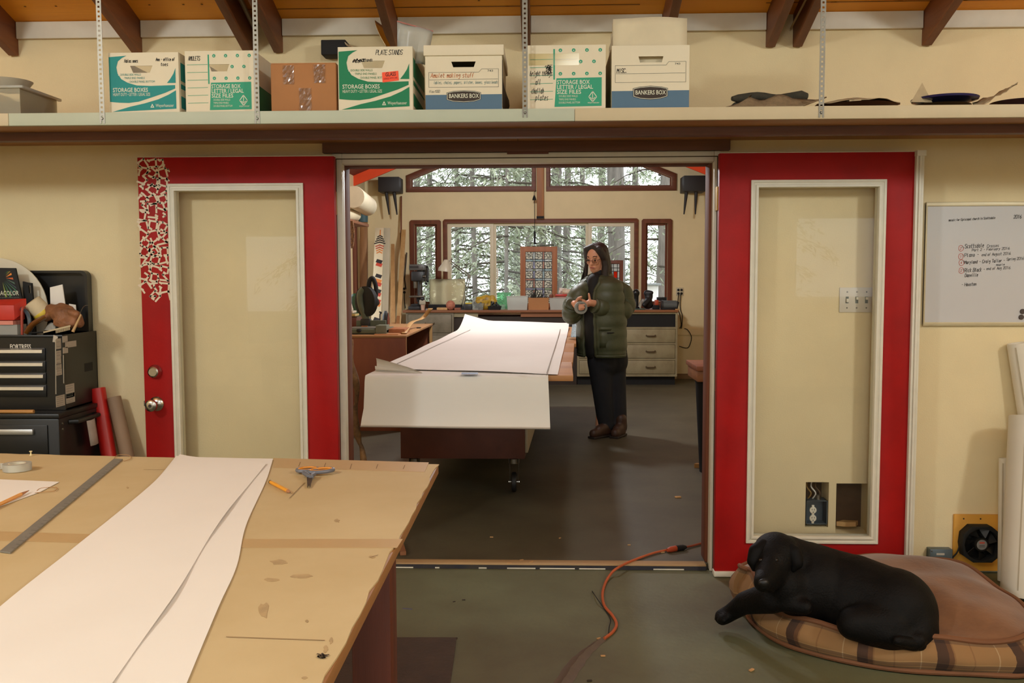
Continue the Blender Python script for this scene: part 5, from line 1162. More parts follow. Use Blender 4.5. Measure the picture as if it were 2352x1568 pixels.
tubeobj('thick white paper tube with writing along it, by the fan', t_, V((b_.x, 4.17, .004)), .098, (('2075 new temple windows', .25, .03, 1), ('bible letters', .72, .026, 1)))
t_ = at(2308, 1052, 4.44); b_ = at(2312, 1345, 4.36)
tubeobj('thin white paper tube with writing, tucked behind the thick one', V((t_.x, 4.44, t_.z)), V((b_.x, 4.39, .004)), .026, (('drawing for window', .35, .02, 1),))
t_ = at(2364, 790, 4.4)
tubeobj('tallest white paper tube leaning behind the thick one', V((t_.x - .012, 4.475, t_.z)), V((t_.x + .17, 4.42, .004)), .05, ())

# ================================================================ floor things
tag(part('floor_mat', MB().poly([[(p.x, p.y) for p in catmull([on(700, 1468, 0), on(1020, 1467, 0), on(1044, 1470, 0), on(1047, 1480, 0), on(1030, 1600, 0), on(1000, 1760, 0), on(650, 1760, 0)], 3)][::-1]], (0, 0, .0005), (1, 0, 0), (0, 1, 0), .007), mat('dark_brown_rubber', (70, 54, 40), .7, var=.25, scale=9, bump=.3, bscale=60)), 'dark brown rubber mat under the edge of the work table', 'mat')
# orange extension cord
ec = thing('extension_cord', 'orange extension cord crossing the doorway sill', 'cord', on(1400, 1330, 0))
ORC = mat('orange_cord', (196, 96, 52), .5)
pts = [on(1535, 1262, BZ + .008), on(1500, 1270, BZ + .008), on(1450, 1288, BZ + .008), on(1420, 1303, BZ + .012), on(1406, 1314, .022), on(1392, 1335, .008), on(1384, 1362, .008), on(1388, 1390, .008), on(1406, 1412, .008), on(1416, 1432, .008), on(1408, 1450, .008), on(1388, 1466, .008)]
part('cable', MB().tube(catmull(pts, 6), .0062, 8), ORC, ec, smooth=True)
pts = [on(1575, 1256, BZ + .01), on(1590, 1253, BZ + .008), on(1612, 1247, BZ + .008), on(1640, 1238, BZ + .008)]
part('cable', MB().tube(catmull(pts, 5), .0062, 8), mat('dark_red_cord', (150, 66, 40), .5), ec, smooth=True)
a_, b_, c_ = on(1533, 1263, BZ + .014), on(1553, 1259, BZ + .014), on(1576, 1256, BZ + .014)
part('socket', MB().tube([a_, a_.lerp(b_, .3), b_], .014, 10, rs=[.009, .015, .015]), mat('orange_socket', (190, 76, 40), .5), ec, smooth=True)
part('plug', MB().tube([b_, b_.lerp(c_, .7), c_], .015, 10, rs=[.016, .015, .008]), BLACKM, ec, smooth=True)
# taped-down cord run
tpz = [on(1388, 1466, 0), on(1350, 1495, 0), on(1322, 1525, 0), on(1290, 1575, 0), on(1262, 1640, 0)]
cv = catmull(tpz, 6); P_ = [[], [], [], [], []]
for i, p in enumerate(cv):
    d = (cv[min(i + 1, len(cv) - 1)] - cv[max(i - 1, 0)]).normalized(); n = V((-d.y, d.x, 0)); w_ = .014 + .018 * min(1, i / 12)
    for j, (u, z) in enumerate(((-1, .001), (-.5, .004), (0, .012), (.5, .004), (1, .001))): P_[j].append(p + n * (u * w_ + .002 * math.sin(i * 1.7)) + V((0, 0, z)))
tag(part('duct_tape', MB().grid(P_), mat('dusty_tape', (104, 90, 76), .6, var=.15, scale=30), smooth=True), 'dusty tape strip holding the cord to the floor', 'tape')
tag(part('thin_wire', MB().tube(catmull([on(1360, 1357, .004), on(1372, 1375, .02), on(1388, 1398, .004), on(1402, 1421, .004), on(1399, 1440, .012), on(1397, 1462, .004)], 6), .0022, 6), BLACKM, smooth=True), 'thin black wire curling beside the orange cord', 'wire')
tag(part('blue_tape_scrap', MB().poly([[(-.02, .004), (-.018, -.004), (.024, -.012), (.026, -.004)]], on(934, 1397, 0), (1, 0, 0), (0, 1, 0), .001), mat('blue_tape', (82, 84, 118), .6)), 'scrap of blue tape on the floor near the table', 'tape scrap')
BIT = mat('wood_chip', (204, 158, 104), .8, var=.2, scale=40)
def chip(px, py, z, s, lab, rot=0.3, m=BIT):
    p = on(px, py, z); mb = MB().box(-s, s, -s * .45, s * .45, 0, s * .5, Matrix.Translation(p + V((0, 0, .0004))) @ Matrix.Rotation(rot, 4, 'Z'))
    tag(part('wood_chip', mb, m, bevel=s * .12), lab, 'wood chip', 'wood chips on the floor')
for px, py, z, s, r_, lab in ((1170, 1294, BZ, .011, .1, 'small wood chip by the sill, first of the row of three'), (1198, 1287, BZ, .010, .5, 'small square wood chip in the middle of the row of three near the sill'), (1220, 1292, BZ, .012, 1, 'rounded wood chip at the end of the row of three near the sill'), (1249, 1295, BZ, .007, .2, 'tiny sliver just beyond the row of three chips'),
                       (1557, 1143, BZ, .02, .1, 'pale wood sliver on the far room floor'), (1286, 1236, BZ, .007, .9, 'tiny chip on the far floor behind the orange cord'), (1129, 1234, BZ, .009, 0, 'pale flat sliver on the far floor between table and cord'), (1522, 1269, BZ, .010, .2, 'white sliver lying beside the cord socket'),
                       (1445, 1252, BZ, .008, .1, 'small pale chip between the cord and the far floor'), (1375, 1467, 0, .009, .7, 'cream chip beside the taped cord'), (1385, 1507, 0, .009, .1, 'small tan chip on the floor right of the taped cord'), (1065, 1378, 0, .007, .2, 'dark crumb on the floor by the blue tape scrap'), (1043, 1382, 0, .006, .6, 'tiny dark crumb beside another crumb'),
                       (1354, 1564, 0, .009, .2, 'dark crumb at the bottom edge of the view'), (1726, 1540, 0, .012, .8, 'brown crumb on the floor in front of the dog bed')):
    chip(px, py, z, s, lab, r_, mat('dark_crumb', (58, 48, 38), .8) if 'dark' in lab else BIT)
tag(part('wood_offcut', MB().bar(on(918, 1253, BZ) + V((0, 0, .02)), on(926, 1276, BZ) + V((0, 0, .012)), .03, .02), wood('offcut', (150, 100, 66), (118, 74, 46), 'y')), 'brown wooden offcut on the far floor beside the table edge', 'offcut')
tag(part('plastic_scrap', MB().lathe([(.012, 0), (.012, .02), (.009, .024)], on(834, 1562, 0), n=14), mat('yellow_plastic', ())), 'small yellow plastic piece on the mat by the table leg', 'plastic piece')
# ================================================================ dog bed
def resample(pts, n):
    pts = pts + [pts[0]]; ln = [0]
    for a, b in zip(pts, pts[1:]): ln.append(ln[-1] + (b - a).length)
    out = []; k = 0
    for i in range(n):
        s_ = ln[-1] * i / n
        while ln[k + 1] < s_: k += 1
        t = (s_ - ln[k]) / max(1e-9, ln[k + 1] - ln[k]); out.append(pts[k].lerp(pts[k + 1], t))
    return out
BT = .125                                           # height of the gusset
foot_px = [(1712, 1400), (1728, 1432), (1790, 1478), (1880, 1508), (1990, 1532), (2100, 1546), (2230, 1552), (2350, 1556)]
pts = [on(x, y, .004) for x, y in foot_px]
pts += [V((1.82, 3.40, 0)), V((1.90, 3.50, 0)), V((1.92, 3.75, 0)), V((1.90, 4.02, 0)), V((1.84, 4.18, 0)), V((1.72, 4.27, 0)), V((1.50, 4.29, 0)), V((1.20, 4.29, 0)), V((.98, 4.25, 0)), V((.86, 4.12, 0)), V((.835, 3.98, 0))]
cl_pts = catmull(pts + [pts[0]], 6)[:-1]
NB_ = 96
ring = resample([V((p.x, p.y, 0)) for p in cl_pts], NB_)
cen = sum(ring, V((0, 0, 0))) / NB_
db = thing('dog_bed', 'brown suede dog bed with plaid sides under the black dog', 'dog bed', (cen.x, cen.y, 0))
def offs(p, k): return cen + (p - cen) * k
top_r = []
for i, p in enumerate(ring):
    w_ = 1 + .0
    wob = .012 * math.sin(i * .55) + .010 * math.sin(i * .21 + 1)
    front = .8
    z = BT + wob * front + .02 * min(1, max(0, (p.y - cen.y) / .3 + .5))
    dcor = (V((p.x, p.y, 0)) - V((.86, 3.9, 0))).length
    if dcor < .22: z += .045 * (1 - dcor / .22)
    inn = .985 - .012 * math.sin(i * .35 + .7) - .03 * (1 - min(1, max(0, (p.y - cen.y) / .3 + .5)))
    q = offs(p, inn); top_r.append(V((q.x, q.y, z)))
bot_r = [V((p.x, p.y, .012)) for p in ring]
# gusset with uv for the plaid
rows = 7; P_ = []
for j in range(rows):
    t = j / (rows - 1); r_ = []
    for i in range(NB_ + 1):
        a, b = bot_r[i % NB_], top_r[i % NB_]; p = a.lerp(b, t); o_ = (p - V((cen.x, cen.y, p.z))).normalized()
        p = p + o_ * (.035 * math.sin(math.pi * t) + .008 * math.sin(i * .9 + t * 3) * math.sin(math.pi * t)); r_.append(p)
    P_.append(r_)
gu = part('gusset', MB().grid(P_), plaid('plaid_fabric'), db, smooth=True, label='tan and brown plaid side band')
uvl = gu.data.uv_layers.new(name='UVMap'); m_ = NB_ + 1
for lp in gu.data.loops:
    vi = lp.vertex_index; uvl.data[lp.index].uv = ((vi % m_) / m_ * 2.6, (vi // m_) / (rows - 1))
# top surface
P_ = []; R_N = 26
dogline = [on(1800, 1385, .14), on(1900, 1400, .14), on(2040, 1440, .14), on(2090, 1460, .14)]
for k in range(R_N + 1):
    t = k / R_N; r_ = []
    for i in range(NB_ + 1):
        e = top_r[i % NB_]; c_ = V((cen.x, cen.y, 0)); p = c_.lerp(V((e.x, e.y, 0)), t)
        puff = .075 * (1 - t ** 3)
        z = (e.z * t ** 2 + (BT + .03) * (1 - t ** 2)) + puff
        dd = min((V((p.x, p.y, 0)) - V((q.x, q.y, 0))).length for q in dogline)
        z -= .10 * math.exp(-(dd / .26) ** 2) * (1 - t ** 6)
        z += .008 * math.sin(p.x * 17 + p.y * 9) * (1 - t) + .006 * math.sin(p.y * 23 - p.x * 6) * (1 - t)
        r_.append(V((p.x, p.y, z)))
    P_.append(r_)
SUEDE = mat('brown_suede', (136, 92, 56), .9, c2=(104, 66, 38), scale=4, bump=.15, bscale=70, sheen=.25)
part('top_cover', MB().grid(P_), SUEDE, db, smooth=True)
PIPE = mat('brown_piping', (122, 78, 48), .8, var=.1)
part('piping', MB().tube([p + V((0, 0, .002)) for p in top_r] + [top_r[0]], .0105, 8, caps=False), PIPE, db, smooth=True)
part('piping', MB().tube([V((offs(p, 1.004).x, offs(p, 1.004).y, .014)) for p in ring] + [ring[0] + V((0, 0, .014))], .0105, 8, caps=False), PIPE, db, smooth=True)
part('base', MB().poly([[(p.x, p.y) for p in ring]], (0, 0, .003), (1, 0, 0), (0, 1, 0), .006), PIPE, db)
tag(blob('dark_shoe', [('c', on(2362, 1520, .0) + V((0, -.16, .05)), .05, on(2400, 1500, 0) + V((.05, -.2, .05)), .05)], .012, mat('navy_cloth', (36, 38, 50), .8), it=3), 'dark shoe tip at the frame edge in front of the dog bed', 'shoe')

# ================================================================ black dog, curled on the bed
FUR = mat('black_fur', (15, 12, 10), .62, c2=(9, 8, 7), scale=30, bump=.3, bscale=140, spec=.16)
D = at
dg_ = thing('dog', 'black labrador-type dog curled on the brown bed, head low and one paw off the edge', 'dog', (cen.x - .3, 3.5, .1))
Rm = lambda ax_, a: Matrix.Rotation(a, 3, ax_)
chest = D(1868, 1340, 3.66); mid = D(1965, 1372, 3.60); haunch = D(2052, 1404, 3.50); rump = D(2088, 1438, 3.46)
hd = D(1782, 1282, 3.58); mz = D(1762, 1322, 3.46); nose = D(1752, 1338, 3.405)
sh = [('e', chest, (.17, .17, .155), Rm('Z', -.3)), ('c', D(1858, 1318, 3.68), .125, D(1960, 1362, 3.62), .15), ('e', mid, (.18, .17, .155), Rm('Z', -.4)),
      ('c', D(1960, 1362, 3.60), .150, haunch, .158), ('e', haunch, (.16, .16, .165), Rm('Z', -.5)), ('e', rump, (.10, .13, .13)),
      ('c', haunch, .15, D(2098, 1440, 3.42), .085),
      ('c', D(1855, 1310, 3.68), .115, D(1808, 1280, 3.64), .088),                      # neck
      ('c', D(1840, 1350, 3.62), .12, D(1800, 1345, 3.56), .085),                       # chest front
      ('e', D(1783, 1268, 3.60), (.088, .10, .078)), ('e', D(1772, 1286, 3.56), (.080, .085, .072)),   # skull, brow
      ('c', D(1768, 1298, 3.53), .058, mz, .046), ('c', mz, .046, nose, .036),             # muzzle
      ('c', D(1780, 1316, 3.52), .05, D(1768, 1344, 3.45), .030),                         # jaw
      ('c', D(1774, 1282, 3.50), .020, D(1764, 1300, 3.47), .022),
      ('c', D(1772, 1372, 3.56), .062, D(1712, 1384, 3.66), .046), ('c', D(1712, 1384, 3.66), .044, D(1676, 1408, 3.74), .034), ('c', D(1676, 1408, 3.74), .035, D(1659, 1417, 3.74), .034),   # fore leg and paw
      ('c', D(1655, 1414, 3.73), .017, D(1649, 1421, 3.73), .016), ('c', D(1662, 1418, 3.70), .017, D(1656, 1424, 3.70), .016), ('c', D(1668, 1420, 3.69), .017, D(1663, 1426, 3.685), .015),
      ('c', D(1850, 1370, 3.56), .06, D(1800, 1384, 3.52), .036), ('c', D(1800, 1384, 3.52), .036, D(1850, 1394, 3.47), .03),       # other fore leg folded under
      ('c', D(2040, 1435, 3.42), .10, D(1960, 1432, 3.40), .062), ('c', D(1960, 1432, 3.40), .05, D(2040, 1456, 3.36), .042), ('c', D(2040, 1456, 3.36), .042, D(2098, 1474, 3.34), .034),    # hind leg: thigh to stifle, shank back to hock
      ('c', D(2098, 1452, 3.40), .06, D(2110, 1470, 3.33), .030)]
body = blob('body', sh, .0085, FUR, dg_, it=14)
EARM = mat('ear_fur', (12, 10, 9), .65, c2=(8, 7, 6), scale=30, spec=.15)
part_ears = []
for pts_, in (((D(1752, 1252, 3.57), D(1737, 1266, 3.545), D(1731, 1288, 3.53), D(1732, 1306, 3.525)),), ((D(1808, 1256, 3.56), D(1824, 1270, 3.535), D(1830, 1292, 3.52), D(1822, 1308, 3.515)),)):
    blob('ear', [('c', pts_[0], .026, pts_[1], .030), ('c', pts_[1], .030, pts_[2], .026), ('c', pts_[2], .026, pts_[3], .012)], .006, EARM, dg_, it=6)
EYE = mat('dark_eye', (30, 20, 13), .25, var=0, spec=.3)
for q in (D(1747, 1286, 3.496), D(1783, 1286, 3.482)): part('eye', MB().ball(q, .0085), EYE, dg_, smooth=True)
part('nose', MB().ball(nose + V((-.004, -.03, .010)), (.020, .012, .015), 12, 8), mat('wet_nose', (12, 11, 11), .45), dg_, smooth=True)
blob('tail', [('c', D(2108, 1462, 3.40), .034, D(2112, 1478, 3.34), .026), ('c', D(2112, 1478, 3.34), .026, D(2060, 1470, 3.30), .018)], .007, FUR, dg_, it=4)
# ================================================================ far room: plank table on a rolling chest
TB = .90
nl, nr_ = on(842, 862, TB), on(1314, 862, TB)
fr_ = on(1325, 750, TB); k_ = (fr_ - nr_)
fl_ = nl + k_
bt = thing('plank_table', 'long plank-topped rolling table under white paper in the far room', 'table', ((nl.x + nr_.x) / 2, nl.y, BZ))
NP = 6
for i in range(NP):
    a, b = i / NP, (i + 1) / NP; g_ = .004 / k_.length
    q = [nl + k_ * (a + g_), nr_ + k_ * (a + g_) + V((rnd.uniform(-.012, .012), 0, 0)), nr_ + k_ * (b - g_) + V((rnd.uniform(-.012, .012), 0, 0)), nl + k_ * (b - g_)]
    part('plank', MB().poly([[(p.x, p.y) for p in q]], (0, 0, TB - .032), (1, 0, 0), (0, 1, 0), .032 - .002 * (i % 2)), PLANKM, bt, bevel=.003)
# chest below
DRK = mat('dark_red_brown_panel', (98, 52, 36), .55, c2=(76, 40, 28), scale=3)
CY0 = 5.95
cx0, cx1 = ax(920, 1020, CY0), ax(1205, 1020, CY0); czb = az(1060, 1053, CY0)
dirv = k_.normalized(); ny = V((0, 1, 0)); sk = dirv.x / dirv.y
Lc = 3.3
def skew(x, y): return x + (y - CY0) * sk
def sbox(x0, x1, y0, y1, z0, z1):
    return MB().add([(skew(x, y), y, z) for z in (z0, z1) for y in (y0, y1) for x in (x0, x1)], [(0, 2, 3, 1), (4, 5, 7, 6), (0, 1, 5, 4), (2, 6, 7, 3), (0, 4, 6, 2), (1, 3, 7, 5)])
part('front_panel', sbox(cx0, cx1, CY0, CY0 + .02, czb, TB - .034), DRK, bt, bevel=.002)
part('back_panel', sbox(cx0, cx1, CY0 + Lc, CY0 + Lc + .02, czb, TB - .034), DRK, bt)
part('bottom_panel', sbox(cx0, cx1, CY0 + .02, CY0 + Lc, czb, czb + .02), DRK, bt)
part('side_panel', sbox(cx0, cx0 + .02, CY0 + .02, CY0 + Lc, czb + .02, TB - .034), DRK, bt)
for y_ in (CY0 + .02, CY0 + 1.1, CY0 + 2.2, CY0 + Lc - .02): part('divider', sbox(cx0 + .02, cx1, y_, y_ + .02, czb + .02, TB - .034), DRK, bt)
for i, y_ in enumerate((CY0 + .05, CY0 + 1.13)):
    x_ = cx1
    part('drawer_front', sbox(x_, x_ + .018, y_, y_ + 1.04, czb + .03, czb + .26), mat('pale_drawer', (176, 164, 138), .6, var=.1), bt, bevel=.002)
part('rail', sbox(cx1, cx1 + .02, CY0, CY0 + Lc, TB - .09, TB - .034), PINE, bt)
# casters
def caster(x, y, par):
    z0 = BZ; R_ = .066
    ca = thing_part('caster', par)
    part('plate', MB().box(x - .05, x + .05, y - .045, y + .045, czb - .006, czb - .0005), STEEL, ca)
    fk = MB()
    for s in (-1, 1): fk.add([(x + s * .03 - .002, y - .035, czb - .006), (x + s * .03 + .002, y - .035, czb - .006), (x + s * .03 + .002, y + .035, czb - .006), (x + s * .03 - .002, y + .035, czb - .006),
                              (x + s * .026 - .002, y + .02, z0 + R_ - .012), (x + s * .026 + .002, y + .02, z0 + R_ - .012), (x + s * .026 + .002, y + .046, z0 + R_ - .012), (x + s * .026 - .002, y + .046, z0 + R_ - .012)], [(0, 1, 2, 3), (7, 6, 5, 4), (0, 4, 5, 1), (1, 5, 6, 2), (2, 6, 7, 3), (3, 7, 4, 0)])
    fk.lathe([(.036, 0), (.036, .03), (.03, .034)], (x, y, czb - .042), n=16)
    part('fork', fk, STEEL, ca, smooth=True)
    part('wheel', MB().lathe([(.02, -.018), (R_ - .012, -.018), (R_ - .002, -.012), (R_, 0), (R_ - .002, .012), (R_ - .012, .018), (.02, .018)], (x, y + .03, z0 + R_), 'x', 28), mat('black_rubber', (30, 28, 26), .55), ca, smooth=True)
    part('axle', MB().lathe([(.01, -.036), (.01, .036)], (x, y + .03, z0 + R_), 'x', 10), CHROME, ca)
def thing_part(name, par):
    o = bpy.data.objects.new(name, None); COL.objects.link(o); o.parent = par; return o
for X_, Y_ in ((cx1 - .075, CY0 + .08), (cx0 + .075, CY0 + .08), (cx1 - .075, CY0 + Lc - .1), (cx0 + .075, CY0 + Lc - .1)): caster(skew(X_, Y_), Y_, bt)
# paper hanging over the near end
def nearp(t, px_off=0): return nl.lerp(nr_, t)
hp_ = thing('hanging_paper', 'white paper sheet hanging over the near end of the plank table', 'paper', nl)
pl, pr = on(846, 858, TB + .002), on(1259, 864, TB + .002)
YN = nl.y - .012
P_ = []
prof = [(k_.normalized() * .75, .0035), (k_.normalized() * .4, .0035), (k_.normalized() * .12, .003), (k_.normalized() * .03, .003), (V((0, 0, 0)), .002), (V((0, -.012, 0)), -.008), (V((0, -.02, 0)), -.03), (V((0, -.022, 0)), -.10), (V((0, -.026, 0)), -.175), (V((0, -.034, 0)), -.232), (V((0, -.055, 0)), -.262)]
for dv, dz in prof:
    r_ = []
    for j in range(13):
        t = j / 12; base = V((pl.x + (pr.x - pl.x) * t, YN, TB)); fl = (-.012 * max(0, -dz) / .285 * (1 - 2 * t))
        drop = dz - (.012 * (t if t < .6 else .6 + (t - .6) * .6) if dz < -.2 else 0)
        r_.append(base + dv + V((fl - (.008 if dz < -.2 and j == 0 else 0), .004 * math.sin(j * .8) * max(0, -dz) * 3, drop)))
    P_.append(r_)
part('sheet', MB().grid(P_), PAPER, hp_, smooth=True)
lip = [p + V((0, -.02, -.004)) for p in P_[-1]]; part('curled_edge', MB().grid([P_[-1], [p + V((0, -.012, -.010)) for p in P_[-1]], lip]), mat('grey_paper_back', (196, 186, 172), .8, var=.03), hp_, smooth=True)
# long drawing sheet on top, curled at its near corner and far end
ds = thing('drawing_sheet', 'long white drawing sheet on the plank table, corner curled up', 'paper', nl + V((0, 0, .004)))
cA, cB = on(868, 848, TB + .004), on(1281, 861, TB + .004)      # near corners
cC, cD = on(1307, 752, TB + .004), on(1068, 752, TB + .004)     # far corners
P_ = []; NU, NV = 22, 40
for i in range(NV + 1):
    v = i / NV; r_ = []
    for j in range(NU + 1):
        u = j / NU; p = cA.lerp(cD, v).lerp(cB.lerp(cC, v), u)
        z = TB + .006 + .0022 * (1 + math.sin(v * 19 + u * 4)) + .002 * (1 + math.sin(u * 9 + 2))
        if v > .86: z += .058 * ((v - .86) / .14) ** 1.5 * (1 + .12 * math.sin(u * 5 + .5) - .12 * u)
        if v > .8 and u < .25: z += .07 * ((v - .8) / .2) ** 2 * ((.25 - u) / .25) ** 1.2
        r_.append(V((p.x, p.y, z)))
    P_.append(r_)
part('sheet', MB().grid(P_), PAPER, ds, smooth=True)
# curled near-left corner: a cone-like roll
P_ = []
for i in range(10):
    t = i / 9; b0 = on(862 + 100 * t, 852 + 5 * t, TB + .004); R_ = .036 * (1 - t) ** .8 + .001; r_ = []
    for j in range(11):
        a = -1.4 + 4.6 * j / 10; r_.append(b0 + V((.10 * t * .2, R_ * math.sin(a) * .8 + R_ * .5, R_ + R_ * -math.cos(a) * .98)))
    P_.append(r_)
part('curled_corner', MB().grid(P_), PAPER, ds, smooth=True)
mb = MB()
for L_ in (((880, 850), (1255, 857)), ((1256, 857), (1281, 778), (1288, 752)), ((905, 838), (1080, 757))):
    q = [on(x, y, TB + .0155) for x, y in L_]; mb.stroke([(p.x, p.y) for p in q], .006, (0, 0, TB + .0155), (1, 0, 0), (0, 1, 0), .0006)
part('drawn_line', mb, mat('charcoal_line', (140, 128, 114), .8, var=0), ds, kind='stuff')
tag(flat('blue_ruler_strip', [(1060, 856), (1098, 856), (1098, 859), (1060, 859)][::-1], mat('blue_strip', (70, 96, 140), .5), TB + .013, .002), 'thin blue strip lying at the near edge of the drawing sheet', 'strip')
q = [on(1311, 774, TB), on(1323, 774, TB), on(1325, 741, TB), on(1315, 741, TB)]
tag(part('metal_straightedge', MB().poly([[(p.x, p.y) for p in q]], (0, 0, TB), (1, 0, 0), (0, 1, 0), .004), mat('bluish_metal', (176, 190, 204), .25, .7)), 'pale metal straightedge on the plank table beside the person', 'ruler')

# ================================================================ brown plywood bench on the side
HB = .90; bY0, bY1 = on(932, 770, HB).y, on(993, 743, HB).y; bX1 = on(932, 770, HB).x; bX0 = BXL + .02
bn = thing('plywood_bench', 'reddish brown plywood bench with open side against the side wall', 'bench', ((bX0 + bX1) / 2, bY0, BZ))
PLYR = mat('reddish_plywood', (150, 84, 50), .55, c2=(124, 64, 38), scale=2.5, stretch=(1, 1, .4))
part('front_panel', MB().box(bX0, bX1, bY0, bY0 + .02, BZ, HB - .02), PLYR, bn, bevel=.002)
part('top', MB().box(bX0, bX1 + .004, bY0 - .006, bY1, HB - .02, HB), wood('bench_top', (196, 148, 96), (168, 118, 72), 'x', scale=4), bn, bevel=.002)
part('back_panel', MB().box(bX0, bX1, bY1 - .02, bY1 - .001, BZ, HB - .02), PLYR, bn); part('end_post', MB().box(bX1 - .03, bX1, bY1 - .05, bY1 - .02, BZ, HB - .02), PINE, bn); part('edge_strip', MB().box(bX1 - .001, bX1 + .003, bY0, bY0 + .03, BZ, HB - .02), wood('edge_pine', (196, 140, 90), (160, 108, 64), 'z'), bn)
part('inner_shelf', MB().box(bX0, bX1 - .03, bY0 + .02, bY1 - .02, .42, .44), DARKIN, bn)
tag(part('dark_jug', MB().lathe([(.05, 0), (.10, .02), (.11, .12), (.09, .20), (.03, .24), (.03, .28)], (bX1 - .22, bY0 + .28, .44), n=18), mat('dark_blue_plastic', (44, 56, 66), .4), smooth=True), 'dark jug on the open shelf inside the bench', 'jug')
tag(blob('cloth_bundle', [('e', V((bX1 - .2, bY0 + 1.0, .50)), (.14, .2, .06)), ('e', V((bX1 - .25, bY0 + .8, .49)), (.1, .15, .05))], .02, mat('pale_cloth', (170, 156, 130), .9, var=.3, scale=20), it=3), 'pale cloth bundle on the open shelf inside the bench', 'cloth')
# mitre saw on the bench
qs = on(846, 768, HB)
ms = thing('mitre_saw', 'green-grey mitre saw on the brown bench', 'saw', (ax(845, 760, 8.75), 8.8, HB))
GRN = mat('grey_green_cast_metal', (92, 100, 80), .5, var=.2, scale=12)
sx0, sx1 = ax(793, 750, 8.6), ax(890, 750, 8.6)
part('base', MB().box(sx0, sx1, 8.55, 9.0, HB + .005, HB + .05), GRN, ms, bevel=.012)
part('fence', MB().box(sx0 + .05, sx1 - .06, 8.86, 8.9, HB + .05, HB + .115), GRN, ms, bevel=.004)
part('turntable', MB().lathe([(.15, 0), (.15, .05), (.13, .056)], (ax(838, 750, 8.7), 8.72, HB + .006), n=28), mat('grey_cast', (104, 100, 88), .45), ms, smooth=True)
part('foot', MB().box(sx0, sx1 - .02, 8.55, 8.6, HB, HB + .006), BLACKM, ms)
part('end_block', MB().box(sx1 - .10, sx1, 8.54, 8.72, HB + .005, HB + .085), mat('grey_green_light', (112, 118, 100), .5), ms, bevel=.006)
part('knob', MB().lathe([(.012, 0), (.022, .012), (.02, .03)], (ax(822, 772, 8.5), 8.55, HB + .02), 'z', 12), BLACKM, ms, smooth=True)
YS = 8.9
part('arm', MB().tube(catmull([at(842, 742, YS), at(838, 722, YS), at(830, 700, YS), at(828, 676, YS), at(836, 664, YS)], 5), .035, 10), GRN, ms, smooth=True)
gd = part('blade_guard', MB().lathe([(.03, -.03), (.11, -.034), (.145, -.02), (.145, .02), (.11, .034), (.03, .03)], at(841, 692, YS), 'x', 28, Matrix.Rotation(.9, 3, 'Z')), BLACKM, ms, smooth=True)
part('motor', MB().tube([at(846, 702, YS - .02), at(862, 690, YS + .05)], .055, 14), mat('dark_grey_plastic', (46, 44, 42), .5), ms, smooth=True)
part('handle', MB().tube(catmull([at(846, 690, YS), at(846, 666, YS), at(849, 645, YS), at(856, 639, YS), at(862, 652, YS), at(864, 672, YS), at(860, 688, YS)], 5), .022, 10), BLACKM, ms, smooth=True)
part('saw_blade', MB().lathe([(.01, -.001), (.125, -.001), (.125, .001), (.01, .001)], at(843, 694, YS - .01), 'x', 36, Matrix.Rotation(.9, 3, 'Z')), STEEL, ms)
part('bracket', MB().box(ax(830, 735, YS), ax(852, 735, YS), YS - .05, YS + .04, HB + .05, HB + .13), mat('dark_grey_plastic', ()), ms, bevel=.01)
part('orange_tag', MB().box(ax(824, 748, 8.6), ax(838, 748, 8.6), 8.72, 8.74, HB + .058, HB + .07), mat('orange_brown_wood', (176, 104, 52), .6), ms)
# items on the bench
tag(part('wooden_strip', MB().grid([[catmull([on(925, 765, HB + .01), on(942, 752, HB + .02) + V((0, 0, .05)), on(968, 730, HB + .1), on(986, 708, HB + .2)], 4)[i] + V((-.012 + .05 * j, .0, 0)) for j in range(2)] for i in range(13)]), wood('pale_strip_wood', (216, 176, 118), (192, 148, 92), 'y'), solid=.004, smooth=True), 'long thin pale wooden strip springing up from the bench', 'strip')
q = on(906, 766, HB)
tag(part('wood_block', MB().box(q.x - .075, q.x + .10, q.y - .02, q.y + .3, HB, HB + .045), wood('pinkish_block', (188, 124, 80), (160, 98, 60), 'y'), bevel=.004), 'pinkish wooden block beside the mitre saw', 'wood block')
q = on(882, 768, HB); tag(part('thin_board', MB().box(q.x - .08, q.x + .14, q.y - .06, q.y + .16, HB, HB + .008), wood('thin_board_wood', (200, 144, 96), (170, 112, 70), 'x')), 'thin board sticking out over the bench front', 'board')
q = on(928, 762, HB); tag(part('metal_clip', MB().lathe([(.03, 0), (.034, .006), (.03, .02), (.012, .028)], q, n=14), mat('dark_metal', (66, 58, 50), .4, .6), smooth=True), 'small dark metal fitting at the foot of the wooden strip', 'fitting')
q = on(961, 754, HB); tag(part('dark_scrap', MB().box(q.x - .02, q.x + .02, q.y, q.y + .05, HB, HB + .01), BLACKM), 'small dark scrap on the bench top', 'scrap')
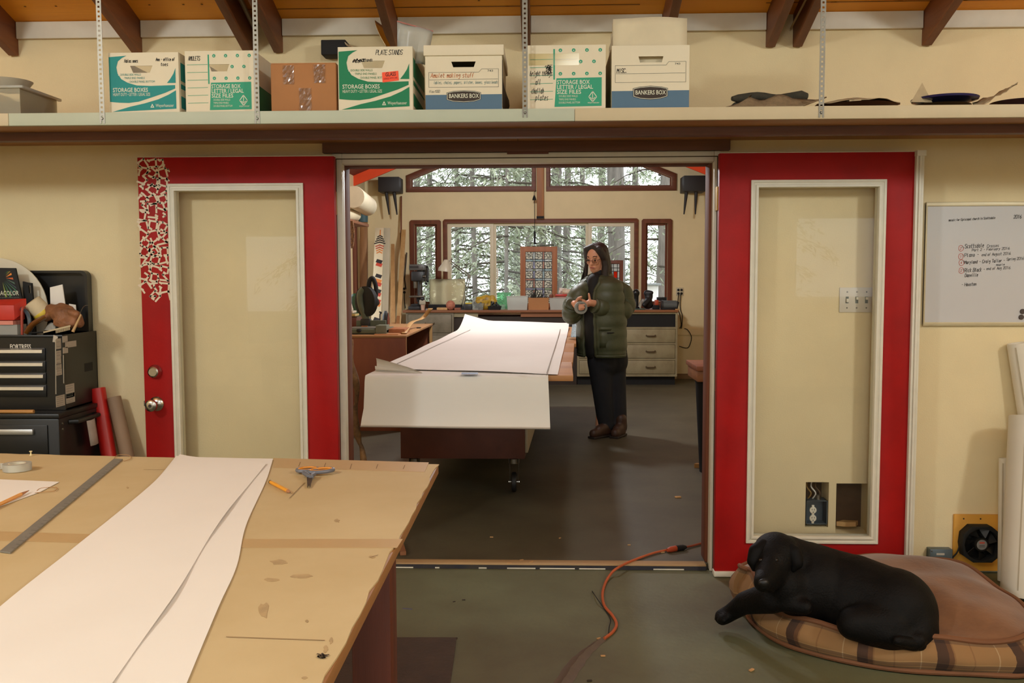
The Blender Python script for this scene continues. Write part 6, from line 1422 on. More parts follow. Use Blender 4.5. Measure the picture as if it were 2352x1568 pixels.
# clutter behind the saw
for i, (px0, py0, px1, py1, c_, lb) in enumerate(((800, 727, 822, 724, (90, 70, 50), 'brown slat in the pile behind the saw, lowest'), (801, 721, 818, 718, (190, 170, 110), 'yellowish slat in the pile behind the saw, middle'), (801, 714, 812, 710, (200, 190, 170), 'pale slat in the pile behind the saw, topmost'))):
    a, b = at(px0, py0, 9.4), at(px1, py1, 9.4); tag(part('slat', MB().box(a.x, b.x, 9.35, 9.55, a.z - .02, a.z), mat('slat_%d' % i, c_, .7)), lb, 'slat')
a, b = at(800, 729, 9.45), at(824, 728, 9.45); tag(part('book_stack', MB().box(a.x, b.x, 9.33, 9.6, HB, a.z), mat('dark_red_box', (92, 46, 36), .6), bevel=.004), 'dark red box holding the slats behind the saw', 'box')
c_ = at(817, 689, 9.75); tag(part('green_can', MB().lathe([(.05, -(c_.z - HB)), (.055, -.1), (.055, .03), (.04, .06), (.02, .07)], c_, n=18), mat('dark_green_bottle', (40, 78, 52), .35), smooth=True), 'dark green bottle behind the mitre saw', 'bottle')
# painted totem board, grey board and other boards leaning in the corner
def leanboard(name, label, b0, b1, t0, t1, Yb, Yt, m, th=.02, cat='board'):
    P0, P1, Q1, Q0 = at(b0[0], b0[1], Yb), at(b1[0], b1[1], Yb), at(t1[0], t1[1], Yt), at(t0[0], t0[1], Yt); P0 = Q0 + (P0 - Q0) * ((Q0.z - BZ - .002) / (Q0.z - P0.z)); P1 = Q1 + (P1 - Q1) * ((Q1.z - BZ - .002) / (Q1.z - P1.z)); n = (P1 - P0).cross(Q0 - P0).normalized() * th
    o = part(name, MB().add([P0, P1, Q1, Q0, P0 - n, P1 - n, Q1 - n, Q0 - n], [(0, 1, 2, 3), (7, 6, 5, 4), (0, 4, 5, 1), (1, 5, 6, 2), (2, 6, 7, 3), (3, 7, 4, 0)]), m, bevel=.001)
    tag(o, label, cat); return o, (P0, P1, Q1, Q0)
GB = mat('grey_white_board', (196, 186, 158), .6, var=.1, scale=3)
leanboard('grey_board', 'grey-white board leaning behind the painted totem board', (877, 742), (891, 742), (881, 523), (896, 523), 11.3, 11.98, GB)
tot, (P0, P1, Q1, Q0) = leanboard('totem_board', 'white board painted with red and black feather marks', (852, 742), (875, 742), (862, 523), (881, 523), 11.2, 11.9, mat('cream_board', (222, 206, 170), .6, var=.06))
X_ = (P1 - P0).normalized(); Yv = (Q0 - P0); Ln = Yv.length; Yd = Yv / Ln; Wd = (P1 - P0).length
mbR, mbB, mbO = MB(), MB(), MB()
O_ = P0 + X_ * Wd * .5
def chev(mb, v, w_, h_, t_):
    for s in (-1, 1): mb.stroke([(0, v), (s * w_, v - h_)], t_, O_, X_, Yd, .002)
for k in range(4): chev(mbB, Ln * (.95 - .0 - .014 * k), .03 + .012 * k, .022, .016)
for k in range(4): chev(mbR if k < 2 else mbO, Ln * (.89 - .014 * k), .05 - .006 * k, .022, .014)
mbO.stroke([(0, Ln * .985), (0, Ln * .95)], .012, O_, X_, Yd, .002)
for v, mb_ in ((.79, mbB), (.77, mbR), (.70, mbB), (.67, mbO), (.65, mbR), (.61, mbB), (.59, mbR), (.55, mbR), (.53, mbO), (.44, mbB), (.42, mbR), (.38, mbB)): mb_.stroke([(-.018, Ln * v), (.022, Ln * (v - .006))], .05, O_, X_, Yd, .0015)
for k in range(5): chev(mbR, Ln * (.30 - .018 * k), .055, .02, .013)
for k in range(5): chev(mbB, Ln * (.20 - .018 * k), .05, .03, .018)
for k in range(6): chev(mbR, Ln * (.10 - .015 * k), .055, .02, .014)
part('painted_mark', mbR, mat('brick_red_paint', (188, 66, 44), .6, var=0), tot, kind='stuff'); part('painted_mark', mbB, mat('dark_paint', (40, 36, 36), .6, var=0), tot, kind='stuff'); part('painted_mark', mbO, mat('orange_paint', (216, 128, 60), .6, var=0), tot, kind='stuff')
leanboard('tan_board', 'tan plywood strip leaning in the corner behind the grey board', (896, 742), (908, 742), (898, 560), (906, 560), 11.6, 12.3, wood('tan_strip', (190, 146, 92), (164, 120, 72), 'z'))
leanboard('pine_lath', 'pale pine lath leaning beside the drill press', (910, 742), (921, 742), (922, 527), (932, 527), 12.0, 12.6, PINE)
leanboard('brown_lath', 'tall thin brown lath standing between bracket and window', (918, 738), (922, 738), (920, 450), (923, 450), 12.45, 12.7, BROWNZ, .02)
leanboard('short_board', 'short brown board end standing low in the corner', (909, 742), (917, 742), (911, 725), (918, 725), 11.4, 11.5, wood('short_board_wood', (170, 118, 72), (140, 92, 52), 'z'))
leanboard('wooden_post', 'bare wooden post beside the side window of the far room', (826, 742), (843, 742), (826, 500), (842, 500), 11.9, 12.0, wood('bare_post', (172, 124, 74), (140, 96, 54), 'z'), .08)
tag(part('curtain_rod', MB().tube([at(932, 664, 12.6), at(922, 690, 12.6), at(931, 580, 12.68)][0:1] + [at(929, 640, 12.64), at(934, 580, 12.68)], .011, 6), mat('dark_rod', (66, 52, 40), .5), smooth=True), 'thin dark rod leaning by the narrow window', 'rod')
tag(part('black_bottle', MB().lathe([(.03, 0), (.036, .02), (.036, .09), (.02, .13), (.012, .15)], on(887, 741, HB) * 0 + V((at(887, 741, 10.35).x, 10.32, HB)), n=14), BLACK, smooth=True), 'small black bottle at the far end of the bench', 'bottle')
tag(part('red_bottle', MB().lathe([(.014, 0), (.016, .06), (.008, .10), (.006, .13)], V((at(894, 741, 10.35).x, 10.3, HB)), n=12), mat('brown_red', (120, 66, 46), .5), smooth=True), 'thin reddish bottle beside the small black bottle', 'bottle')
tag(part('clamp_hook', MB().tube(catmull([at(873, 745, 10.2), at(873, 722, 10.2), at(876, 718, 10.2), at(871, 716, 10.2)], 4), .008, 6), BLACKM, smooth=True), 'black metal hook standing at the foot of the totem board', 'hook')
# white paper rolls and bin up on the side wall, woven sling, teal band
def cylw(name, label, a, b, r0, r1, m, cat):
    o = part(name, MB().tube([a, a.lerp(b, .02), b.lerp(a, .02), b], 1, 24, rs=[r0 * .97, r0, r1, r1 * .96]), m, smooth=True); return tag(o, label, cat)
cylw('plastic_bucket', 'white plastic bucket lying on the high side shelf', at(812, 452, 9.6), at(845, 474, 10.4), .115, .105, mat('white_bucket', (220, 208, 178), .5), 'bucket')
cylw('paper_roll', 'rolled white paper under the bucket on the high side shelf', at(789, 491, 9.6), at(816, 494, 10.2), .066, .066, mat('white_roll', (214, 198, 164), .7), 'roll')
tag(part('side_shelf', MB().box(BXL, at(823, 500, 10.0).x, 9.4, 10.6, at(812, 508, 10).z - .03, at(812, 508, 10).z), wood('side_shelf_wood', (140, 84, 46), (110, 62, 32), 'y'), bevel=.003), 'brown side shelf carrying the white bucket', 'shelf')
tag(part('woven_sling', MB().grid([[at(803 + 2.5 * math.sin(i * .35) + 4 * j, 507 + 7.0 * i, 9.5 - .02 * j) for j in range(3)] for i in range(10)]), mat('woven_band', (150, 110, 70), .8, c2=(70, 40, 30), scale=60), solid=.01, smooth=True), 'woven patterned sling hanging from the side shelf', 'sling')
tag(part('teal_band', MB().lathe([(.06, -.06), (.062, 0), (.06, .06)], at(834, 499, 11.85), n=16), mat('dusty_teal', (60, 92, 98), .6), smooth=True), 'dusty teal cap on top of the bare wooden post', 'cap')
tag(part('white_pole', MB().tube([at(803, 566, 9.3), at(803, 690, 9.3), at(809, 712, 9.3)], .012, 8), WHITE, smooth=True), 'white pole standing by the side window', 'pole')
# dark brackets with two tapering legs each (upturned small tables) high on the far wall
for lab, x0_, x1_, y0_, y1_, legs in (('dark box with two tapering pegs on the wall left of the clerestory', 868, 917, 406, 440, ((887, 894, 493), (905, 912, 493))), ('dark box with two tapering pegs on the wall by the door jamb', 1571, 1622, 403, 439, ((1577, 1571, 492), (1599, 1597, 492)))):
    a, b = at(x0_, y0_, 12.4), at(x1_, y1_, 12.4); t = thing('wall_bracket_box', lab, 'wall bracket', ((a.x + b.x) / 2, BY, b.z), 'dark boxes on the far wall')
    part('box', MB().box(a.x, b.x, 12.4, BY - .002, b.z, a.z), mat('dark_grey_wood', (40, 36, 34), .6), t, bevel=.006)
    for xa, xb, ye in legs:
        pa, pb = at(xa, y1_, 12.5), at(xb, ye, 12.5); part('peg', MB().tube([pa, pb], 1, 10, rs=[.026, .009]), mat('dark_grey_wood', ()), t, smooth=True)
# ================================================================ cabinets and worktop under the windows
YF = min(on(1500, 884, BZ).y, 12.15)
KT = az(1240, 712, YF)                              # worktop height
kx0, kx1 = ax(925, 715, YF), ax(1558, 715, YF)
cA1 = ax(1042, 730, YF); cB0 = ax(1330, 760, YF); cB1 = ax(1556, 760, YF)
wt = part('worktop', MB().box(kx0, kx1, YF - .02, BY - .07, KT - .03, KT), wood('worktop_wood', (156, 100, 62), (126, 76, 44), 'x'), bevel=.003)
tag(wt, 'long brown wooden worktop under the big window', 'worktop')
CABM = mat('greyed_white_paint', (158, 146, 112), .6, c2=(136, 122, 90), scale=6, lo=.3, hi=.6)
CABG = mat('grey_paint', (140, 130, 108), .6, c2=(118, 108, 86), scale=6)
def cabinet(label, x0, x1, m, cols_, rows_, openrow=None, z0=None):
    zb = BZ + .11; zt_ = KT - .03; t = thing('drawer_cabinet', label, 'cabinet', ((x0 + x1) / 2, YF, BZ))
    part('carcass', MB().box(x0, x1, YF + .025, BY - .09, zb, zt_ - .001), m, t)
    fr_ = MB(); H_ = zt_ - zb; W_ = (x1 - x0) / cols_; holes = []
    zs = [zb + .02 + (H_ - .03) * i / sum(rows_) for i in [sum(rows_[:k]) for k in range(len(rows_) + 1)]]
    for c in range(cols_):
        for k in range(len(rows_)): holes.append((x0 + c * W_ + .025, x0 + (c + 1) * W_ - .025, zs[k] + .012, zs[k + 1] - .012))
    part('face_frame', wall_holes(x0, x1, zb, zt_ - .001, YF, YF + .024, holes), m, t, bevel=.001)
    n = 0
    for i, h in enumerate(holes):
        if i % len(rows_) == len(rows_) - 1 and openrow:
            part('slot_shade', MB().box(h[0], h[1], YF + .02, YF + .0245, h[2], h[3]), BLACKM, t); continue  # black sheet painted in for the shade inside the open slot
        d = part('drawer', MB().box(h[0] + .004, h[1] - .004, YF - .008, YF + .022, h[2] + .004, h[3] - .004), m, t, bevel=.003)
        xc, zc2 = (h[0] + h[1]) / 2, (h[2] + h[3]) / 2
        part('pull', MB().tube(catmull([(xc - .055, YF - .009, zc2 + .01), (xc - .05, YF - .028, zc2), (xc + .05, YF - .028, zc2), (xc + .055, YF - .009, zc2 + .01)], 3), .0075, 6), mat('dark_pull', (96, 78, 54), .5, .3), d, smooth=True)
    part('plinth', MB().box(x0 + .005, x1 - .02, YF + .05, BY - .1, BZ, zb), BLACKM, t)
    return t
cabinet('white drawer cabinet with a black open slot beside the power outlet', cB1 - .68, cB1, CABM, 1, [1, 1, 1, .95], True)
cabinet('white drawer cabinet half hidden behind the person', cB1 - 1.28, cB1 - .682, CABM, 1, [1, 1, 1, .95], False)
cabinet('grey drawer cabinet under the drill press', kx0 + .04, cA1, CABG, 1, [1, 1, 1], False)
# open bay in the middle, its shade drawn as a dark panel; slit above
bay = thing('dark_cupboard', 'dark open cupboard bay in the middle below the worktop', 'cupboard', ((cA1 + cB0) / 2, YF, BZ))
zs0, zs1 = az(1150, 727, YF), az(1150, 720, YF)
part('panel', MB().box(cA1 + .002, cB1 - 1.284, YF + .03, YF + .05, BZ, zs0), mat('bay_shade_board', (58, 46, 36), .7, var=.2), bay)
part('apron', MB().box(ax(1196, 722, YF), cB1 - 1.284, YF + .01, YF + .03, zs0 - .005, KT - .031), wood('worktop_wood', (), ()) if False else MATS['worktop_wood'], bay)
part('strip', MB().box(cA1 + .002, ax(1098, 722, YF), YF + .01, YF + .03, zs0 - .005, KT - .031), CABM, bay)
# outlet with two cords
p0, p1 = at(1553, 660, BY), at(1570, 679, BY)
oc = thing('wall_outlet', 'four-socket wall outlet with two cords plugged in beside the narrow window', 'outlet', ((p0.x + p1.x) / 2, BY, p1.z))
part('plate', MB().box(p0.x, p1.x, BY - .006, BY, p1.z, p0.z), mat('outlet_plate', (206, 192, 160), .5), oc, bevel=.002)
for i in range(2):
    for j in range(2):
        x_ = p0.x + (p1.x - p0.x) * (.3 + .42 * i); z_ = p0.z + (p1.z - p0.z) * (.3 + .42 * j)
        part('socket', MB().lathe([(.017, -.006), (.016, -.014)], (x_, BY, z_), 'y', 12), BLACKM, oc)
for k, pts_ in enumerate((((1559, 672), (1557, 690), (1555, 705), (1561, 722), (1565, 745), (1561, 754)), ((1564, 672), (1562, 695), (1563, 712), (1567, 725), (1566, 750), (1564, 754)))):
    part('cord', MB().tube(catmull([at(x, y, BY - .025) for x, y in pts_], 5), .006, 6), BLACKM, oc, smooth=True)
tag(part('power_cable', MB().tube(catmull([at(x, y, BY - .035) for x, y in ((1572, 754), (1580, 758), (1588, 773), (1585, 790), (1578, 799), (1560, 795))], 5), .006, 6), BLACKM, smooth=True), 'black cord loop hanging over the chair rail', 'cord')
p = at(929, 667, BY)
o2 = thing('wall_outlet', 'small dark outlet with hanging cord left of the drill press', 'outlet', (p.x, BY, p.z))
part('plate', MB().box(p.x - .03, p.x + .03, BY - .006, BY, p.z - .05, p.z + .05), CREAM, o2, bevel=.002)
for s in (-1, 1): part('socket', MB().lathe([(.018, -.006), (.017, -.02)], (p.x, BY, p.z + s * .024), 'y', 12), BLACKM, o2)
part('cord', MB().tube(catmull([at(x, y, BY - .03) for x, y in ((929, 668), (929, 690), (931, 708))], 5), .006, 6), BLACKM, o2, smooth=True)

# ---- things on the worktop (YC = their depth)
YC = YF + .22
def cx(px): return ax(px, 700, YC)
def ch_(py): return az(1240, py, YC)
zk = KT + .0005
# drill press
dx = cx(957)
dp = thing('drill_press', 'black and grey bench drill press in front of the narrow window', 'drill press', (dx, YC, zk))
DG = mat('charcoal_metal', (50, 50, 50), .45, var=.15)
part('base', MB().box(cx(940), cx(975), YC - .12, YC + .16, zk, zk + .05), DG, dp, bevel=.012)
part('base_top', MB().box(cx(945), cx(970), YC - .08, YC + .12, zk + .05, zk + .075), DG, dp, bevel=.01)
part('column', MB().lathe([(.035, .0), (.035, ch_(606) - zk - .075)], (cx(963), YC + .08, zk + .075), n=18), mat('grey_column', (96, 94, 92), .35, .6), dp, smooth=True)
part('table', MB().box(cx(943), cx(976), YC - .13, YC + .05, ch_(682), ch_(678)), STEEL, dp, bevel=.004)
part('table_arm', MB().box(cx(958), cx(968), YC - .06, YC + .1, ch_(692), ch_(682)), DG, dp, bevel=.006)
part('head', MB().box(cx(948), cx(973), YC - .14, YC + .16, ch_(645), ch_(622)), DG, dp, bevel=.02)
part('belt_cover', MB().box(cx(944), cx(976), YC - .16, YC + .2, ch_(620), ch_(606)), mat('grey_cover', (92, 88, 84), .4), dp, bevel=.014)
part('cover_label', MB().box(cx(946), cx(966), YC - .1625, YC - .1605, ch_(615), ch_(610)), mat('dark_label', (44, 36, 34), .5, var=0), dp)
part('motor', MB().lathe([(.05, -.1), (.07, -.08), (.07, .08), (.05, .1)], (cx(968), YC + .25, ch_(628)), 'z', 18), DG, dp, smooth=True)
part('quill', MB().lathe([(.022, -.06), (.026, 0), (.026, .03)], (cx(956), YC - .08, ch_(650)), n=14), STEEL, dp, smooth=True)
hb = V((cx(977), YC - .05, ch_(634)))
part('hub', MB().lathe([(.02, -.05), (.02, .012)], hb, 'x', 12), STEEL, dp)
for xx, yy in ((984, 612), (985, 645), (981, 650)):
    e = V((cx(xx), YC - .1, ch_(yy))); part('feed_handle', MB().tube([hb, e], .006, 6), STEEL, dp); part('feed_knob', MB().ball(e, .016), BLACKM, dp, smooth=True)
tag(part('cream_cup', MB().lathe([(.022, 0), (.03, .07), (.028, .07), (.02, .004)], (cx(975), YC - .17, zk), n=16), mat('pinkish_cup', (214, 176, 150), .5), smooth=True), 'small pinkish cup by the drill press base', 'cup')
mo = thing('cream_motor', 'small cream tool head on the worktop beside the drill press', 'tool', (cx(974), YC - .05, zk))
part('housing', MB().box(cx(967), cx(981), YC - .17, YC - .14, ch_(698), ch_(687)), mat('cream_cast', (190, 180, 156), .5), mo, bevel=.01); part('cap', MB().ball((cx(974), YC - .15, ch_(685)), .03), DG, mo, smooth=True); part('stand', MB().box(cx(970), cx(979), YC - .14, YC - .11, zk, ch_(690)), DG, mo)
# translucent tracing panels
for x0_, x1_, lab in ((983, 1043, 'pale curved acrylic sheet in front of the window casing'), ):
    t = thing('tracing_panel', 'cream translucent panel with taped drawings leaning on the window', 'panel', (cx(1024), YC + .1, zk))
    a, b = cx(983), cx(1066); zt_ = ch_(640)
    P_ = [[(a + (b - a) * u / 16, YC + .18 - (.10 * math.exp(-((u - 7.2) / 3.2) ** 2)), zk + (zt_ - zk) * v / 4) for u in range(17)] for v in range(5)]
    part('sheet', MB().grid(P_), glass('cream_sheet', (250, 244, 222), .3, 1.3, .6, (244, 236, 204)), t, solid=.003, smooth=True)
    part('foot', MB().box(a, b, YC + .05, YC + .22, zk, zk + .035), BLACKM, t)
    mb = MB()
    for k in range(26):
        u = rnd.choice((rnd.uniform(.02, .17), rnd.uniform(.75, .98))); v = rnd.uniform(.03, .3); mb.stroke([(a + (b - a) * u, zk + (zt_ - zk) * v), (a + (b - a) * u + rnd.uniform(-.03, .03), zk + (zt_ - zk) * v + rnd.uniform(-.03, .03))], .003, (0, YC + .174, 0), (1, 0, 0), (0, 0, 1), .001)
    part('sketch_line', mb, mat('form_ink', ()), t, kind='stuff')
# swing-arm desk lamp
lp_ = thing('desk_lamp', 'cream swing-arm desk lamp bending toward the window', 'lamp', (cx(1066), YC - .05, zk))
LM = mat('cream_enamel', (206, 196, 170), .35, var=.05)
Yl = YC - .06
J0, J1, J2 = V((cx(1064), Yl, ch_(700))), V((cx(1079), Yl, ch_(633))), V((cx(1038), Yl, ch_(602)))
part('base', MB().lathe([(.09, 0), (.09, .012), (.02, .02), (.014, .05)], (J0.x, Yl, zk), n=22), DG, lp_, smooth=True)
for a, b in ((J0, J1), (J1, J2)):
    n = V((-(b - a).z, 0, (b - a).x)).normalized() * .013
    m_ = MB(); m_.tube([a + n, b + n], .007, 6); m_.tube([a - n, b - n], .007, 6); part('arm', m_, STEEL, lp_)
part('joint', MB().lathe([(.024, -.015), (.024, .015)], J1, 'y', 12), STEEL, lp_)
part('spring', MB().tube([J1, J1 + (J0 - J1) * .35 + V((-.02, 0, 0))], .007, 6), STEEL, lp_)
hc = V((cx(1026), Yl - .02, ch_(612)))
part('bracket', MB().tube(catmull([J2, J2 + V((.01, 0, .05)), hc + V((.03, 0, .06))], 4), .007, 6), STEEL, lp_)
part('lamp_shade', MB().lathe([(.005, .095), (.03, .09), (.04, .06), (.055, .03), (.09, -.02), (.093, -.06), (.089, -.06), (.05, .02), (.02, .06)], hc, 'z', 26, Matrix.Rotation(.12, 3, 'Y')), LM, lp_, smooth=True)
# small items
def bx_(name, label, cat, px0, px1, pyt, m, y0=0, d=.1, pyb=None, bev=.003):
    return tag(part(name, MB().box(cx(px0), cx(px1), YC - .15 + y0, YC - .15 + y0 + d, zk if pyb is None else ch_(pyb), ch_(pyt)), m, bevel=bev), label, cat)
bx_('black_tray', 'long black tray along the worktop behind the pink ball', 'tray', 984, 1062, 699, BLACKM, .12, .12)
bx_('pale_board', 'pale wooden board lying in front of the black tray', 'board', 1006, 1030, 705, PINE, 0, .14)
tag(part('string_ball', MB().ball((cx(1037), YC - .12, zk + .062), (.060, .058, .062), 18, 12), mat('pink_string', (196, 128, 100), .85, c2=(166, 98, 76), scale=40, bump=.5, bscale=90), smooth=True), 'pinkish ball of string on the worktop', 'ball')
bx_('sponge_pad', 'thin reddish pad under the ball of string', 'pad', 1046, 1060, 705.5, mat('red_pad', (150, 92, 68), .8), 0, .12)
tg = thing('yellow_tape', 'dark tape dispenser with yellow rim beside the lamp base', 'tape', (cx(1077), YC - .1, zk))
part('body', MB().box(cx(1066), cx(1086), YC - .14, YC - .06, zk, ch_(697)), DG, tg, bevel=.01); part('rim', MB().box(cx(1071), cx(1086), YC - .145, YC - .055, ch_(697), ch_(694)), mat('yellow_plastic', ()), tg, bevel=.004)
def tub(name, label, px0, px1, pyt, m, rim=True, y0=0, d=.16, fill=None):
    a, b, z1 = cx(px0), cx(px1), ch_(pyt); t = thing(name, label, 'container', ((a + b) / 2, YC - .1, zk)); y_ = YC - .16 + y0; k = .012
    vs = [(a + k, y_ + k, zk), (b - k, y_ + k, zk), (b - k, y_ + d - k, zk), (a + k, y_ + d - k, zk), (a, y_, z1), (b, y_, z1), (b, y_ + d, z1), (a, y_ + d, z1)]
    part('tub', MB().add(vs, [(0, 3, 2, 1), (0, 1, 5, 4), (1, 2, 6, 5), (2, 3, 7, 6), (3, 0, 4, 7)]), m, t, solid=.003)
    if rim: part('rim', MB().tube([(a, y_, z1), (b, y_, z1), (b, y_ + d, z1), (a, y_ + d, z1), (a, y_, z1)], .006, 6), m, t)
    if fill:
        mb = MB()
        for k in range(fill[1]):
            p = V((rnd.uniform(a + .03, b - .03), rnd.uniform(y_ + .03, y_ + d - .03), zk + rnd.uniform(.02, (z1 - zk) * fill[2]))); q = p + V((rnd.uniform(-.05, .05), rnd.uniform(-.02, .02), rnd.uniform(-.02, .05))); q.x = min(max(q.x, a + .02), b - .02); mb.tube([p, q], .012, 6)
        part('contents', mb, fill[0], t, kind='stuff')
    return t
tub('plastic_tub', 'small clear plastic tub of scraps beside the yellow bag', 1086, 1113, 696, PLAST, fill=(mat('grey_scrap', (120, 116, 104), .7, var=.4, scale=40), 14, .8))
tub('plastic_bin', 'clear plastic bin with tools left of the cardboard planter', 1165, 1213, 680, MILKY, fill=(mat('mixed_scrap', (130, 98, 84), .7, var=.5, scale=30), 16, .6), d=.2)
tub('plastic_bin', 'clear plastic bin under the red lid behind the person', 1262, 1320, 684, MILKY, fill=(mat('mixed_scrap', ()), 14, .5), d=.2)
tub('black_tray', 'black tray heaped with dark clips before the big window', 1122, 1152, 702, BLACKM, rim=False, fill=(mat('dark_clip', (48, 52, 46), .5, var=.3, scale=30), 26, 1.5))
tag(blob('yellow_bag', [('e', V((cx(1103), YC + .02, zk + .10)), (.07, .05, .06)), ('e', V((cx(1117), YC + .02, zk + .12)), (.09, .05, .075)), ('c', V((cx(1096), YC + .02, zk + .15)), .02, V((cx(1133), YC + .02, zk + .165)), .025), ('e', V((cx(1132), YC + .03, zk + .09)), (.06, .05, .07)), ('e', V((cx(1115), YC + .03, zk + .05)), (.11, .06, .06))], .012, mat('yellow_bag', (190, 150, 40), .45, c2=(110, 84, 30), scale=14, bump=.6, bscale=25, hi=.5), it=2), 'crumpled yellow and black bag before the big window', 'bag')
tag(part('acrylic_sheet', MB().box(cx(1140), cx(1172), YC + .22, YC + .226, zk, ch_(672)), glass('green_acrylic', (190, 240, 205), .05, 1.4, .25, (170, 225, 190))), 'greenish clear acrylic sheet leaning on the big window', 'sheet')
tag(part('clip_box', MB().box(cx(1148), cx(1160), YC - .04, YC + .05, zk, ch_(699)), PLAST, bevel=.004), 'small clear box beside the black tray', 'box')
pl_ = thing('cardboard_planter', 'brown cardboard box with dark plant sprigs before the stained glass', 'box', (cx(1237), YC - .1, zk))
part('body', wall_holes(cx(1214), cx(1260), zk, ch_(683), YC - .17, YC - .166, []), KBOX, pl_)
mb = MB(); a, b = cx(1214), cx(1260); mb.box(a, a + .004, YC - .166, YC + .02, zk, ch_(683)); mb.box(b - .004, b, YC - .166, YC + .02, zk, ch_(683)); mb.box(a, b, YC + .02, YC + .024, zk, ch_(683)); part('sides', mb, KBOX, pl_)
mb = MB()
for k in range(22):
    x_ = rnd.uniform(a + .03, b - .03); y_ = rnd.uniform(YC - .13, YC - .01); top = ch_(683) + rnd.uniform(.02, .09) * (1.3 if abs(x_ - cx(1222)) < .04 else 1); mb.tube([(x_, y_, zk + .05), (x_ + rnd.uniform(-.02, .02), y_, ch_(684)), (x_ + rnd.uniform(-.05, .05), y_, top)], .005, 5)
part('sprig', mb, mat('dark_sprig', (52, 50, 40), .7, var=.3), pl_, kind='stuff')
tag(part('red_lid', MB().box(cx(1275), cx(1302), YC - .1, YC + .04, ch_(680), ch_(675)), mat('red_plastic', (190, 60, 52), .4), bevel=.004), 'red plastic lid lying on the clear bin behind the person', 'tray')  # taken for a lid resting on the bin, drawn as a flat box
tag(part('pink_carton', MB().box(cx(1276), cx(1300), YC - .08, YC + .04, ch_(684), ch_(680)), mat('pink_plastic', (196, 140, 130), .4), bevel=.004), 'pinkish box directly below the red lid', 'box')
tag(part('paint_can', MB().lathe([(.035, -.07), (.037, 0), (.035, .07), (.03, .072)], (cx(1304), YC + .0, ch_(670)), 'x', 18), mat('brown_white_can', (196, 160, 120), .5, c2=(224, 210, 190), scale=14), smooth=True), 'can lying on its side on the red lid', 'can')
tag(part('picture_card', MB().poly([[(cx(1283), ch_(674)), (cx(1302), ch_(675)), (cx(1302), ch_(662)), (cx(1284), ch_(661))]], (0, YC + .05, 0), (1, 0, 0), (0, 0, 1), .008), mat('card_print', (226, 214, 200), .6, c2=(150, 96, 70), scale=30, hi=.5), bevel=.001), 'small framed picture card behind the lying can', 'picture')
tag(part('dark_pot', MB().lathe([(.02, 0), (.028, .03), (.022, .05)], (cx(1266), YC - .12, ch_(684)), n=12), mat('brown_red', ()), smooth=True), 'small dark pot on the rim of the clear bin', 'pot')
# stained glass panel in a wooden frame
def stained(label, px0, px1, py0, py1, fw, cols_, rows_, Y_, colourful, hero):
    a, b, z1, z0 = ax(px0, 650, Y_), ax(px1, 650, Y_), az(1240, py0, Y_), max(az(1240, py1, Y_), zk)
    t = thing('stained_glass_panel', label, 'stained glass', ((a + b) / 2, Y_, z0)); f = fw / F * Y_
    part('frame', MB().poly([[(a, z0), (b, z0), (b, z1), (a, z1)], [(a + f, z0 + f), (b - f, z0 + f), (b - f, z1 - f), (a + f, z1 - f)]], (0, Y_ + .03, 0), (1, 0, 0), (0, 0, 1), .035), wood('stained_frame' if not hero else 'cedar_frame', (120, 62, 36) if not hero else (172, 108, 66), (90, 44, 26) if not hero else (146, 86, 50), 'z'), t, bevel=.003)
    return t, a + f, b - f, z0 + f, z1 - f
YG = YF + .50
t, a, b, z0, z1 = stained('cedar-framed stained glass panel with black letter tiles', 1195, 1280, 566, 712, 12, 3, 5, YG, True, True)
OPAL = {}
def gl(k):
    cs = [(236, 232, 214), (206, 222, 224), (206, 214, 180), (226, 176, 150), (200, 196, 214), (236, 236, 232)]
    return glass('opal_%d' % k, cs[k], .1, 1.3, .92 if k == 0 else .6, cs[k])
came = MB(); letters = MB()
W_, Htot = b - a, z1 - z0; sw_ = .22 * W_ / 3; tw = (W_ - 2 * sw_) / 3; th_ = tw
y = z1; r_ = 0
xs_ = [a, a + tw, a + tw + sw_, a + 2 * tw + sw_, a + 2 * tw + 2 * sw_, b]
zs_ = [z1]
while zs_[-1] > z0 + .01: zs_.append(max(z0, zs_[-1] - th_)); zs_.append(max(z0, zs_[-1] - sw_))
zs_ = [z for i, z in enumerate(zs_) if i == 0 or z < zs_[i - 1] - 1e-6]
for i in range(5):
    for j in range(len(zs_) - 1):
        big_ = i % 2 == 0 and j % 2 == 0
        k = 0 if big_ else rnd.choice((1, 1, 5, 5, 2, 3, 4))
        part('pane', MB().box(xs_[i] + .003, xs_[i + 1] - .003, YG + .008, YG + .012, zs_[j + 1] + .003, zs_[j] - .003), gl(k), t)
        if big_:
            cx_, cz_ = (xs_[i] + xs_[i + 1]) / 2, (zs_[j] + zs_[j + 1]) / 2; hh_ = zs_[j] - zs_[j + 1]
            for dx_, dz_ in ((-.26, .26), (.26, .26), (-.26, -.26), (.26, -.26), (0, 0)):
                if hh_ < tw * .8 and dz_ < 0: continue
                hebrew(letters, rnd.randrange(len(HEB)), (cx_ + dx_ * tw, YG + .0075, cz_ + dz_ * min(hh_, tw)), (1, 0, 0), (0, 0, 1), tw * .36, tw * .058, rnd.uniform(-1.5, 1.5), .0006)
for x_ in xs_: came.box(x_ - .004, x_ + .004, YG + .005, YG + .016, z0, z1)
for z_ in zs_: came.box(a, b, YG + .005, YG + .016, z_ - .004, z_ + .004)
part('lead_came', came, mat('lead', (54, 54, 56), .5, .4), t); part('lettering', letters, INK, t)
YG2 = YF + .46
t, a, b, z0, z1 = stained('small dark-framed stained glass with an orange square behind the person', 1392, 1431, 598, 712, 8, 3, 3, YG2, True, False)
mb = MB()
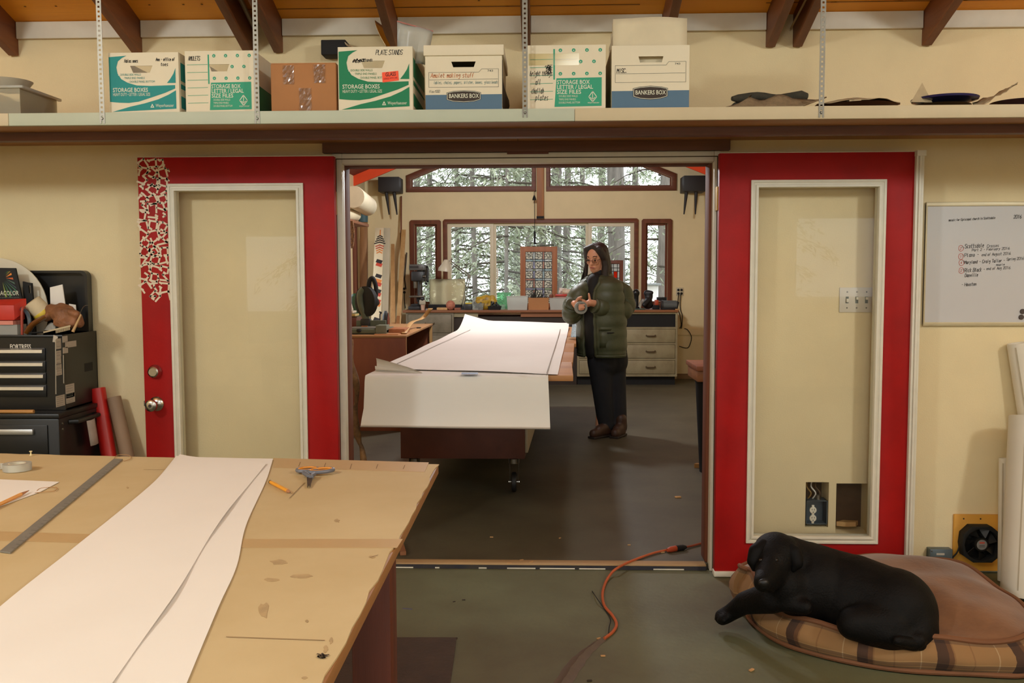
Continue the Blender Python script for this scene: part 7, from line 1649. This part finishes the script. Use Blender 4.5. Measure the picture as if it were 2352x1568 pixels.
xs_ = [a, a + (b - a) * .22, a + (b - a) * .40, a + (b - a) * .78, b]; zs_ = [z1, z1 - .055, z1 - .10, z1 - .19, z1 - .33, z0]
for i in range(4):
    for j in range(5):
        o = (i == 2 and j == 2); part('pane', MB().box(xs_[i] + .003, xs_[i + 1] - .003, YG2 + .008, YG2 + .012, zs_[j + 1] + .003, zs_[j] - .003), glass('orange_glass', (255, 84, 30), .1, 1.3, .3, (250, 80, 30)) if o else gl(5 if j < 2 or i == 3 else 1), t)
for x_ in xs_: mb.box(x_ - .004, x_ + .004, YG2 + .005, YG2 + .016, z0, z1)
for z_ in zs_: mb.box(a, b, YG2 + .005, YG2 + .016, z_ - .004, z_ + .004)
part('lead_came', mb, MATS['lead'], t)
# right end of the worktop
def rlathe(name, label, cat, px, prof, m, y0=0, n=16): return tag(part(name, MB().lathe(prof, (cx(px), YC + y0, zk), n=n), m, smooth=True), label, cat)
rlathe('glass_head_bottle', 'tall black bottle with glassy ball top on the worktop', 'bottle', 1461, [(.05, 0), (.055, .01), (.03, .05), (.032, .17), (.044, .20), (.046, .225), (.03, .25), (.01, .262)], BLACK)
tag(blob('dark_figure', [('e', V((cx(1488), YC, zk + .07)), (.07, .06, .07)), ('e', V((cx(1490), YC, zk + .17)), (.055, .05, .07)), ('c', V((cx(1486), YC, zk + .21)), .045, V((cx(1495), YC - .03, zk + .215)), .03), ('c', V((cx(1490), YC - .04, zk + .13)), .03, V((cx(1478), YC - .08, zk + .06)), .03)], .012, mat('black_sculpture', (28, 26, 26), .5), it=4), 'dark lumpy sculpture at the end of the worktop', 'sculpture')
tag(part('clear_dome', MB().tube(catmull([(cx(1467), YC - .1, zk + .03), (cx(1472), YC - .1, zk + .10), (cx(1477), YC - .1, zk + .13)], 4), .022, 10), PLAST, smooth=True), 'tilted clear plastic tube beside the dark sculpture', 'tube')
bx_('green_mat', 'flat green pad on the worktop right of the person', 'mat', 1444, 1480, 708.5, mat('green_pad', (64, 92, 76), .6), 0, .16)
bx_('black_cup_box', 'small black box beside the tall bottle', 'box', 1440, 1448, 700, BLACKM, .1, .06)
rd = thing('orange_grinder', 'orange-red handled tool with a flat dark plate on top', 'tool', (cx(1508), YC, zk))
part('base', MB().box(cx(1499), cx(1514), YC - .06, YC + .08, zk, ch_(701)), BLACKM, rd, bevel=.006); part('body', MB().box(cx(1504), cx(1512), YC - .03, YC + .05, ch_(701), ch_(689)), mat('orange_red_plastic', (206, 84, 50), .4), rd, bevel=.006); part('top_plate', MB().box(cx(1509), cx(1531), YC - .02, YC + .06, ch_(691), ch_(683)), BLACKM, rd, bevel=.004); part('knob', MB().lathe([(.014, 0), (.014, .03)], (cx(1522), YC + .02, ch_(695)), n=10), MATS['orange_red_plastic'], rd); part('leg', MB().box(cx(1518), cx(1528), YC + .02, YC + .05, zk, ch_(691)), DG, rd)
rad = thing('grey_machine', 'rounded grey-black machine at the end of the worktop by the outlet', 'machine', (cx(1535), YC - .1, zk))
part('body', MB().tube([(cx(1518), YC - .12, zk + .06), (cx(1551), YC - .12, zk + .06)], .058, 18), mat('grey_machine_metal', (92, 98, 98), .35), rad, smooth=True); part('end_cap', MB().tube([(cx(1516), YC - .12, zk + .06), (cx(1520), YC - .12, zk + .06)], .062, 18), DG, rad, smooth=True); part('end_cap', MB().tube([(cx(1548), YC - .12, zk + .06), (cx(1554), YC - .12, zk + .05)], .052, 18), BLACKM, rad, smooth=True); part('base', MB().box(cx(1517), cx(1550), YC - .17, YC - .07, zk, zk + .03), BLACKM, rad, bevel=.004)
tag(part('wood_scrap', MB().box(cx(1546), cx(1556), YC - .22, YC - .19, zk, zk + .012), PINE), 'small pale wood scrap at the very end of the worktop', 'offcut')
# hanging bell cord on the post
bc = thing('pull_cord', 'black cord with a small bell and tassel weight hanging before the big window', 'cord', (ax(1229, 540, BY - .2), BY - .2, az(1240, 565, BY - .2)))
xb = ax(1227, 440, BY - .2)
part('line', MB().tube([(xb, BY - .2, az(1240, 441, BY - .2)), (xb + .005, BY - .2, az(1240, 535, BY - .2))], .004, 5), BLACKM, bc)
part('hook', MB().tube([(xb, BY - .2, az(1240, 441, BY - .2)), (xb + .02, BY - .02, az(1240, 436, BY - .1))], .004, 5), BLACKM, bc)
part('bell', MB().lathe([(.026, -.02), (.02, .01), (.008, .04), (.004, .05)], (xb, BY - .2, az(1240, 456, BY - .2)), n=14), BLACKM, bc, smooth=True)
part('weight', MB().lathe([(.006, .06), (.014, .04), (.015, -.12), (.008, -.125)], (xb + .006, BY - .2, az(1240, 540, BY - .2)), n=12), BLACKM, bc, smooth=True)

# ---- stool or bench end peeking at the door jamb, bin below it
YB_ = 6.6
x0_, zt_ = ax(1598, 840, YB_), az(1600, 832, YB_)
be = thing('wooden_bench', 'brown wooden bench end showing beside the door jamb', 'bench', (x0_ + .4, YB_, BZ))
part('top', MB().box(x0_, x0_ + .9, YB_ - .05, YB_ + .45, az(1600, 852, YB_ - .05), az(1600, 841, YB_ - .05)), wood('bench_seat', (150, 88, 52), (120, 64, 36), 'x'), be, bevel=.003)
part('apron', MB().box(x0_ + .01, x0_ + .88, YB_ - .02, YB_ + .42, az(1600, 878, YB_ - .05), az(1600, 852.2, YB_ - .05)), wood('bench_apron', (160, 104, 60), (130, 78, 42), 'x'), be, bevel=.002)
part('leg', MB().box(x0_ + .2, x0_ + .26, YB_ + .3, YB_ + .36, BZ, az(1600, 878, YB_)), BROWNZ, be); part('leg', MB().box(x0_ + .8, x0_ + .86, YB_ + .3, YB_ + .36, BZ, az(1600, 878, YB_)), BROWNZ, be); part('leg', MB().box(x0_ + .8, x0_ + .86, YB_, YB_ + .06, BZ, az(1600, 878, YB_)), BROWNZ, be)
xa = ax(1602, 880, YB_)
tag(part('black_bin', MB().lathe([(.115, 0), (.15, az(1600, 874, YB_) - BZ - .03), (.156, az(1600, 874, YB_) - BZ - .012), (.146, az(1600, 874, YB_) - BZ - .014), (.11, .01)], (xa + .156, YB_ + .12, BZ), n=26), BLACKM, smooth=True), 'black waste bin under the bench end by the jamb', 'bin')
tag(part('yellow_scrap', MB().poly([[(-.03, 0), (.02, -.01), (.03, .02), (-.01, .03)]], on(1604, 1074, BZ), (1, 0, 0), (0, 1, 0), .03), mat('tan_leaf', (180, 130, 70), .8)), 'tan scrap at the foot of the inner jamb', 'scrap')
# twisted branch standing inside the doorway
br = catmull([at(836, 1048, 5.2), at(822, 1010, 5.2), at(815, 960, 5.22), at(822, 900, 5.25), at(815, 860, 5.25), at(806, 820, 5.2), at(803, 790, 5.2)], 6)
br[0].z = max(br[0].z, BZ + .02)
b0 = on(838, 1140, BZ)
tag(part('branch', MB().tube(catmull([V((br[0].x + .02, 5.2, BZ)), at(834, 1048, 5.2), at(824, 1010, 5.2), at(815, 960, 5.2), at(820, 900, 5.2), at(813, 860, 5.2), at(806, 820, 5.2), at(802, 780, 5.2)], 6), .02, 10, rs=[.017 + .006 * math.sin(i * .5) for i in range(43)]), mat('peeling_branch', (150, 112, 70), .8, c2=(84, 60, 40), scale=14, bump=.5, bscale=40), smooth=True), 'twisted bare branch standing inside the doorway', 'branch')
# ================================================================ person in the far room
PY = on(1398, 1000, BZ).y                           # depth of the standing figure
S_ = PY / F
pe = thing('person', 'person with long dark hair in a green puffer jacket holding a ring of tape', 'person', (ax(1400, 1000, PY), PY, BZ))
def A(px, py, dy=0): return at(px, py, PY + dy)
SKIN = mat('skin', (220, 160, 126), .5, var=.06, scale=20)
fdir = V((-.62, -.78, 0)).normalized(); rdir = V((fdir.y, -fdir.x, 0)) * -1   # facing and her left (picture right)
head = A(1369, 595); hfd = V((-.50, -.866, 0)); hrd = V((-hfd.y, hfd.x, 0))
RF = Matrix(((hrd.x, -hfd.x, 0), (hrd.y, -hfd.y, 0), (0, 0, 1)))          # columns: right, back, up
RF = RF @ Matrix.Rotation(-.22, 3, 'X').inverted() if False else RF @ Matrix.Rotation(.22, 3, 'X')
def H(r, f, u): return head + RF @ V((r, -f, u))     # head space: r to her left, f forward, u up (metres)
neck0, neck1 = A(1385, 650, .03), A(1374, 616, .01)
hip = A(1392, 800)
shR, shL = A(1346, 660, -.05), A(1408, 658, .06)
elR, elL = A(1312, 712, -.10), A(1432, 708, .02)
haR, haL = A(1319, 697, -.24), A(1346, 695, -.24)
ankR, ankL = A(1378, 976, -.02), A(1420, 984, .0)
body = [('e', H(0, -.005, .03), (.074, .092, .098), RF), ('e', H(0, .02, -.03), (.060, .068, .085), RF), ('c', H(0, .048, -.085), .028, H(0, .03, -.07), .05),
        ('c', H(-.055, .0, -.06), .02, H(0, .045, -.1), .022), ('c', H(.055, .0, -.06), .02, H(0, .045, -.1), .022),
        ('c', H(0, .085, .012), .009, H(0, .105, -.022), .0135), ('c', H(-.010, .092, -.026), .009, H(.010, .092, -.026), .009),
        ('c', H(-.035, .078, .034), .010, H(.035, .078, .034), .010), ('c', H(-.018, .078, -.056), .009, H(.018, .078, -.056), .009), ('c', H(-.014, .078, -.066), .009, H(.014, .078, -.066), .009),
        ('e', H(-.034, .068, -.016), (.022, .018, .02), RF), ('e', H(.034, .068, -.016), (.022, .018, .02), RF),
        ('e', H(.072, -.008, -.0), (.010, .018, .03), RF), ('e', H(-.072, -.008, 0), (.010, .018, .03), RF),
        ('c', neck1, .050, neck0, .056), ('c', neck0, .07, A(1385, 700, .02), .12), ('c', A(1385, 700, .02), .12, hip, .13), ('c', shR, .045, shL, .045),
        ('c', shR, .045, elR, .040), ('c', elR, .042, haR, .028), ('c', shL, .045, elL, .040), ('c', elL, .042, haL + V((.03, 0, 0)), .028),
        ('c', A(1380, 812, -.04), .09, A(1386, 900, -.04), .055), ('c', A(1386, 900, -.04), .055, ankR, .04), ('c', A(1408, 812, .04), .09, A(1412, 900, .03), .055), ('c', A(1412, 900, .03), .055, ankL, .04)]
# hands round the tape ring: palm, four unequal fingers, thumb from the side
ringc = A(1334, 703, -.30)
def handsh(base, palm_dir, fdirs, thumb, r=.0088):
    out = []; pd = V(palm_dir).normalized()
    out.append(('e', base + pd * .035, (.026, .028, .042), pd.to_track_quat('Z', 'Y').to_matrix()))
    for (o_, d1, d2, l) in fdirs:
        a = base + pd * .06 + V(o_); m_ = a + V(d1).normalized() * l * .5; e = m_ + V(d2).normalized() * l * .5
        out += [('c', a, r * 1.12, m_, r), ('c', m_, r, e, r * .85)]
    a, d1, d2 = [V(q) for q in thumb]; p = base + pd * .02 + a; m_ = p + d1.normalized() * .034; e = m_ + d2.normalized() * .028
    out += [('c', p, .0125, m_, .0105), ('c', m_, .0105, e, .009)]
    return out
bR = A(1317, 694, -.25)     # her right hand (picture left): fingers under and along the ring
body += handsh(bR, (.25, -.30, -.30), [((-.016, -.005, -.010), (.5, -.3, -.5), (.9, -.1, .1), .062), ((-.006, -.012, -.002), (.5, -.35, -.4), (.95, 0, .05), .070), ((.004, -.018, .006), (.5, -.4, -.25), (.95, 0, .05), .066), ((.012, -.022, .016), (.55, -.4, -.05), (.95, 0, .1), .052)], ((.012, -.012, .02), (.5, -.2, .75), (.8, 0, .35)))
bL = A(1356, 699, -.22)     # her left hand (picture right): index raised along the ring, thumb up
body += handsh(bL, (-.75, -.35, .15), [((0, -.004, .022), (-.75, -.2, .30), (-.8, 0, -.25), .072), ((-.002, -.012, .006), (-.8, -.3, .05), (-.6, .1, -.7), .076), ((0, -.014, -.010), (-.8, -.3, -.1), (-.4, .2, -.8), .070), ((.004, -.012, -.024), (-.75, -.3, -.3), (-.2, .2, -.85), .055)], ((.012, -.006, .026), (-.1, -.1, .95), (-.15, 0, .9)))
blob('body', body, .0052, SKIN, pe, it=3, fac=.4)
# eyes, brows, mouth, glasses
for s in (-1, 1):
    part('eye', MB().ball(H(s * .031, .080, .006), .0088, 12, 8), mat('dark_iris', (52, 36, 28), .2, var=0), pe, smooth=True)
    part('eyebrow', MB().tube([H(s * .018, .092, .038), H(s * .034, .090, .044), H(s * .052, .076, .038)], .003, 6), mat('dark_brow', (44, 32, 26), .8, var=0), pe, smooth=True)
part('lips', MB().tube([H(-.022, .080, -.060), H(-.008, .089, -.058), H(.008, .089, -.058), H(.022, .080, -.060)], .0055, 8), mat('lip', (164, 92, 80), .5, var=0), pe, smooth=True)
gs = thing_part('glasses', pe)
for s in (-1, 1):
    part('rim', MB().tube([H(s * .034 + .024 * math.cos(a), .098 - .010 * abs(math.cos(a) * s > 0), .004 + .019 * math.sin(a)) for a in [k * math.pi / 8 for k in range(17)]], .0015, 6), mat('thin_metal', (120, 100, 84), .3, .6), gs)
    part('lens', MB().lathe([(.0005, 0), (.023, 0)], H(s * .034, .096, .004), 'y', 16, RF), GLASSM, gs)
    part('temple', MB().tube([H(s * .058, .09, .008), H(s * .076, -.01, .01)], .002, 6), MATS['thin_metal'], gs)
part('bridge', MB().tube([H(-.010, .104, .008), H(.010, .104, .008)], .002, 6), MATS['thin_metal'], gs)
# hair: cap parted, long strands front and back
HAIR = mat('dark_brown_hair', (46, 36, 30), .5, c2=(28, 22, 19), scale=12, stretch=(8, 8, .6), bump=.3, bscale=60)
hair = [('e', H(0, -.035, .045), (.092, .098, .098), RF), ('c', H(0, -.06, .05), .09, H(.02, -.075, -.06), .078), ('c', H(.03, -.07, -.05), .07, H(.06, -.05, -.17), .05),
        ('c', H(.082, .0, .05), .030, H(.092, .01, -.07), .034), ('c', H(.092, .01, -.07), .036, H(.085, .05, -.2), .040), ('c', H(.085, .05, -.2), .038, H(.075, .07, -.30), .02),
        ('c', H(.06, .045, .095), .034, H(.086, .02, .02), .030), ('c', H(-.06, .045, .095), .030, H(-.084, .02, .02), .022),
        ('c', H(0, .03, .118), .03, H(.05, .04, .100), .03), ('c', H(0, .03, .118), .03, H(-.05, .04, .100), .028), ('c', H(-.084, .01, .03), .022, H(-.094, .02, -.08), .018), ('c', H(-.094, .02, -.08), .018, H(-.11, .03, -.2), .014)]
ho = blob('hair', hair, .007, HAIR, pe, it=4)
for k in range(7):
    o_ = rnd.uniform(-.012, .012); part('strand', MB().tube(catmull([H(-.088, .0 + o_, .02), H(-.10 - k * .003, .02 + o_, -.09), H(-.118 - k * .006, .03 + o_, -.18), H(-.135 - k * .007, .035, -.25 - .012 * k)], 4), .005, 5, rs=[.006] * 9 + [.005, .004, .003, .002]), HAIR, ho, smooth=True)
# black top
blob('black_shirt', [('c', A(1366, 646, -.07), .07, A(1362, 720, -.08), .085), ('c', A(1362, 720, -.08), .085, A(1366, 806, -.06), .09), ('c', neck1 + V((0, 0, -.035)), .056, neck0 + V((-.01, -.02, -.02)), .08)], .012, BLACKM, pe, it=4)
# jacket: quilted shell, open at the front
JM = mat('olive_green_nylon', (82, 88, 62), .5, c2=(66, 72, 48), scale=6, bump=.25, bscale=22)
face_a = math.atan2(fdir.y, fdir.x)
def jacket():
    rowsz = []; n = 36; P_ = []
    lv = [(636, .10, .095, 1377, .01), (642, .155, .11, 1378, .0), (652, .195, .13, 1378, .0), (666, .208, .145, 1378, .0), (684, .215, .155, 1378, .0), (705, .218, .165, 1379, .0), (726, .22, .17, 1380, .0), (748, .222, .172, 1381, 0), (770, .224, .174, 1381, 0), (792, .226, .176, 1381, 0), (808, .222, .172, 1381, 0), (814, .212, .162, 1381, 0)]
    fine = []
    for i in range(len(lv) - 1):
        for k in range(4):
            t = k / 4; fine.append(tuple(lv[i][q] * (1 - t) + lv[i + 1][q] * t for q in range(5)))
    fine.append(lv[-1])
    for py, rx_, ry_, px, dy in fine:
        c = A(px, py, dy); row = []
        q = (py - 642) / 27.0; bulge = .016 * abs(math.sin(math.pi * q)) ** .6 - .006
        if py > 752: bulge *= .45
        gap = .24 + .06 * max(0, (py - 640) / 170) + .22 * max(0, min(1, (668 - py) / 20))
        for j in range(n + 1):
            a = face_a + .02 + gap + (2 * math.pi - 2 * gap) * j / n
            al = a - face_a; rr_x = rx_ + bulge; rr_y = ry_ + bulge
            p = rdir * (rr_x * math.sin(-al)) * 1 + fdir * (rr_y * math.cos(al))
            row.append(c + p)
        P_.append(row)
    return P_
JP = jacket()
jk = part('jacket', MB().grid(JP), JM, pe, smooth=True, solid=.022, label='olive green quilted puffer jacket')
# placket edges
for col in (0, -1): part('placket', MB().tube([r_[col] for r_ in JP], .016, 8), JM, jk, smooth=True)
def sleeve(pts_, rs_, nb):
    c = catmull(pts_, 9); N_ = len(c); rr = []
    for i in range(N_):
        t = i / (N_ - 1) * (len(rs_) - 1); k = min(int(t), len(rs_) - 2); r0 = rs_[k] + (rs_[k + 1] - rs_[k]) * (t - k)
        rr.append(r0 + .014 * abs(math.sin(math.pi * nb * i / (N_ - 1))) ** .6 - .004)
    return MB().tube(c, 1, 18, rs=rr)
part('sleeve', sleeve([A(1402, 657, .05), A(1424, 670, .07), A(1433, 698, .05), A(1425, 712, -.02), A(1398, 710, -.12), A(1372, 704, -.18), A(1363, 701, -.20)], [.05, .092, .096, .092, .080, .062, .05], 7), JM, jk, smooth=True)
part('sleeve', sleeve([A(1352, 660, -.03), A(1334, 672, -.08), A(1318, 700, -.12), A(1313, 722, -.13), A(1311, 714, -.18), A(1313, 702, -.215), A(1315, 697, -.235)], [.045, .076, .085, .078, .066, .055, .046], 7), JM, jk, smooth=True)
# collar
P_ = []
for k, (dz, r0) in enumerate(((-.035, .115), (0, .112), (.035, .105), (.06, .098), (.068, .086))):
    row = []
    for j in range(25):
        a = face_a + .02 + .62 + (2 * math.pi - 1.24) * j / 24; al = a - face_a
        row.append(A(1377, 643, .02) + rdir * ((r0 + .006 * math.sin(j * 1.3)) * math.sin(-al)) + fdir * (r0 * 1.02 * math.cos(al)) + V((0, 0, dz + .02 * -math.cos(al) - .02)))
    P_.append(row)
part('collar', MB().grid(P_), JM, jk, smooth=True, solid=.026)
# chest flap pocket and hem
pc = A(1408, 763, 0)
def onjk(px, py, k=1.02):
    c = A(1381, py, 0); d = A(px, py, 0) - c; x = max(-.95, min(.95, d.x / .225)); y = -.19 * math.sqrt(1 - x * x); return c + V((d.x, y - .015, 0))
part('pocket_flap', MB().grid([[onjk(1372 + 52 * u / 6, 748 + 8 * v) for u in range(7)] for v in range(2)]), JM, jk, solid=.02, smooth=True)
part('pocket', MB().grid([[onjk(1374 + 49 * u / 6, 758 + 36 * v / 3) for u in range(7)] for v in range(4)]), JM, jk, solid=.014, smooth=True)
part('pocket_seam', MB().tube([onjk(1391 + 24 * u / 5, 761) + V((0, -.012, 0)) for u in range(6)], .006, 6), BLACKM, jk, smooth=True)
part('hem', MB().tube(JP[-1], .018, 8), JM, jk, smooth=True)
# trousers
TR = mat('dark_navy_trousers', (30, 32, 38), .85, var=.2, scale=8, bump=.3, bscale=20)
blob('trousers', [('c', A(1385, 795, -.03), .14, A(1385, 830, -.02), .14), ('c', A(1405, 795, .03), .13, A(1408, 830, .03), .135), ('c', A(1377, 830, -.04), .108, A(1383, 900, -.05), .086), ('c', A(1383, 900, -.05), .086, A(1391, 966, -.03), .076), ('c', A(1391, 966, -.03), .074, A(1393, 975, -.03), .078),
                 ('c', A(1409, 830, .04), .110, A(1415, 900, .03), .090), ('c', A(1415, 900, .03), .090, A(1421, 966, .01), .074), ('c', A(1421, 966, .01), .074, A(1421, 980, .01), .078)], .011, TR, pe, it=8)
BOOT = mat('brown_boot_leather', (72, 48, 34), .5, var=.25, scale=14)
for (hx, hy, tx, ty, dy) in ((1394, 986, 1364, 991, -.05), (1426, 990, 1413, 996, -.03)):
    heel = A(hx, hy, dy); toe = A(tx, ty, dy - .1); toe.z = BZ + .042; heel.z = BZ + .05
    bo = blob('boot', [('c', heel, .048, toe, .042), ('c', heel + V((0, 0, .03)), .052, heel + V((0, 0, .10)), .054), ('c', heel + V((0, 0, .04)), .05, toe.lerp(heel, .4) + V((0, 0, .02)), .046)], .009, BOOT, pe, it=4)
    d = (toe - heel).normalized()
    part('sole', MB().bar(heel - d * .045 + V((0, 0, BZ + .011 - heel.z)), toe + d * .035 + V((0, 0, BZ + .011 - toe.z)), .088, .021), mat('dark_sole', (40, 30, 24), .7), bo, bevel=.008)
# tape ring held in the hands
tag(part('masking_tape_ring', MB().lathe([(.038, -.014), (.054, -.014), (.054, .014), (.038, .014), (.038, -.014)], ringc + V((.0, .0, -.012)), 'y', 30, Matrix.Rotation(.25, 3, 'Z')), mat('grey_tape', (150, 154, 146), .5), smooth=True), 'grey roll of tape held in the person\'s hands', 'tape')

# ================================================================ outside: ground and trees
struct('ground', MB().box(-40, 40, -40, 70, -.9, -.45), mat('forest_floor', (96, 104, 70), .9, c2=(70, 62, 44), scale=.8))
BARK = mat('conifer_bark', (138, 130, 122), .9, c2=(104, 98, 92), scale=5, stretch=(3, 3, .5), bump=.8, bscale=12)
NEED = mat('hazed_needles', (156, 162, 138), .8, c2=(128, 136, 112), scale=1.5, var=.2)  # needle colours lightened to carry the haze and flare outside
NEED2 = mat('hazed_pale_needles', (166, 176, 144), .8, c2=(138, 150, 118), scale=1.5)
BR = mat('branch_wood', (84, 76, 66), .9, var=.2)
def crown_mesh(name, m, hgt, rad, n, seed, dens=34, zlo=.4):
    r_ = random.Random(seed); vs, fs = [], []; bv = MB()
    for k in range(n):
        z = zlo + (hgt - zlo) * (k + r_.random()) / n; a = k * 2.399 + r_.uniform(-.3, .3); L_ = rad * (1 - .55 * z / hgt) * r_.uniform(.6, 1.1)
        d = V((math.cos(a), math.sin(a), 0)); s = V((-d.y, d.x, 0))
        bv.tube([d * (L_ * t) + V((0, 0, z + .1 * t - .38 * L_ * t * t)) for t in (0, .33, .66, 1)], 1, 4, rs=[.022, .016, .010, .004])
        for q in range(dens):
            t = r_.uniform(.12, 1.0); p = d * (L_ * t) + V((0, 0, z + .1 * t - .38 * L_ * t * t)) + s * r_.gauss(0, .22 * (1.15 - t) + .05) + V((0, 0, r_.gauss(-.07, .07)))
            ln = r_.uniform(.08, .19); e = (d * r_.uniform(.1, .8) + s * r_.uniform(-.8, .8) + V((0, 0, r_.uniform(-.75, -.05)))).normalized() * ln
            w_ = e.cross(V((r_.uniform(-1, 1), r_.uniform(-1, 1), r_.uniform(-.3, 1)))).normalized() * r_.uniform(.010, .024)
            b = len(vs); vs += [p - w_ * .4, p + e * .45 - w_, p + e, p + e * .45 + w_]; fs.append((b, b + 1, b + 2, b + 3))
    me = bpy.data.meshes.new(name); me.from_pydata([tuple(v) for v in vs], [], fs); me.materials.append(m)
    mb_ = bpy.data.meshes.new('branches'); mb_.from_pydata([tuple(v) for v in bv.v], [], bv.f); mb_.materials.append(BR)
    return me, mb_
CR = [crown_mesh('foliage', NEED, 11, 2.6, 64, 1, 135), crown_mesh('foliage', NEED2, 10, 2.2, 56, 2, 90), crown_mesh('foliage', NEED, 11, 1.9, 40, 3, 36, 1.0)]
trees = [(1413, 37, 19, 2, 0, 'thick grey trunk seen beside the person through the big window'), (1511, 34, 17, 2, .06, 'leaning thick trunk filling the narrow window by the outlet'), (1284, 15, 22, 0, 0, 'slim trunk just beside the cedar-framed stained glass'), (1303, 15, 25, 2, 0, 'second slim trunk beside the cedar-framed stained glass'),
         (1246, 15, 23, 2, 0, 'dark trunk directly above the cedar-framed stained glass'), (1266, 12, 28, 1, .02, 'thin trunk above the cedar-framed stained glass, close to its neighbour'), (1212, 13, 26, 1, 0, 'pale trunk just left of the hanging pull cord'), (1088, 11, 20, 0, 0, 'bushy conifer filling the pane behind the desk lamp'), (1052, 9, 22, 0, 0, 'second bushy conifer at the casing behind the desk lamp'),
         (988, 13, 24, 1, 0, 'pale trunk in the narrow window behind the drill press'), (1168, 8, 17, 0, -.01, 'thin young conifer above the clear bin'), (1130, 10, 30, 0, 0, 'distant conifer behind the left window mullion'), (1338, 11, 30, 1, 0, 'distant trunk behind the mullion beside the person'), (1460, 14, 30, 1, 0, 'distant trunk between the big and the narrow window'),
         (960, 16, 32, 1, 0, 'distant conifer at the outer edge of the narrow window'), (1190, 14, 36, 1, 0, 'far conifer deep behind the stained glass'), (1380, 16, 38, 1, 0, 'far conifer deep behind the person'), (1540, 15, 34, 1, 0, 'far conifer beyond the narrow window by the outlet')]
trees += [(None, 40, -8.5, 0, -3.6, 'conifer behind the viewer, mirrored in the lettered door pane'), (None, 40, -9.0, 1, 4.2, 'conifer behind the viewer, mirrored in the door pane above the dog')]
for i, (px, wpx, Y_, cr, lean, lab) in enumerate(trees):
    x = lean if px is None else ax(px, 600, Y_); lean = 0 if px is None else lean; t = thing('conifer_tree', lab, 'tree', (x, Y_, -.5), 'trees outside the windows'); r = abs(wpx / F * Y_ / 2)
    mb = MB(); n = 10; pts_ = [V((x + lean * (k / n * 11) * 1.0 + .03 * math.sin(k + i), Y_, -.5 + 12 * k / n)) for k in range(n + 1)]
    mb.tube(pts_, 1, 14, rs=[r * (1.18 - .5 * k / n + .05 * math.sin(k * 2.1 + i)) for k in range(n + 1)])
    part('trunk', mb, BARK, t, smooth=True)
    for me, nm in ((CR[cr][1], 'branches'), (CR[cr][0], 'foliage')):
        o = bpy.data.objects.new(nm, me); COL.objects.link(o); o.parent = t; o.rotation_euler = (0, 0, i * 1.7); sc_ = (.8, 1, 1.15)[i % 3]; o.scale = (sc_, sc_, 1); o['kind'] = 'stuff'
p0, p1 = at(1484, 655, 15), at(1512, 700, 15)
hb_ = thing('white_shed_box', 'white box standing outside the narrow window by the outlet', 'outdoor box', ((p0.x + p1.x) / 2, 15, -.45))
part('body', MB().box(p0.x, p1.x, 15, 15.3, -.45, p0.z), mat('white_outdoor_paint', (236, 238, 240), .6), hb_, bevel=.01); part('roof', MB().box(p0.x - .04, p1.x + .04, 14.95, 15.35, p0.z, p0.z + .03), mat('grey_outdoor', (150, 156, 160), .6), hb_)
